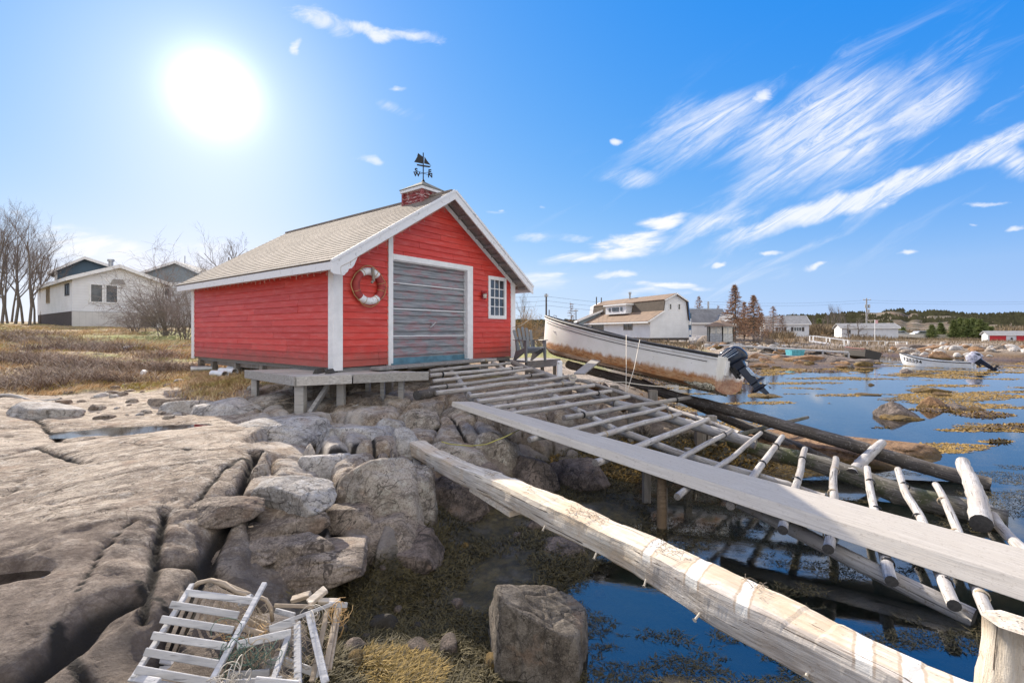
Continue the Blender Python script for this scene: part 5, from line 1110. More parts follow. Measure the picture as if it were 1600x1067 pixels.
# ------------------------------------------------------------ broken lobster traps (foreground)
def zw(x, y): return 190+x/4.324, 880+y/4.324
def trap_board(name, par, a, b, w, t, mat, up=(0,-.5,.85)):
    o = MB(); pa = at(*zw(*a[:2]), a[2]); pb = at(*zw(*b[:2]), b[2]); o.board(pa, pb, w, t, up); ob = bevel(o.build(name, mat), .003); adopt(ob, par); return ob
def netting(par, A, B, C, D, nu, nv, mat, r=.0018, seed=0, nm='netting', jit=.012):
    rg = random.Random(seed); m = MB(); A, B, C, D = map(Vector, (A, B, C, D))
    def P(i, j):
        u, v = i/nu, j/nv; p = A.lerp(B, u).lerp(D.lerp(C, u), v); rr = random.Random(seed*1000+i*50+j); return p+Vector((rr.uniform(-1,1), rr.uniform(-1,1), rr.uniform(-1,1)))*jit-Vector((0,0,.05*math.sin(u*math.pi)*math.sin(v*math.pi)))
    for i in range(nu):
        for j in range(nv):
            if rg.random() < .12: continue
            q = (i+j) % 2
            m.tube([P(i, j+q), P(i+1, j+1-q)], r, 3, False)
            if rg.random() < .6: m.tube([P(i, j+1-q), P(i+1, j+q)], r, 3, False)
    o = m.build(nm, mat); adopt(o, par)
def build_traps():
    r = empty('lobster_trap', at(300, 1040, 2.6)); tag(r, 'broken lobster trap with its slatted grey panel tipped up, nearest the left rock', 'lobster trap'); Lm, Tm = M_['lath'], M_['lathtan']
    sl = [((430,195),(890,255),2.86,2.86),((330,275),(790,350),2.76,2.76),((265,375),(755,450),2.67,2.68),((205,485),(705,560),2.58,2.60),((155,595),(650,680),2.50,2.52),((95,715),(640,810),2.42,2.44)]
    for a, b, ya, yb in sl: trap_board('slat', r, (*a, ya), (*b, yb), .038, .012, Lm, (0,-.9,.45))
    for a, b, ya, yb in (((480,140),(80,775),2.90,2.39),((968,132),(605,800),2.92,2.43)): trap_board('side_rail', r, (*a, ya+.02), (*b, yb+.02), .03, .022, Lm, (0,-.9,.45))
    for k in range(7):
        x0 = 345+k*52; x1 = 240+k*52; trap_board('lath', r, (x0+70, 190+k*10, 3.02), (x1-20, 640+k*12, 2.78), .026, .008, Tm, (0,-.9,.3))
    for yo, dx in ((0, 0), (.16, 10)):
        pts = [at(*zw(x+dx, y), 2.92+yo) for x, y in ((475,165),(520,130),(600,112),(690,135),(770,190),(850,212))]; adopt(MB().tube(pts, .013, 8).build('bow', Tm, None, True), r)
    pts = [at(*zw(x, y), 2.95) for x, y in ((905,215),(975,245),(1010,300),(1020,390))]; adopt(MB().tube(pts, .012, 8).build('bow', Tm, None, True), r)
    trap_board('lath', r, (800,265,2.88), (880,235,2.88), .05, .03, Lm)
    for a, b, ya, yb in (((640,120),(860,215),3.05,2.95),((60,770),(250,800),2.42,2.36),((130,650),(600,730),2.80,2.72),((250,655),(640,700),2.75,2.7),((430,560),(690,600),2.9,2.8),((160,800),(560,870),2.42,2.42),((200,720),(500,700),2.72,2.7)): trap_board('bottom_lath', r, (*a, ya), (*b, yb), .034, .014, Tm if ya > 2.8 else Lm)
    netting(r, at(*zw(560,140), 3.0), at(*zw(860,220), 2.95), at(*zw(1010,400), 2.9), at(*zw(640,400), 2.9), 12, 8, M_['net'], seed=3)
    netting(r, at(*zw(650,380), 2.8), at(*zw(980,420), 2.8), at(*zw(980,480), 2.7), at(*zw(600,520), 2.7), 12, 4, M_['orope'], seed=4)
    q = empty('lobster_trap', at(470, 1030, 2.65)); tag(q, 'collapsed lobster trap frame with netting and bundled rope, right of the slatted trap', 'lobster trap')
    P_ = [((780,550),(1145,468),2.62,2.70,.042),((1000,452),(1175,385),2.75,2.78,.05),((1165,372),(1440,268),2.78,2.86,.022),((1400,275),(1525,282),2.86,2.90,.03),((1030,283),(1300,292),2.95,2.98,.022),((1040,318),(1170,352),2.9,2.85,.03),((1130,480),(1010,830),2.70,2.42,.032),((1187,400),(1192,840),2.76,2.42,.040),((1265,330),(1378,810),2.80,2.46,.040),((1400,275),(1285,800),2.88,2.52,.028),((1455,305),(1375,730),2.90,2.58,.028),((1475,300),(1405,720),2.93,2.60,.022),
          ((1080,655),(1335,745),2.72,2.72,.04),((810,355),(1010,420),2.9,2.85,.03),((850,385),(990,470),2.85,2.8,.03),((760,420),(960,480),2.78,2.74,.03),((720,760),(1000,740),2.55,2.55,.04),((680,820),(1080,790),2.46,2.46,.04),((960,700),(1100,640),2.66,2.64,.05),((900,800),(1190,830),2.42,2.42,.05)]
    for k, (a, b, ya, yb, w) in enumerate(P_): trap_board(['cross_lath','lath','top_lath','lath','back_lath','lath','upright','upright','upright','upright','upright','upright','bottom_lath','lath','lath','lath','bottom_lath','bottom_lath','bottom_lath','bottom_lath'][k], q, (*a, ya), (*b, yb), w, .015, Lm if k not in (9, 10, 11, 4, 13, 14, 15) else Tm, (0,-.9,.4))
    netting(q, at(*zw(1170,400), 2.78), at(*zw(1440,290), 2.9), at(*zw(1380,720), 2.6), at(*zw(1200,700), 2.55), 8, 12, M_['net'], seed=7)
    netting(q, at(*zw(1140,480), 2.7), at(*zw(1190,450), 2.76), at(*zw(1190,800), 2.45), at(*zw(1020,800), 2.44), 4, 12, M_['net'], seed=8)
    netting(q, at(*zw(820,220), 2.9), at(*zw(1010,280), 2.9), at(*zw(1000,480), 2.75), at(*zw(780,500), 2.7), 8, 8, M_['net'], seed=9)
    rg = random.Random(5)
    def tangle(cx, cy, y, n, sp, mat, nm, rad=.0022):
        m = MB()
        for k in range(n):
            c = at(*zw(cx+rg.gauss(0, sp), cy+rg.gauss(0, sp*.7)), y+rg.gauss(0, .05)); rr = rg.uniform(.02, .075); ax = Vector((rg.gauss(0,1), rg.gauss(0,1), rg.gauss(0,1))).normalized(); b1 = ax.orthogonal().normalized(); b2 = ax.cross(b1); s0 = rg.uniform(0, 6); m.tube([c+(b1*math.cos(s0+a*.55)*(1+.1*math.sin(a))+b2*math.sin(s0+a*.55))*rr for a in range(9)], rad, 4, False)
        adopt(m.build(nm, mat, None, True), q)
    tangle(820, 640, 2.62, 46, 90, M_['gnet'], 'green_twine'); tangle(900, 600, 2.66, 30, 100, M_['net'], 'rope_tangle', .0028); tangle(1480, 330, 2.88, 12, 18, M_['orope'], 'orange_twine'); tangle(720, 800, 2.46, 26, 60, M_['rope'], 'rope_tangle', .0024); tangle(1300, 350, 2.85, 10, 20, M_['rope'], 'rope_tangle')
    for k in range(12):                                   # twine wound round two uprights
        for a, b, ya, yb in (((1187,400),(1192,840),2.76,2.42),):
            t = k/12; p = at(*zw(a[0]+(b[0]-a[0])*t, a[1]+(b[1]-a[1])*t), ya+(yb-ya)*t-.01); adopt(MB().tube([p+Vector((-.024,-.008,0)), p+Vector((.024,-.008,.004))], .0025, 4).build('twine_wrap', M_['rope']), q)
    pts = [at(*zw(x, y), 2.88) for x, y in ((1440,440),(1500,400),(1510,350),(1480,345),(1470,380),(1500,430),(1480,490),(1440,530))]; adopt(MB().tube(pts, .004, 5).build('orange_twine', M_['orope'], None, True), q)
    for k, (a, b, ya, yb, w, lb) in enumerate((((1262,270),(1380,172),3.02,3.10,.055,'short pale board lying loose on top of the rocks behind the trap'),((1150,245),(1275,208),3.15,3.15,.045,'small pale board partly under another behind the trap'),((1330,255),(1475,258),3.05,3.05,.035,'narrow pale board lying behind the trap uprights'))):
        pa, pb = at(*zw(*a), ya), at(*zw(*b), yb); tag(bevel(MB().board(pa, pb, w, .03, (0,-.3,.9)).build('loose_board', M_['hewn']), .004), lb, 'board')
build_traps()
# ------------------------------------------------------------ vegetation
def tree_geo(h, seed, spread=.5, levels=4, r0=.09, lean=0, up=.35, nb=4, tw=3, first=.28, twist=.5):
    rg = random.Random(seed); tk = MB(); cr = MB()
    def grow(p, d, ln, r, lv):
        n = 4 if lv < 2 else 3; pts = [p]; rs = [r]; dd = d.copy()
        for i in range(n):
            dd = (dd+Vector((rg.gauss(0, 1), rg.gauss(0, 1), rg.gauss(0, .6)))*.13*(1+lv*.25)+Vector((0, 0, up*.12))).normalized(); pts.append(pts[-1]+dd*ln/n); rs.append(r*(1-(i+1)/n*.62))
        (tk if lv == 0 else cr).tube(pts, rs, 6 if lv == 0 else (4 if lv == 1 else 3), False)
        if lv >= levels: return
        k = nb+2 if lv == 0 else nb
        for j in range(k):
            t = first+(1-first)*(j+rg.random()*.7)/k if lv == 0 else .25+.75*(j+rg.random()*.5)/k; t = min(t, .99); i = int(t*n); f = t*n-i; q = pts[i].lerp(pts[i+1], f); base_d = (pts[i+1]-pts[i]).normalized(); a = rg.uniform(0, 6.28); o_ = base_d.orthogonal().normalized(); o_.rotate(Matrix.Rotation(a, 3, base_d)); nd = (base_d*(1-spread)+o_*spread*rg.uniform(.7, 1.2)+Vector((0,0,up*.4))).normalized()
            grow(q, nd, ln*rg.uniform(.42, .62)*(1.0 if lv else 1.0-.35*t), max(rs[i]*.52, .0035), lv+1)
    grow(Vector((0, 0, -.1)), Vector((lean, rg.gauss(0, .05), 1)).normalized(), h*.72, r0, 0); return tk, cr
def bare(name, x, y, h, seed, label, group=None, mat='bark', mat2='twig', **k):
    g = g1(x, y); tk, cr = tree_geo(h, seed, **k); r = empty(name, (x, y, g)); tag(r, label, 'tree', group); tk.build('trunk', M_[mat], r); cr.build('crown', M_[mat2], r); return r
def copyt(src, x, y, s, rz, label, group=None, z=None):
    r = src.copy(); COL.objects.link(r); r.location = (x, y, g1(x, y) if z is None else z); r.scale = (s, s, s); r.rotation_euler = (0, 0, rz); r['label'] = label
    if group: r['group'] = group
    elif 'group' in r: del r['group']
    for ch in src.children:
        c = ch.copy(); COL.objects.link(c); c.parent = r
    return r
G_ = 'bare trees beside the white house at the left'
T1 = bare('bare_tree', at(24, 480, 36).x, 36, 8.6, 11, 'tall bare tree, one of the leafless trees at the left edge beside the white house', G_, r0=.10, spread=.42, up=.55, nb=5, levels=4, lean=.03)
T2 = bare('bare_tree', at(46, 480, 34).x, 34, 8.4, 17, T1['label'], G_, r0=.095, spread=.45, up=.5, nb=5, levels=4, lean=.12)
for k, (u, y, s, z) in enumerate(((3, 34, .95, 1), (-14, 33, 1.05, 2.2), (12, 38, .9, 3.1), (36, 40, 1.0, 4.2), (62, 41, .98, .4), (70, 44, .85, 5.5), (54, 38, .8, 1.7), (-30, 36, 1.0, 2.9), (-2, 42, .9, 4.4), (18, 44, 1.0, .9))):
    copyt((T1, T2)[k % 2], at(u, 480, y).x, y, s, z, T1['label'], G_)
# multi-stemmed bush before the left house
def bush(name, x, y, h, w, seed, n, label, mat='bush', group=None, lv=3, r0=.022):
    g = g1(x, y); r = empty(name, (x, y, g)); tag(r, label, 'bush', group); rg = random.Random(seed); m = MB(); st = MB()
    def grow(p, d, ln, rr, l):
        pts = [p]; dd = d.copy()
        for i in range(3): dd = (dd+Vector((rg.gauss(0,1), rg.gauss(0,1), rg.gauss(0,1)))*.2).normalized(); pts.append(pts[-1]+dd*ln/3)
        (st if l == 0 else m).tube(pts, [rr, rr*.8, rr*.6, rr*.35], 4 if l == 0 else 3, False)
        if l < lv:
            for j in range(4):
                q = pts[1+j % 3]; nd = (dd+Vector((rg.gauss(0,1), rg.gauss(0,1), rg.gauss(0,.8)))*.65).normalized(); grow(q, nd, ln*rg.uniform(.45, .7), max(rr*.5, .0055), l+1)
    for k in range(n):
        a = rg.uniform(0, 6.28); sp = rg.random()**.6; d = Vector((math.cos(a)*sp*w/h, math.sin(a)*sp*w/h, 1)).normalized(); grow(Vector((rg.gauss(0, w*.12), rg.gauss(0, w*.12), -.1)), d, h*rg.uniform(.45, .75), r0, 0)
    st.build('stem', M_['bark'], r); m.build('twigs', M_[mat], r); return r
bush('bare_bush', at(262, 500, 25).x, 25, 4.2, 1.5, 5, 34, 'large tangled leafless bush between the white house and the red shed')
bush('bare_bush', at(215, 500, 27).x, 27, 2.6, 2.1, 6, 16, 'lower leafless bush in front of the white house windows and skirting')
bush('bare_bush', at(288, 500, 22).x, 22, 2.4, .9, 9, 14, 'dark leafless bush touching the left edge of the red shed')
bare('bare_tree', at(372, 480, 30).x, 30, 7.2, 23, 'bare tree whose crown shows above the red shed roof', r0=.11, spread=.5, up=.6, nb=5)
copyt(T2, at(330, 480, 33).x, 33, .72, 2.0, 'smaller bare tree showing just over the lower end of the shed roof')
bush('brush', at(822, 500, 27).x, 27, 2.3, 1.3, 12, 22, 'golden leafless brush behind the garden chair', 'orangebush')
bush('brush', at(842, 500, 30).x, 30, 2.0, 1.2, 13, 14, 'grey leafless brush behind the boat bow')
copyt(T1, at(818, 480, 32).x, 32, .42, 1.0, 'small bare tree behind the right corner of the shed roof')
# larches and firs
def larch(h, w, seed, mat, dens=1.0, leaf=.09, droop=-.1):
    rg = random.Random(seed); tk = MB().tube([(0,0,-.2), (rg.gauss(0,.05),0,h*.5), (rg.gauss(0,.08),0,h)], [h*.018, h*.011, .012], 6); cr = MB(); nl = int(h*7*dens); fol = MB()
    for i in range(nl):
        z = h*(.12+.86*(i/nl)); wr = w*(1-(z/h))**.85*rg.uniform(.65, 1.1)+.08; nb = 5
        for k in range(nb):
            a = rg.uniform(0, 6.28); d = Vector((math.cos(a), math.sin(a), rg.uniform(-.12, .28)+droop)); p0 = Vector((0, 0, z)); p1 = p0+d*wr; cr.tube([p0, p0.lerp(p1, .5)+Vector((0,0,.04)), p1], [.018, .012, .006], 3, False)
            for j in range(int(12*dens)):
                q = p0.lerp(p1, rg.uniform(.15, 1)); e = Vector((rg.gauss(0,1), rg.gauss(0,1), rg.gauss(0,.6)+.2)).normalized()*leaf*rg.uniform(1, 2.6); s = e.orthogonal().normalized()*leaf*.28; fol.add([q-s, q+s, q+e], [(0,1,2)])
    return tk, cr, fol
def conifer(name, x, y, h, w, seed, label, mat='larch', group=None, dens=1.0, leaf=.10, droop=-.1, z=None):
    r = empty(name, (x, y, g1(x, y) if z is None else z)); tag(r, label, 'tree', group); tk, cr, fol = larch(h, w, seed, mat, dens, leaf, droop); tk.build('trunk', M_['bark'], r); m = cr; m.add(fol.v, fol.f) if False else None
    cr.build('branches', M_['twig'] if mat == 'larch' else M_[mat], r); fol.build('foliage', M_[mat], r); return r
def px2(u, y): return (u-CU)/F*y
conifer('larch_tree', px2(1148, 62), 62, 7.8, 2.6, 1, 'tallest orange-brown larch right of the large white gambrel house', dens=1.3, leaf=.13)
conifer('larch_tree', px2(1177, 66), 66, 6.6, 2.7, 2, 'wide brown larch at the right end of the larch group', dens=1.3, leaf=.13)
conifer('larch_tree', px2(1163, 68), 68, 5.8, 2.0, 3, 'shorter larch between the two biggest larches', dens=1.0, leaf=.12)
conifer('larch_tree', px2(1092, 78), 78, 7.2, 2.2, 4, 'thin larch rising behind the roof of the gambrel house', dens=.8, leaf=.12)
conifer('larch_tree', px2(1122, 80), 80, 5.6, 1.1, 5, 'sparse small larch behind the grey-roofed cottage', dens=.7, leaf=.10)
conifer('larch_tree', px2(893, 48), 48, 4.2, .9, 6, 'small wind-blown larch left of the gambrel house', dens=.55, leaf=.08)
LG = conifer('larch_tree', px2(1208, 74), 74, 5.0, 2.2, 7, 'bare rusty larch, one of the row between the larch group and the far white house', group='rusty larches by the far white house', dens=.9, leaf=.11)
for k, (u, y, s) in enumerate(((1136, 84, .95), (1130, 66, .62), (1190, 70, .8), (1222, 80, .75), (1112, 88, .9), (1066, 92, .8), (1186, 84, 1.1))): copyt(LG, px2(u, y), y, s, k*1.1, LG['label'], 'rusty larches by the far white house')
for k, (u, y, h, w, c) in enumerate(((1205, 58, 1.3, 1.3, 'bush'), (1232, 60, 1.2, 1.4, 'orangebush'), (1160, 56, 1.1, 1.0, 'bush'), (1262, 66, 1.1, 1.5, 'bush'), (1290, 76, 1.3, 1.8, 'orangebush'))): bush('brush', px2(u, y), y, h, w, 80+k, 10, ['low brown brush left of the railed walkway', 'golden brush just left of the railed walkway', 'small brown brush below the wide larch', 'brown brush behind the railed walkway', 'golden brush left of the far bungalow'][k], c, lv=2, r0=.04)
bush('brush', px2(1180, 60), 60, 2.2, 1.6, 21, 12, 'dark brush at the foot of the wide brown larch', lv=2, r0=.05)
fz = 1.5; fg = 'green firs on the far shore'
for k, (u, y, h, w) in enumerate(((1456, 100, 3.3, 1.5), (1470, 102, 3.6, 1.4), (1490, 98, 4.0, 1.4), (1500, 100, 4.5, 1.5), (1511, 97, 4.4, 2.0), (1520, 99, 4.5, 2.1), (1531, 97, 4.3, 2.1), (1540, 100, 3.4, 1.3), (1548, 98, 2.7, 1.1), (1410, 112, 2.3, 1.6), (1398, 120, 2.0, 1.4), (1240, 125, 4.2, 1.3), (1258, 128, 4.0, 1.3), (1280, 130, 4.4, 1.6))):
    lb = ['green fir in the cluster on the far shore left of the red garage', 'round yellowish fir standing apart left of the green fir cluster', 'fir on the wooded slope right of the grey-roofed far house'][0 if k < 9 else 1 if k < 11 else 2]
    conifer('fir_tree', px2(u, y), y, h, w, 40+k, lb, 'fir', [fg, 'two low firs by the parked vehicles', 'firs on the slope behind the bay'][0 if k < 9 else 1 if k < 11 else 2], dens=1.5, leaf=.22, droop=-.05)
for k, (u, y, h) in enumerate(((1340, 84, 5.0), (1326, 86, 3.9))): bare('bare_tree', px2(u, y), y, h*.9, 60+k, ['wide bare apple-like tree in front of the far white bungalow', 'small bare tree at the left corner of the far white bungalow'][k], spread=.75, up=.3, nb=5, levels=3, r0=.12, first=.15)
T3 = bare('bare_tree', px2(1300, 115), 115, 8.2, 70, 'thin bare tree, one of those on the slope behind the bay', 'bare trees on the slope behind the bay', spread=.32, up=.9, nb=6, levels=3, r0=.12)
for k, (u, y, s) in enumerate(((1262, 112, .6), (1270, 118, .7), (1285, 110, .6), (1293, 122, .75), (1306, 118, 1.0), (1312, 112, .95), (1250, 120, .6), (1236, 118, .75), (1320, 122, .7), (1275, 108, .5))): copyt(T3, px2(u, y), y, s, k*1.3, T3['label'], 'bare trees on the slope behind the bay')
M_['scrub'] = plain('tan_scrub', (.24,.18,.11), .95, var=.5, sc=.4)
def scrub():
    rg = RNG; vs = []; fs = []
    def strip(u0, u1, y0, y1, n, hh, zb=None):
        for _ in range(n):
            y = rg.uniform(y0, y1); u = rg.uniform(u0, u1); x = px2(u, y); z = g1(x, y)-.1; h = hh*rg.uniform(.4, 1.1); b = len(vs); a = rg.uniform(0, 3.14); w = h*rg.uniform(.05, .12); dx, dy = math.cos(a)*w, math.sin(a)*w; lx, ly = rg.normal(0, h*.25, 2)
            vs.extend([(x-dx, y-dy, z), (x+dx, y+dy, z), (x+lx, y+ly, z+h)]); fs.append((b, b+1, b+2))
    strip(1190, 1330, 100, 128, 7200, 3.0); strip(1180, 1400, 48, 75, 2600, .6); strip(1330, 1620, 60, 82, 4200, .5); strip(1330, 1620, 82, 96, 5200, .9); strip(1390, 1620, 104, 125, 3600, 1.8); strip(1560, 1660, 100, 115, 1600, 3.0); strip(1190, 1240, 70, 82, 900, 1.2); strip(860, 1100, 40, 56, 1400, .7); strip(700, 1000, 90, 125, 2000, 2.2)
    tag(mesh('scrub', vs, fs, M_['scrub']), 'tan leafless scrub covering the far shore slopes', 'scrub', kind='stuff')
scrub()
# ------------------------------------------------------------ houses
def hmat(x, y, z, dx, dy):
    return Matrix.Translation((x, y, z)) @ Matrix.Rotation(math.atan2(dy, dx), 4, 'Z')
def win(par, name, x0, x1, z0, z1, face='f', L_=0, Wd=0, t=.09, mull=0, frame='cleanwhite', shut=None, pos=0):
    # face f: plane y=0 looking -y ; l: plane x=0 looking -x ; r: plane x=Wd looking +x
    m = MB(); o = .05
    parts_ = [(x0-t, x1+t, z0-t, z0), (x0-t, x1+t, z1, z1+t), (x0-t, x0, z0, z1), (x1, x1+t, z0, z1)] + [(x0+(x1-x0)*(k+1)/(mull+1)-.03, x0+(x1-x0)*(k+1)/(mull+1)+.03, z0, z1) for k in range(mull)]
    def bx(mm, a, b, c, d, i, j):
        if face == 'f': mm.box((a, -j, c), (b, -i, d))
        elif face == 'l': mm.box((-j, a, c), (-i, b, d))
        else: mm.box((Wd+i, a, c), (Wd+j, b, d))
    for a, b, c, d in parts_: bx(m, a, b, c, d, -.02, o)
    w = m.build(name, M_[frame], par); g = MB(); bx(g, x0, x1, z0, z1, .004, .014); g.build('pane', M_['glass'], w)
    if shut:
        for a, b in ((x0-t-.42, x0-t-.02), (x1+t+.02, x1+t+.42)): s = MB(); bx(s, a, b, z0-.05, z1+.05, .0, .04); s.build('shutter', M_[shut], w)
    return w
def gable_house(name, mw, Wd, L_, h, rise, label, wall, roof, apex=.5, ov=.35, trim='cleanwhite', th=.16, base=None):
    r = empty(name, mw=mw); tag(r, label, 'house'); ax = Wd*apex
    MB().prism([(0, 0), (0, h), (ax, h+rise), (Wd, h), (Wd, 0)][::-1], 0, L_).build('wall', M_[wall], r)
    for s in (0, 1):
        xe = 0 if s == 0 else Wd; k = rise/(ax if s == 0 else Wd-ax); xo = xe-ov if s == 0 else xe+ov; zo = h-k*ov
        MB().prism([(xo, zo+.01), (ax, h+rise+.01), (ax, h+rise+th+.01), (xo, zo+th+.01)] if s == 0 else [(ax, h+rise+.01), (xo, zo+.01), (xo, zo+th+.01), (ax, h+rise+th+.01)], -ov+.03, L_+ov).build('roof', M_[roof], r)
        MB().prism([(xo-.02, zo-.10), (ax, h+rise-.10), (ax, h+rise+th), (xo-.02, zo+th)] if s == 0 else [(ax, h+rise-.10), (xo+.02, zo-.10), (xo+.02, zo+th), (ax, h+rise+th)], -ov-.02, -ov+.03).build('rake_board', M_[trim], r)
        boxo('fascia', (xo-.03 if s == 0 else xo, -ov, zo-.10), (xo if s == 0 else xo+.03, L_+ov, zo+th-.02), M_[trim], r)
    if base:
        g, bm_, d = base; MB().box((.02, .02, -d), (Wd-.02, L_-.02, 0)).build('foundation', M_[bm_], r)
    return r
# left white house
y0 = 33.5; x0 = px2(113, y0); mw = hmat(x0, y0, 3.85, .61, .79)
hz = gable_house('white_house', mw, 5.5, 13.8, 2.35, 1.05, 'low white gabled house with paired picture windows left of the red shed', 'whitesiding', 'brownroof', .47, base=(0, 'darkfound', 1.6))
win(hz, 'window', 1.00, 1.62, .72, 1.95); win(hz, 'window', 1.86, 2.48, .72, 1.95)
win(hz, 'window', 1.0, 2.2, 1.25, 1.95, 'l', mull=1, frame='rubber'); win(hz, 'window', 8.2, 9.4, .95, 2.05, 'l', mull=2, frame='lathtan')
boxo('skirting', (-.03, -.06, -1.35), (5.55, -.005, -.02), M_['skirt'], hz); boxo('skirting_hatch', (3.9, -.10, -1.1), (4.9, -.065, -.25), M_['darkfound'], hz)
MB().prism([(2.10, 2.10), (2.25, 2.45), (2.85, 2.45), (3.0, 2.10)], -.06, -.01).build('gable_vent', M_['weathered'], hz)
ch = MB().tube([(2.6, 2.2, 3.2), (2.6, 2.2, 4.0)], .15, 10).tube([(2.6, 2.2, 4.0), (2.6, 2.2, 4.16)], .22, 10); ch.build('chimney', M_['galv'], hz)
# blue upper house
y1 = 44.; mw = hmat(px2(86, y1), y1+0, 2.9, 5.3, 5.3*.7); bz = gable_house('blue_house', mw, 6.0, 6.0, 5.1, 1.35, 'slate blue upper storey with pale trim rising behind the low white house', 'bluesiding', 'greyroof', .35, .45)
boxo('porch_post', (-.04, -.06, 3.4), (.16, .0, 5.1), M_['cleanwhite'], bz); boxo('porch_post', (-.06, 2.0, 3.4), (.0, 2.2, 5.0), M_['cleanwhite'], bz); boxo('porch_post', (-.06, 4.6, 3.4), (.0, 4.9, 5.0), M_['lathtan'], bz)
# big grey gable behind
y2 = 47.; mw = hmat(px2(184, y2), y2, 2.45, 1, .18); gz = gable_house('grey_gable_house', mw, 9.6, 12, 4.9, 2.0, 'large house with grey-blue gable behind the leafless bush', 'whitesiding', 'greyroof', .55, .4)
MB().prism([(.1, 4.95), (5.28, 6.85), (9.5, 4.95)][::-1], -.04, -.005).build('gable_cladding', M_['greysiding'], gz); win(gz, 'window', 2.6, 4.6, 3.6, 4.3, mull=1)
MB().tube([(4.2, 4, 6.5), (4.2, 4, 8.2)], .05, 8).build('vent_pipe', M_['galv'], gz)
# gambrel house: local x along the gable wall, y along the ridge away to the left
gd = Vector((.935, .355)); y3 = 53.; x3 = px2(1016, y3); zb = E-(528-HV)/F*y3; mw = hmat(x3, y3, zb, gd.x, gd.y)
gm = empty('gambrel_house', mw=mw); tag(gm, 'white gambrel house with brown roof standing on stilts across the inlet', 'house')
GW, GL = 5.45, 16.5; prof = [(0, 0), (0, 2.05), (1.75, 3.02), (1.95, 4.30), (3.45, 4.98), (4.95, 4.20), (5.25, 2.0), (GW, 0)]
MB().prism(prof[::-1], 0, GL).build('wall', M_['whitesiding'], gm)
def slab(par, name, a, b, y_0, y_1, th, mat, up=.012):
    d = Vector((b[0]-a[0], b[1]-a[1])).normalized(); n = Vector((-d.y, d.x))
    if n.y < 0: n = -n
    P = [(a[0]+n.x*up, a[1]+n.y*up), (b[0]+n.x*up, b[1]+n.y*up), (b[0]+n.x*(th+up), b[1]+n.y*(th+up)), (a[0]+n.x*(th+up), a[1]+n.y*(th+up))]
    return MB().prism(P, y_0, y_1).build(name, M_[mat], par)
slab(gm, 'lower_roof', (-.45, 1.80), (1.75, 3.02), -.25, GL+.2, .10, 'brownroof'); slab(gm, 'roof', (1.75, 3.06), (1.93, 4.28), -.2, GL*.93, .10, 'darkroof'); slab(gm, 'roof', (1.80, 4.26), (3.45, 5.00), -.3, GL*.93, .10, 'brownroof'); slab(gm, 'roof', (3.45, 5.00), (5.05, 4.16), -.3, GL*.93, .10, 'brownroof'); slab(gm, 'roof', (4.97, 4.20), (5.27, 2.0), -.2, GL*.93, .08, 'darkroof')
for a, b in (((1.75, 4.23), (3.45, 4.99)), ((3.45, 4.99), (5.10, 4.13)), ((-.50, 1.76), (1.75, 3.02))): slab(gm, 'rake_board', a, b, -.36, -.30, .11, 'cleanwhite', -.03)
slab(gm, 'rake_board', (5.02, 4.15), (5.30, 1.9), -.28, -.21, .09, 'royal', 0)
boxo('eave_fascia', (-.52, -.25, 1.66), (-.46, GL+.2, 1.84), M_['cleanwhite'], gm)
win(gm, 'window', 2.62, 2.88, 3.25, 3.85); win(gm, 'window', 3.85, 4.11, 3.25, 3.85)
win(gm, 'window', 3.4, 5.1, .95, 1.62, 'l', mull=1, frame='weathered'); win(gm, 'window', 9.6, 12.8, .35, 1.62, 'l', frame='cleanwhite')
dm = MB().box((.85, 5.9, 2.95), (1.9, 10.6, 4.02)).build('dormer', M_['whitesiding'], gm); boxo('dormer_roof', (.65, 5.6, 4.02), (2.2, 10.9, 4.20), M_['cleanwhite'], dm)
for a, b in ((6.7, 7.1), (7.5, 9.0), (9.4, 9.8)): o = boxo('dormer_window', (.80, a, 3.30), (.845, b, 3.80), M_['glass'], dm)
MB().tube([(3.0, 8.2, 4.7), (3.0, 8.2, 5.6)], .12, 8).tube([(3.0, 8.2, 5.6), (3.0, 8.2, 5.85)], .19, 8).build('chimney', M_['galv'], gm)
MB().tube([(3.0, 15.2, 4.2), (3.0, 15.2, 5.6)], .07, 6).build('vent_pipe', M_['darkcap'], gm)
boxo('floor_frame', (0.03, 0.03, -.28), (GW-.03, GL-.03, -.01), M_['darkfound'], gm)
for k in range(5):
    for y in (.15, 3.4, 6.8, 10.2, 13.6):
        p = mw @ Vector((.15+k*1.25, y, 0)); g = g1(p.x, p.y); boxo('stilt', (.08+k*1.25, y-.07, g-zb-.3), (.22+k*1.25, y+.07, -.28), M_['lathtan'], gm)
bl = MB().box((GW, .6, .1), (GW+.85, 4.6, 1.05)).build('porch_panel', M_['royal'], gm); boxo('porch_wall', (GW, .6, 1.05), (GW+.85, 4.6, 2.9), M_['bluesiding'], gm)
for z in (.30, 1.5): boxo('porch_window', (GW+.12, .55, z+.0), (GW+.4, .595, z+.75 if z > 1 else z+.6), M_['cleanwhite'], gm); boxo('porch_window', (GW+.48, .55, z+.0), (GW+.76, .595, z+.75 if z > 1 else z+.6), M_['cleanwhite'], gm)
# annex with grey-blue gable at its far left end
mw2 = hmat(px2(905, 66), 66, E-.9, 1, -.05); an = gable_house('annex_house', mw2, 4.2, 5, 2.4, 1.6, 'grey-blue gabled wing at the left end of the gambrel house', 'greysiding', 'brownroof', .9, .3)
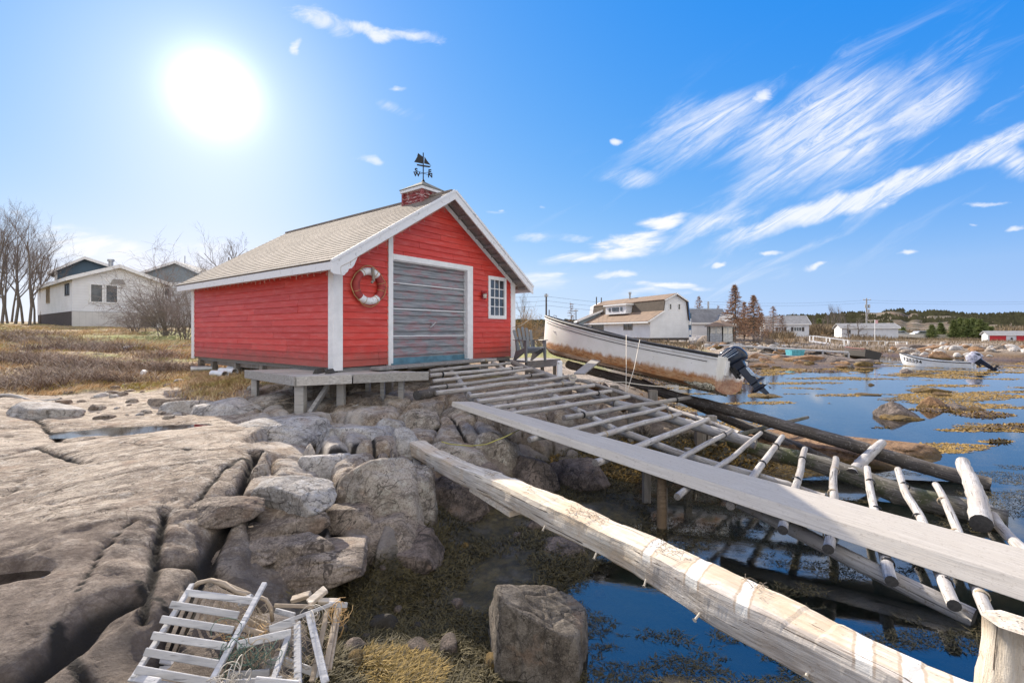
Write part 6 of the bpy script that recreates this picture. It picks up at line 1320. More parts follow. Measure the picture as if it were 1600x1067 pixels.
# low cottage right
mw = hmat(px2(1133, 70), 70, E-.9, 1, .25); ct = gable_house('grey_roof_cottage', mw, 2.4, 9, 2.4, .9, 'small white cottage with a grey roof behind the gazebo', 'whitesiding', 'greyroof', .5, .35)
mw = hmat(px2(1078, 72), 72, E-.7, 1, .05); c2 = gable_house('grey_roof_cottage', mw @ Matrix.Translation((0, 0, 0)) @ Matrix.Rotation(R(-90), 4, 'Z') @ Matrix.Translation((-4, 0, 0)), 4, 5.8, 2.2, 1.9, 'long low white house with grey roof between gambrel house and larches', 'whitesiding', 'greyroof', .5, .3)
MB().tube([(2, 3.8, 3.2), (2, 3.8, 5.4)], .15, 8).build('chimney', M_['galv'], c2)
# gazebo
def gazebo():
    y = 52; x = px2(1125, y); z = E-(534-HV)/F*y; r = empty('gazebo', (x, y, z)); tag(r, 'small grey screened gazebo with pointed brown roof at the water edge', 'gazebo'); n = 6; R0 = 1.35; P = [(R0*math.cos(2*math.pi*k/n+.3), R0*math.sin(2*math.pi*k/n+.3)) for k in range(n)]
    w = MB(); gl = MB()
    for k in range(n):
        a = Vector((*P[k], 0)); b = Vector((*P[(k+1) % n], 0)); w.board(a+Vector((0,0,.45)), b+Vector((0,0,.45)), .06, .9); w.board(a+Vector((0,0,1.62)), b+Vector((0,0,1.62)), .06, .14)
        for t in (0, .5, 1): q = a.lerp(b, t); w.box((q.x-.045, q.y-.045, 0), (q.x+.045, q.y+.045, 1.68))
        gl.board(a.lerp(b, .05)+Vector((0,0,1.22)), a.lerp(b, .95)+Vector((0,0,1.22)), .02, .62)
    w.build('wall', M_['galv'], r); gl.build('window', M_['frost'], r); m = MB(); Q = [(p[0]*1.25, p[1]*1.25, 1.66) for p in P]; m.add(Q+[(0, 0, 2.45)]+[(a, b, c+.06) for a, b, c in Q], [tuple(range(n))]+[(k, (k+1) % n, (k+1) % n+n+1, k+n+1) for k in range(n)]+[(k+n+1, (k+1) % n+n+1, n) for k in range(n)]); m.build('roof', M_['brownroof'], r)
gazebo()
# far white house with grey roof and shutters
y4 = 92.; mw = hmat(px2(1196, y4), y4, 1.15, .93, -.30) @ Matrix.Translation((7.4, 0, 0)) @ Matrix.Rotation(R(90), 4, 'Z')
fh = gable_house('far_white_house', mw, 6.0, 7.4, 2.75, 1.45, 'two-level white house with grey roof and dark shutters on the far side of the bay', 'whitesiding', 'greyroof', .5, .3, base=(0, 'bluesiding', 1.6))
for a, b, ml in ((1.3, 2.5, 2), (4.3, 5.1, 1)): win(fh, 'window', a, b, 1.35, 2.05, 'l', mull=ml, shut='darkfound')
fh.location = fh.location
st = MB()
for k in range(9): st.box((-.9-.0, 3.2+k*.32, .9-k*.24), (-.05, 3.5+k*.32, .95-k*.24))
st.board((-.9, 3.2, 1.8), (-.9, 6.2, -.35), .06, .06).build('outside_stairs', M_['weathered'], fh)
# far bungalow
y5 = 88.; mw = hmat(px2(1313, y5), y5, 1.0, .9, -.42)
bg_ = gable_house('far_bungalow', mw @ Matrix.Translation((8.6, 0, 0)) @ Matrix.Rotation(R(90), 4, 'Z'), 7, 8.4, 2.1, .7, 'white bungalow with a low roof behind a bare tree on the far shore', 'whitesiding', 'greyroof', .5, .3)
win(bg_, 'window', 7.0, 7.6, 1.0, 1.7, 'l')
# red and white garage
y6 = 74.; mw = hmat(px2(1543.5, y6), y6, E-(538-HV)/F*y6, .80, -.60)
rgz = gable_house('red_door_garage', mw @ Matrix.Translation((9.5, 0, 0)) @ Matrix.Rotation(R(90), 4, 'Z'), 5, 9.5, 1.55, .4, 'low white garage with two bright red doors at the right edge of the far shore', 'whitesiding', 'greyroof', .5, .2); rgz['category'] = 'garage'
for a, b in ((7.5, 9.3), (3.4, 6.4), (.3, 3.0)): boxo('garage_door', (-.05, a, .05), (-.004, b, 1.35), M_['brightred'], rgz)
MB().prism([(6.75, .75), (6.9, .7), (7.05, .75), (7.0, 1.0), (6.9, 1.1), (6.8, 1.0)], .004, .05).build('wall_ornament', M_['darkcap'], rgz).matrix_local = Matrix.Rotation(R(90), 4, 'Z')
# utility poles and cables
def upole(u, y, vt, label, transformer=False, arm=1.2, r0=.13):
    x = px2(u, y); g = g1(x, y); top = E+(HV-vt)/F*y; r = empty('utility_pole', (x, y, g)); tag(r, label, 'utility pole'); logm = MB().tube([(0,0,-.3), (0,0,top-g)], [r0, r0*.75], 8); logm.build('pole', M_['darkfound' if not transformer else 'weathered'], r)
    if arm: MB().board((-arm/2, -.1, top-g-.35), (arm/2, -.1, top-g-.35), .09, .1).build('crossarm', M_['weathered'], r)
    for k in (-.4, 0, .4):
        if arm: MB().tube([(k*arm, -.1, top-g-.3), (k*arm, -.1, top-g-.05)], .045, 6).build('insulator', M_['frost'], r)
    if transformer:
        for dz, dx in ((1.6, -.3), (1.6, .3), (2.6, .2)): MB().tube([(dx, -.25, top-g-dz-.4), (dx, -.25, top-g-dz+.3)], .22, 10).build('transformer', M_['galv'], r)
    return Vector((x, y, top))
t1 = upole(1354, 96, 466, 'utility pole with transformers above the far bungalow', True, 1.6, .16); t2 = upole(853.5, 60, 459, 'dark utility pole standing behind the boat bow', arm=.5); upole(932, 68, 464, 'dark pole top rising behind the left end of the gambrel house', arm=0, r0=.1); upole(1145, 55, 505, 'pale mast with a short crossarm beside the gazebo', arm=.8, r0=.07); upole(858, 75, 484, 'short dark pole in the distance behind the boat bow', arm=0, r0=.1)
upole(900, 90, 483, 'faint distant utility pole between the boat bow and the gambrel house', arm=.8, r0=.1)
for k, (v0, v1, yy0, yy1, lb) in enumerate(((470, 476, 96, 130, 'upper thin power cable crossing the sky above the far shore'), (474, 479, 96, 130, 'lower thin power cable crossing the sky above the far shore'))):
    rope('power_cable', sag(at(1354, v0-1, 96), at(1720, v1-8, 110), .5, 20), .013, M_['rubber'], lb+' right of the transformer pole', 'cable')
    rope('power_cable', sag(at(1354, v0-1, 96), at(1100, v0+1, 90), .5, 20), .013, M_['rubber'], lb+' left of the transformer pole', 'cable')
for k in range(3): rope('power_cable', sag(at(853.5, 463+k*7, 60), at(640, 455+k*12, 40), .3, 12)[::-1]+sag(at(853.5, 463+k*7, 60), at(1130, 480+k*6, 96), .6, 20), .014, M_['rubber'], ['top', 'middle', 'lowest'][k]+' of three cables at the dark pole behind the boat bow', 'cable')
p = at(1367, 545, 66); fp = empty('flagpole', (p.x, p.y, g1(p.x, p.y))); tag(fp, 'white flagpole with a small faded flag beside the far wharf', 'flagpole'); MB().tube([(0,0,-.2), (0,0,3.0)], .045, 6).build('pole', M_['cleanwhite'], fp); f = MB().add([(0,0,2.5), (.42,.02,2.45), (.5,.05,2.75), (.40,.0,2.95), (0,0,2.98)], [(0,1,2,3,4)]); f.build('flag', M_['flag'], fp).modifiers.new('s', 'SOLIDIFY').thickness = .01
# vehicles parked by the far road
def car(u, y, ln, label):
    x = px2(u, y); g = max(g1(x, y), 1.2); r = empty('parked_vehicle', (x, y, g)); tag(r, label, 'vehicle'); b = MB().prism([(0,.35),(0,.8),(.12*ln,.88),(.22*ln,1.3),(.72*ln,1.35),(.9*ln,.95),(ln,.85),(ln,.35)][::-1], -.8, .8).build('body', M_['galv'], r); bevel(b, .05, 2)
    MB().prism([(.2*ln,.9),(.25*ln,1.25),(.68*ln,1.28),(.80*ln,.93)][::-1], -.83, -.8).build('window', M_['glass'], r)
    for k in (.2, .8): MB().tube([(k*ln, -.85, .33), (k*ln, -.65, .33)], .33, 14).build('wheel', M_['rubber'], r)
car(1388, 104, 4.0, 'left of two grey vehicles parked beyond the far road'); car(1425, 104, 4.6, 'right of two grey vehicles parked beyond the far road')
M_['brightred'] = M_['brightred']
# ------------------------------------------------------------ far wharves
def wharf(label, P, w, rail=False, leg=True, mat='lath', th=.12):
    P = [Vector(p) for p in P]; r = empty('wharf', P[0]); tag(r, label, 'wharf')
    for a, b in zip(P[:-1], P[1:]):
        adopt(MB().board(a, b, w, th).build('deck', M_[mat]), r); n = max(1, int((b-a).length/1.6)); sd = (b-a).normalized().cross(Vector((0,0,1)))
        for i in range(n+1):
            q = a.lerp(b, i/n); g = g1(q.x, q.y)
            for s in (-1, 1):
                e = q+sd*s*(w/2-.06); top = e.z+(.75 if rail else -.05)
                adopt(MB().box((e.x-.05, e.y-.05, min(g, e.z-.4)-.2), (e.x+.05, e.y+.05, top)).build('post', M_[mat]), r)
        if rail:
            for s in (-1, 1): adopt(MB().board(a+sd*s*(w/2-.06)+Vector((0,0,.75)), b+sd*s*(w/2-.06)+Vector((0,0,.75)), .07, .07).build('handrail', M_[mat]), r)
    return r
wharf('long low grey gangway on posts over the far rocks', [at(1125, 539, 44), at(1212, 544, 41), at(1326, 550.5, 38)], .8, mat='lath')
wharf('second lower gangway of grey boards left of the teal tub', [at(1140, 549, 40), at(1262, 559, 37)], .7, mat='weathered')
wharf('white railed walkway leading down to the far wharf', [at(1268, 533.5, 62), at(1322, 541, 58)], .8, True, mat='cleanwhite'); wharf('white railed wharf with a yellow box in front of the far bungalow', [at(1322, 541.5, 60), at(1378, 542, 60)], 1.2, True, mat='lath')
wharf('small white railed stage right of the flagpole', [at(1393, 543, 60), at(1410, 543, 60)], 1.5, True, mat='cleanwhite')
tag(boxo('yellow_box', at(1370, 553, 58.6), at(1378, 547, 60), M_['yellowbox']), 'yellow box below the far white railed wharf', 'box')
def tub(u, v, y, w, h, mat, label):
    p = at(u, v, y); r = empty('fish_tub', p); tag(r, label, 'tub'); m = MB(); m.add([(-w*.46,-.4,0),(w*.46,-.4,0),(w*.46,.4,0),(-w*.46,.4,0),(-w*.5,-.45,h),(w*.5,-.45,h),(w*.5,.45,h),(-w*.5,.45,h)], [(3,2,1,0),(0,1,5,4),(1,2,6,5),(2,3,7,6),(3,0,4,7)]); b = m.build('tub_body', M_[mat], r); b.modifiers.new('s', 'SOLIDIFY').thickness = .05; MB().box((-w*.52,-.47,h-.08),(w*.52,-.45,h+.03)).build('rim', M_[mat], r)
tub(1242, 556.5, 38.5, 1.05, .50, 'teal', 'teal plastic fish tub sitting on the rocks under the gangway')
# ------------------------------------------------------------ boulders
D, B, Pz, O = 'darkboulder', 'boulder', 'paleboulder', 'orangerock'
def bld(*a, **k): return rk('boulder', *a, **k)
K1 = rk('boulder', 838, 1062, .02, 152, 195, 3, M_['fgrock'], dep=.85, sub=6, rz=.0, label='large angular brown boulder standing in the seaweed at the bottom centre', cat='boulder', sink=.25, rough=.03, k=30., extra=[(-1,-.15,.05,.86),(1,-.25,.1,.90),(-.12,-1,.12,.74),(.42,-.12,1,.50),(-.8,-.7,.1,.95),(.6,-.9,.3,.92),(0,1,.1,.95),(-.3,.6,.8,.85)])
specs = [ # u, v(base), z, w, h, seed, mat, dep, tilt/rz, label
 (498,905,.42,150,78,5,B,.9,.4,'broad tilted grey-brown boulder behind the lobster traps, sharp top edge'),
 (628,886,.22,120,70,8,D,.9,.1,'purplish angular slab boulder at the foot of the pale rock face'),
 (430,842,.62,130,60,14,B,.8,.5,'long rounded dark ledge boulder left of the tilted grey-brown boulder'),
 (380,880,.55,110,52,17,B,.8,.2,'dark rounded boulder directly behind the slatted trap'),
 (450,790,.82,120,62,21,Pz,.8,-.3,'block-shaped pale tan boulder with a fractured front on the left bedrock'),
 (352,810,.86,90,44,24,B,.8,.5,'cracked rounded boulder left of the pale tan block'),
 (545,820,.55,86,46,28,B,.8,.2,'small brown boulder wedged beneath the pale rock face'),
 (588,826,.42,150,140,2,'rimrock',.75,.12,'massive pale rock face bulging over the cove below the timber end'),
 (645,800,.48,90,96,33,'rimrock',.8,.8,'narrow tan rock shoulder at the right of the massive pale face'),
 (560,700,.86,118,52,36,Pz,.8,.2,'white weathered rock dome below the plank deck'),
 (430,690,.90,140,52,39,Pz,.8,.1,'rounded grey rock dome left of the white dome below the deck'),
 (632,706,.78,50,42,42,Pz,.9,.3,'small square pale rock above the timber end'),
 (610,672,.86,40,26,44,Pz,.9,.1,'small split pale rock right of the white dome'),
 (655,664,.84,62,30,46,'rimrock',.8,.4,'flat tan rock under the left end of the long beam'),
 (710,736,.50,128,60,48,'rimrock',.7,.1,'wide grey-brown ledge rock under the long beam'),
 (770,725,.50,80,66,51,'rimrock',.8,.3,'blocky brown ledge rock under the slipway poles'),
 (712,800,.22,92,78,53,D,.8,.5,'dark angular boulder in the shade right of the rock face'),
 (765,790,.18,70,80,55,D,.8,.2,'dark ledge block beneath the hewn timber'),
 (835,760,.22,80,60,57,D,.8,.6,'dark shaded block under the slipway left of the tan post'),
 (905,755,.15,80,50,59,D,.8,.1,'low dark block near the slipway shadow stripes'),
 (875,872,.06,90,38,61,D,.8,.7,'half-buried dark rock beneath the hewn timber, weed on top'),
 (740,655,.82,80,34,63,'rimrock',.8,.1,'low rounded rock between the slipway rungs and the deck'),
 (345,655,.93,100,38,65,Pz,.7,.1,'long pale boulder left of the plank deck legs'),
 (292,650,.93,76,34,67,Pz,.7,.5,'cracked pale boulder at the foot of the dry grass slope'),
 (420,640,.98,70,30,69,'rimrock',.8,.1,'tan boulder behind the left deck leg'),
 (255,640,.97,46,26,71,B,.8,.1,'small brown boulder at the left end of the boulder row by the grass'),
 (62,652,1.04,118,34,73,Pz,.6,-.3,'flat pale rock slab on the bedrock beneath the grass field'),
 (1065,1095,-.05,90,48,75,B,.8,.3,'dark rock tip rising from the water at the bottom edge'),
 (602,866,.30,120,84,77,B,.8,.3,'brown fractured block filling the gap between the slab boulder and the rock face'),
 (505,742,.80,80,50,79,Pz,.9,.2,'pale tan block in the crack beside the massive rock face'),
 (470,880,.50,90,60,80,B,.8,-.2,'dark brown sloping block just behind the trap netting'),
]
M_['rimrock'] = rockm('rim_rock', (.30,.25,.20), (.52,.455,.39), (.17,.14,.11), low=(.38,.62,(.085,.065,.045)))
for (u, v, z, w, h, sd, mt, dp, rz, lb) in specs:
    if not w: continue
    rk('boulder', u, v, z, w, h, sd, M_[mt], dep=dp, rz=rz, sub=5, label=lb, cat='boulder', sink=.5, rough=.05, extra=blk(sd), k=20.)
tide = [(1400,653,0,50,30,83,D,'wedge-shaped dark brown rock in the bay beyond the skid log'),(1462,640,0,44,19,84,O,'orange-topped flat rock right of the wedge-shaped one in the bay'),(1494,641,0,38,13,86,D,'dark low rock between orange rocks in the bay'),(1526,642,0,24,9,88,O,'small reddish rock at the end of the orange rock row'),(1408,656,0,52,12,89,'mossk','long weed-covered rock lying in front of the wedge-shaped rock'),(1450,613,0,48,12,91,'mossk','low mound of brown weed in the bay left of the small tan rock'),(1474,619,0,24,8,93,O,'small tan rock beside the brown weed mound'),(1417,584,0,18,11,95,D,'small pointed rock in the bay below the moored boat'),(1440,586,0,34,6,97,'mossk','flat weedy rock right of the small pointed rock'),(1195,621,0,44,8,99,'mossk','weed mound in the water beyond the outboard motor'),(1362,602,0,8,4,101,O,'tiny tan rock alone in the middle of the bay'),(1357,618,0,34,5,103,O,'flat low tan rock slightly awash in the bay'),
 (1452,560,0,20,6,105,D,'small dark rock behind the moored boat, left of the reddish one'),(1474,561,0,30,12,107,O,'reddish rock just behind the moored boat'),
 (1263,569,0,70,22,109,O,'large orange rock at the left of the rocky point below the gangway'),(1300,570,0,64,20,111,D,'sloping dark banded rock in the middle of the rocky point'),(1338,571,0,48,14,113,D,'dark tapering rock at the right tip of the rocky point'),(1256,574,0,26,10,115,O,'low reddish rock at the waterline of the rocky point'),(1215,567,0,50,16,117,O,'orange and brown rock left of the rocky point'),(1180,566,.05,46,20,119,O,'brown rock behind the outboard motor, left of the orange rock'),(1162,560,.2,40,20,121,B,'square brown rock just above the outboard motor'),(1285,560,.2,34,16,123,B,'brown rock right of the teal tub'),(1205,556,.3,26,12,125,B,'grey rock under the long gangway'),
 (1085,535,.9,44,14,127,Pz,'pale rock on the shore right of the stilt house'),(1120,540,.7,56,18,129,B,'grown-over grey rock below the gazebo'),(1470,547,.3,66,12,131,O,'long orange shore rock below the far road'),(1420,546,.3,44,12,133,D,'dark shore rock right of the white railed stage'),(1560,549,.2,90,9,135,O,'long flat orange rock below the red-doored garage'),(1530,544,.5,34,5,137,Pz,'pale rock in front of the red-doored garage')]
M_['mossk'] = rockm('weedy_rock', (.10,.065,.018), (.22,.14,.04), (.05,.035,.012))
def wedge(sd): 
    rg = np.random.default_rng(sd); e = np.array([(-.5,-.2,1,.42),(.55,-.3,1,.46),(0,-1,.35,.8),(1,0,.1,.92),(-1,0,.2,.92),(.2,1,.4,.9),(-.7,-.8,.5,.85)]); e[:,:3] += rg.normal(0, .25, (7,3)); return e
for (u, v, z, w, h, sd, mt, lb) in tide: rk('rock', u, v, z, w, h*1.05, sd, M_[mt], dep=.6, sub=5 if u > 1390 and v > 600 else 4, label=lb, sink=.4, rough=.08, k=30., extra=wedge(sd))
# brown slab under the skid logs
o = rock('slab', on(1290, 700, .05)+Vector((0, .2, 0)), (3.6, 2.3, .55), 141, M_['orangerock'], rz=-.5, sub=5, rough=.03, extra=[(0,.1,1,.55),(-.6,-1,.5,.9),(1,-.5,.4,.85),(-1,.4,.3,.8),(.2,1,.3,.8)]); tag(o, 'flat orange-brown rock slab beneath the dark skid log', 'rock')
rgn = random.Random(12); cnt = 0
for i in range(290):          # rubble along the far shore
    u = rgn.uniform(1385, 1620) if i < 230 else rgn.uniform(1080, 1250); v = rgn.uniform(538, 548); y = (E-.5)*F/(v-HV+4); x = px2(u, y); g = g1(x, y)
    if g < .02: continue
    s = rgn.uniform(.2, .9); o = rock('rubble_rock', (x, y, g+s*.15), (s*1.5, s, s*.8), 200+i % 7, M_[rgn.choice([Pz, Pz, B, O])], rz=rgn.uniform(0, 6), sub=2); tag(o, 'loose shore rock, one of the many lying along the far bank', 'rock', 'loose rocks along the far bank')
for i in range(100):
    u = rgn.uniform(1120, 1375); v = rgn.uniform(553, 576); y = (E-.1)*F/(v-HV); x = px2(u, y); g = g1(x, y)
    if g < -.15: continue
    s = rgn.uniform(.25, .9); o = rock('shore_rock', (x, y, g+s*.08), (s*1.7, s, s*.7), 400+i % 9, M_[rgn.choice([O, D, B, O, 'mossk'])], rz=rgn.uniform(0, 6), sub=3, k=26., extra=wedge(i % 9)); tag(o, 'brown tidal rock, one of those covering the point below the gangway', 'rock', 'tidal rocks on the point below the gangway')
for i in range(46):           # stones and driftwood between the boat and the shore
    u = rgn.uniform(870, 1110); y = rgn.uniform(9.5, 17); x = px2(u, y); g = g1(x, y)
    if g < .0: continue
    s = rgn.uniform(.12, .38); o = rock('cobble', (x, y, g+s*.15), (s*1.4, s, s*.8), 300+i % 9, M_[rgn.choice([O, B, B, D])], rz=rgn.uniform(0, 6), sub=3); tag(o, 'brown cobble, one of those under the white boat and slipway', 'rock', 'cobbles under the boat')
for i in range(46):
    u = rgn.uniform(520, 1010); v = rgn.uniform(770, 1050); y = (E-.12)*F/(v-HV); x = px2(u, y); g = g1(x, y)
    if g > .35 or g < -.1: continue
    s = rgn.uniform(.05, .20); o = rock('wet_stone', (x, y, g+s*.12), (s*1.4, s, s*.8), 500+i % 9, M_[rgn.choice([D, B, D, 'mossk'])], rz=rgn.uniform(0, 6), sub=3); tag(o, 'wet dark stone, one of those lying among the rockweed of the cove', 'rock', 'wet stones among the rockweed')
for i in range(60):           # small stones on the grass edge
    u = rgn.uniform(90, 420); y = rgn.uniform(7.5, 11.5); x = px2(u, y); g = g1(x, y); s = rgn.uniform(.06, .24)
    o = rock('cobble', (x, y, g+s*.1), (s*1.5, s, s*.6), 300+i % 9, M_[rgn.choice([Pz, B, B, 'rimrock'])], rz=rgn.uniform(0, 6), sub=3); tag(o, 'small stone, one of those scattered below the dry grass', 'rock', 'small stones below the dry grass')
for i, (u, v, z, u2, v2, z2, r_, lb) in enumerate(((192, 560, 1.42, 300, 553, 1.48, .09, 'long grey driftwood log lying in the grass left of the shed'), (235, 573, 1.30, 275, 577, 1.30, .04, 'thin driftwood stick in the grass left of the shed'), (0, 615, 1.15, 95, 622, 1.12, .035, 'thin stick on the dark ground at the left edge'), (500, 642, 1.0, 560, 636, 1.0, .02, 'thin branch in the shade under the plank deck'))):
    a, b = on(u, v, z), on(u2, v2, z2); a.z = g1(a.x, a.y)+r_*.6; b.z = g1(b.x, b.y)+r_*.6; tag(logobj('driftwood', a, b, r_, r_*.8, M_['pole'], 150+i, bend=.06), lb, 'driftwood')
# white tubes and flashing under the shed edge
for i, (u, v, y, rz, lb) in enumerate(((342, 588, 11.3, -.55, 'left white eaves pipe piece lying on the grass by the shed'), (356, 586, 11.7, -.45, 'middle white pipe piece lying by the shed'), (368, 583, 12.2, -.5, 'right white pipe piece lying by the shed'), (318, 579, 12.6, .5, 'grey pipe piece at the shed edge left of the others'))):
    p = at(u, v, y); p.z = g1(p.x, p.y)+.10; d = Vector((math.cos(rz), math.sin(rz), 0)); m = MB(); n = 16
    for t, in ((0,), (1,)):
        pass
    a = p-d*.28; b = p+d*.28; sd_ = d.cross(Vector((0,0,1))); vs = []
    for q in (a, b):
        for rr in (.085, .075):
            for k in range(n): th = math.pi*1.35*k/(n-1)-.55; vs.append(tuple(q+sd_*math.cos(th)*rr+Vector((0,0,math.sin(th)*rr))))
    fs = [(k, k+1, 2*n+k+1, 2*n+k) for k in range(n-1)]+[(n+k+1, n+k, 3*n+k, 3*n+k+1) for k in range(n-1)]+[(k+1, k, n+k, n+k+1) for k in range(n-1)]+[(2*n+k, 2*n+k+1, 3*n+k+1, 3*n+k) for k in range(n-1)]
    tag(mesh('pipe_piece', vs, fs, M_['cleanwhite'] if i < 3 else M_['galv']), lb, 'pipe')
p = at(224, 581, 12.5); p.z = g1(p.x, p.y)+.05; tag(rock('buoy', p, (.22,.2,.24), 7, M_['cleanwhite'], sub=3, rough=.02), 'small white lump of foam lying in the dry grass', 'foam float')
# ------------------------------------------------------------ grass and seaweed
def blades(name, X, Y, H, Wd, lean, mat, label, cat, colr, zoff=0, ang=None, curl=.4):
    n = len(X); rg = RNG; a = rg.uniform(0, 2*np.pi, n); Z = gh(X, Y)+zoff; la = rg.uniform(0, 2*np.pi, n) if ang is None else ang+rg.normal(0, .6, n); ln = lean*H*rg.uniform(.3, 1.3, n)
    dx, dy = np.cos(a)*Wd, np.sin(a)*Wd; mx, my = X+np.cos(la)*ln*curl, Y+np.sin(la)*ln*curl; tx, ty = X+np.cos(la)*ln, Y+np.sin(la)*ln
    V = np.empty((n, 5, 3)); V[:,0] = np.stack([X-dx, Y-dy, Z], 1); V[:,1] = np.stack([X+dx, Y+dy, Z], 1); V[:,2] = np.stack([mx+dx*.8, my+dy*.8, Z+H*.62], 1); V[:,3] = np.stack([mx-dx*.8, my-dy*.8, Z+H*.62], 1); V[:,4] = np.stack([tx, ty, Z+H*rg.uniform(.75, 1.05, n)], 1)
    b = np.arange(n)[:,None]*5; quad = b+np.array([[0,1,2,3]]); tri = b+np.array([[3,2,4]]); me = bpy.data.meshes.new(name); me.vertices.add(n*5); me.vertices.foreach_set('co', V.ravel())
    loops = np.concatenate([quad, tri], 1).ravel(); me.loops.add(len(loops)); me.loops.foreach_set('vertex_index', loops); me.polygons.add(2*n); st = np.stack([np.arange(n)*7, np.arange(n)*7+4], 1).ravel(); tt = np.tile([4, 3], n); me.polygons.foreach_set('loop_start', st); me.polygons.foreach_set('loop_total', tt); me.update()
    at_ = me.attributes.new('tint', 'FLOAT', 'FACE'); at_.data.foreach_set('value', np.repeat(rg.random(n), 2)); me.materials.append(colr); o = bpy.data.objects.new(name, me); COL.objects.link(o); tag(o, label, cat, kind='stuff'); return o
def tintmat(name, c0, c1, c2, rough=.8):
    t = MT(name, rough); f = t.attr('tint').outputs['Fac']; c = t.mix(t.ss(f, 0, .7), c0, c1); n = t.noise(t.pos(), .7, 4); c = t.mix(t.ss(n, .5, .62), c, t.mix(f, c0, c2)); t.col(c); return t.out()
gdry = tintmat('dry_grass_blades', (.34,.20,.09), (.74,.56,.34), (.44,.42,.11)); wdk = tintmat('dark_rockweed', (.028,.024,.011), (.105,.085,.034), (.15,.12,.045), .8); wgold = tintmat('golden_rockweed', (.10,.06,.012), (.34,.21,.045), (.19,.13,.035), .7); wclump = tintmat('olive_gold_rockweed', (.05,.036,.010), (.27,.18,.04), (.12,.09,.02), .8)
def scatter(n, u0, u1, y0, y1, pred):
    y = y0+(y1-y0)*RNG.random(n)**1.3; u = RNG.uniform(u0, u1, n); x = (u-CU)/F*y; h = gh(x, y); k = pred(x, y, h, u); return x[k], y[k]
def fld(x, y, h, u):
    f, _ = masks(x, y, base_h(x, y)); n = fbm(x*1.3, y*1.3, seed=90, o=3); lawn = (x > -20)&(y > 20.5)&(RNG.random(len(x)) < .85); return (f > .45)&~lawn&(RNG.random(len(x)) < sstep(-.35, .25, n)*.9+.1)&~((np.abs(x-POOLX) < 1.6)&(np.abs(y-POOLY) < .6))
POOLX, POOLY = on(215, 672, .965)[:2]
X, Y = scatter(150000, -80, 640, 8.3, 31, fld); sdv = fbm(X*.8, Y*.8, seed=91, o=3); blades('dry_grass', X, Y, (.05+.10*np.clip(sdv+.35, 0, 1))*RNG.uniform(.5, 1.3, len(X))*(1+sstep(12, 17, Y)*.6), .006+.0*X, 1.2, 0, 'tan and yellow dry grass covering the field left of the shed', 'grass', gdry, ang=.3)
X, Y = scatter(36000, 240, 430, 9.0, 13.5, lambda x, y, h, u: RNG.random(len(x)) < np.exp(-((u-335+fbm(x*2, y*2, seed=92)*30)/34)**2-((y-11.0)/1.3)**2)*1.4); blades('dry_grass', X, Y, .13*RNG.uniform(.5, 1.2, len(X)), .005+.0*X, 1.0, 0, 'grey-tan grass clump growing under the left wall of the shed', 'grass', gdry)
def cove(x, y, h, u): return (h < .36)&(h > -.06)&(RNG.random(len(x)) < sstep(-.28, .16, fbm(x*1.2, y*1.2, seed=93, o=4))) & (u < 1500)
X, Y = scatter(230000, 440, 1250, 2.2, 9.5, cove); blades('rockweed', X, Y, .018+.030*RNG.random(len(X)), .0055+.0*X, 2.4, 0, 'dark olive rockweed covering the floor of the cove', 'seaweed', wdk, ang=None)
def gold(x, y, h, u):
    p = on(625, 1045, .14); return ((x-p.x)/.27)**2+((y-p.y)/.26)**2 < 1+fbm(x*6, y*6, seed=94)*.7
X, Y = scatter(60000, 480, 760, 2.6, 3.6, gold); blades('golden_rockweed', X, Y, .012+.022*RNG.random(len(X)), .006+.0*X, 2.6, 0, 'bright golden rockweed clump at the bottom between traps and boulder', 'seaweed', wclump, zoff=.02)
def pool(x, y, h, u): return (fbm(x*1.0+3, y*1.9, seed=95, o=5)+.42*sstep(-.30, .0, h) > .20)
n = 150000; y = 2.0+7.5*RNG.random(n)**1.2; u = RNG.uniform(860, 1680, n); x = (u-CU)/F*y; h = gh(x, y); k = (h < .03)&pool(x, y, h, u); X, Y = x[k], y[k]
zo = -gh(X, Y)-.004; blades('floating_weed', X, Y, .005+.014*RNG.random(len(X)), .0045+.0*X, 5.0, 0, 'dark weed floating on the near pool under the beams', 'seaweed', wdk, zoff=zo)
def bay(x, y, h, u):
    b = fbm(x*.35, y*1.0, seed=96, o=5)+.30*sstep(-.35, .05, h); return (h < .05)&(b > .17)
n = 170000; y = 7.5+30*RNG.random(n)**1.6; u = RNG.uniform(1060, 1680, n); x = (u-CU)/F*y; h = gh(x, y); k = bay(x, y, h, u); X, Y = x[k], y[k]
blades('floating_weed', X, Y, (.004+.012*RNG.random(len(X)))*(1+Y*.03), .012+.0012*Y, 6.0, 0, 'golden brown weed floating in streaks on the bay', 'seaweed', wgold, zoff=-gh(X, Y)-.003, ang=0.1)
def shore(x, y, h, u): return (h < .30)&(h > -.03)&(RNG.random(len(x)) < .8)
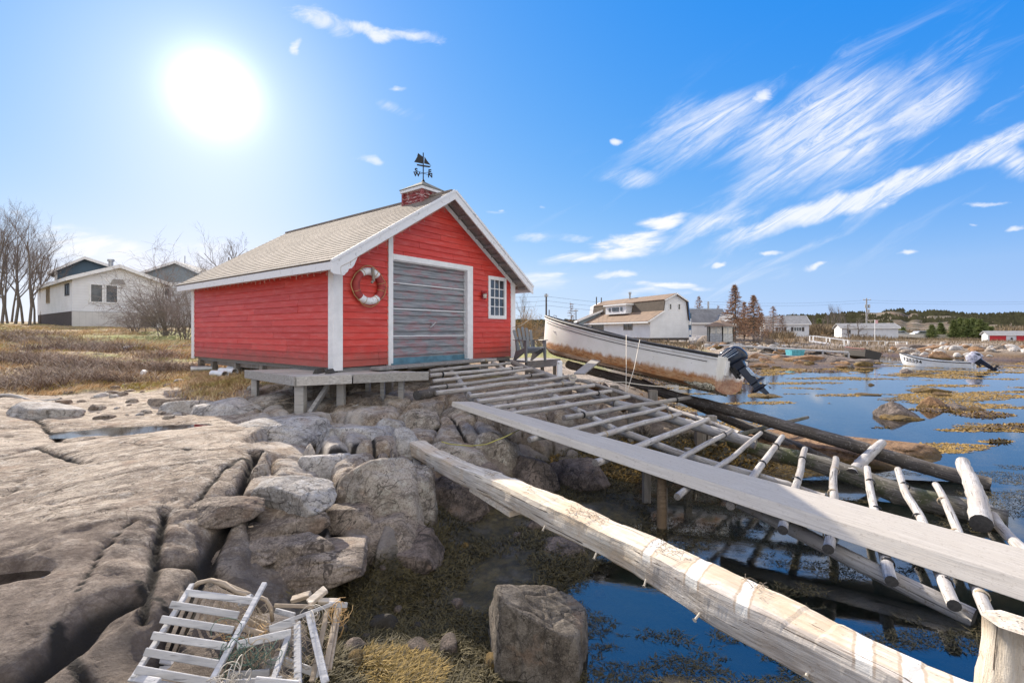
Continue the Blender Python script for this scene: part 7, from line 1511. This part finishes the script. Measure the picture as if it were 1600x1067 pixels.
n = 90000; y = 7.5+22*RNG.random(n)**1.8; u = RNG.uniform(860, 1680, n); x = (u-CU)/F*y; h = gh(x, y); k = shore(x, y, h, u); X, Y = x[k], y[k]
blades('golden_rockweed', X, Y, (.02+.03*RNG.random(len(X))), .008+.001*Y, 2.2, 0, 'golden rockweed on the rocks and bars of the bay and shore', 'seaweed', wgold)
brm = tintmat('bramble_stems', (.10,.065,.05), (.40,.32,.25), (.20,.13,.10))
bx, by_ = [], []
for (u, v, z, rx, ry, n) in ((110,553,1.6,2.2,.7,2200),(55,541,1.8,2.4,1.0,2200),(140,576,1.35,1.6,.5,1500),(30,602,1.2,1.3,.35,1200),(205,572,1.4,1.5,.5,1500),(20,528,2.1,2.5,1.4,1500),(75,568,1.45,1.6,.5,1200),(160,545,1.75,1.8,.7,1500),(90,590,1.25,1.5,.4,1500),(10,565,1.5,1.6,.7,1500),(265,585,1.22,.9,.35,900),(250,560,1.5,1.0,.4,700),(170,598,1.18,1.2,.25,900)):
    p = on(u, v, z); bx.append(p.x+RNG.normal(0, rx*.5, n)); by_.append(p.y+RNG.normal(0, ry*.6, n))
X = np.concatenate(bx); Y = np.concatenate(by_); blades('brambles', X, Y, .16+.26*RNG.random(len(X))**2, .006+.0*X, 1.6, 0, 'tangled dark bramble stems lying in mounds across the dry field', 'brambles', brm)
# twigs and litter under the deck
m = MB(); rg = random.Random(31)
for k in range(240):
    u = rg.uniform(395, 640) if k < 150 else rg.uniform(30, 300); y = rg.uniform(8.4, 9.8) if k < 150 else rg.uniform(9.5, 14); x = px2(u, y); z = g1(x, y)+rg.uniform(.01, .10); a = rg.uniform(0, 6.28); d = Vector((math.cos(a), math.sin(a), rg.uniform(-.1, .25)))*rg.uniform(.08, .4); p = Vector((x, y, z)); m.tube([p, p+d*.5+Vector((0,0,.02)), p+d], [.006, .004, .002], 3, False)
tag(m.build('twig_litter', M_['lathtan']), 'dead twigs and stalks lying under the deck and in the dry field', 'twigs', kind='stuff')
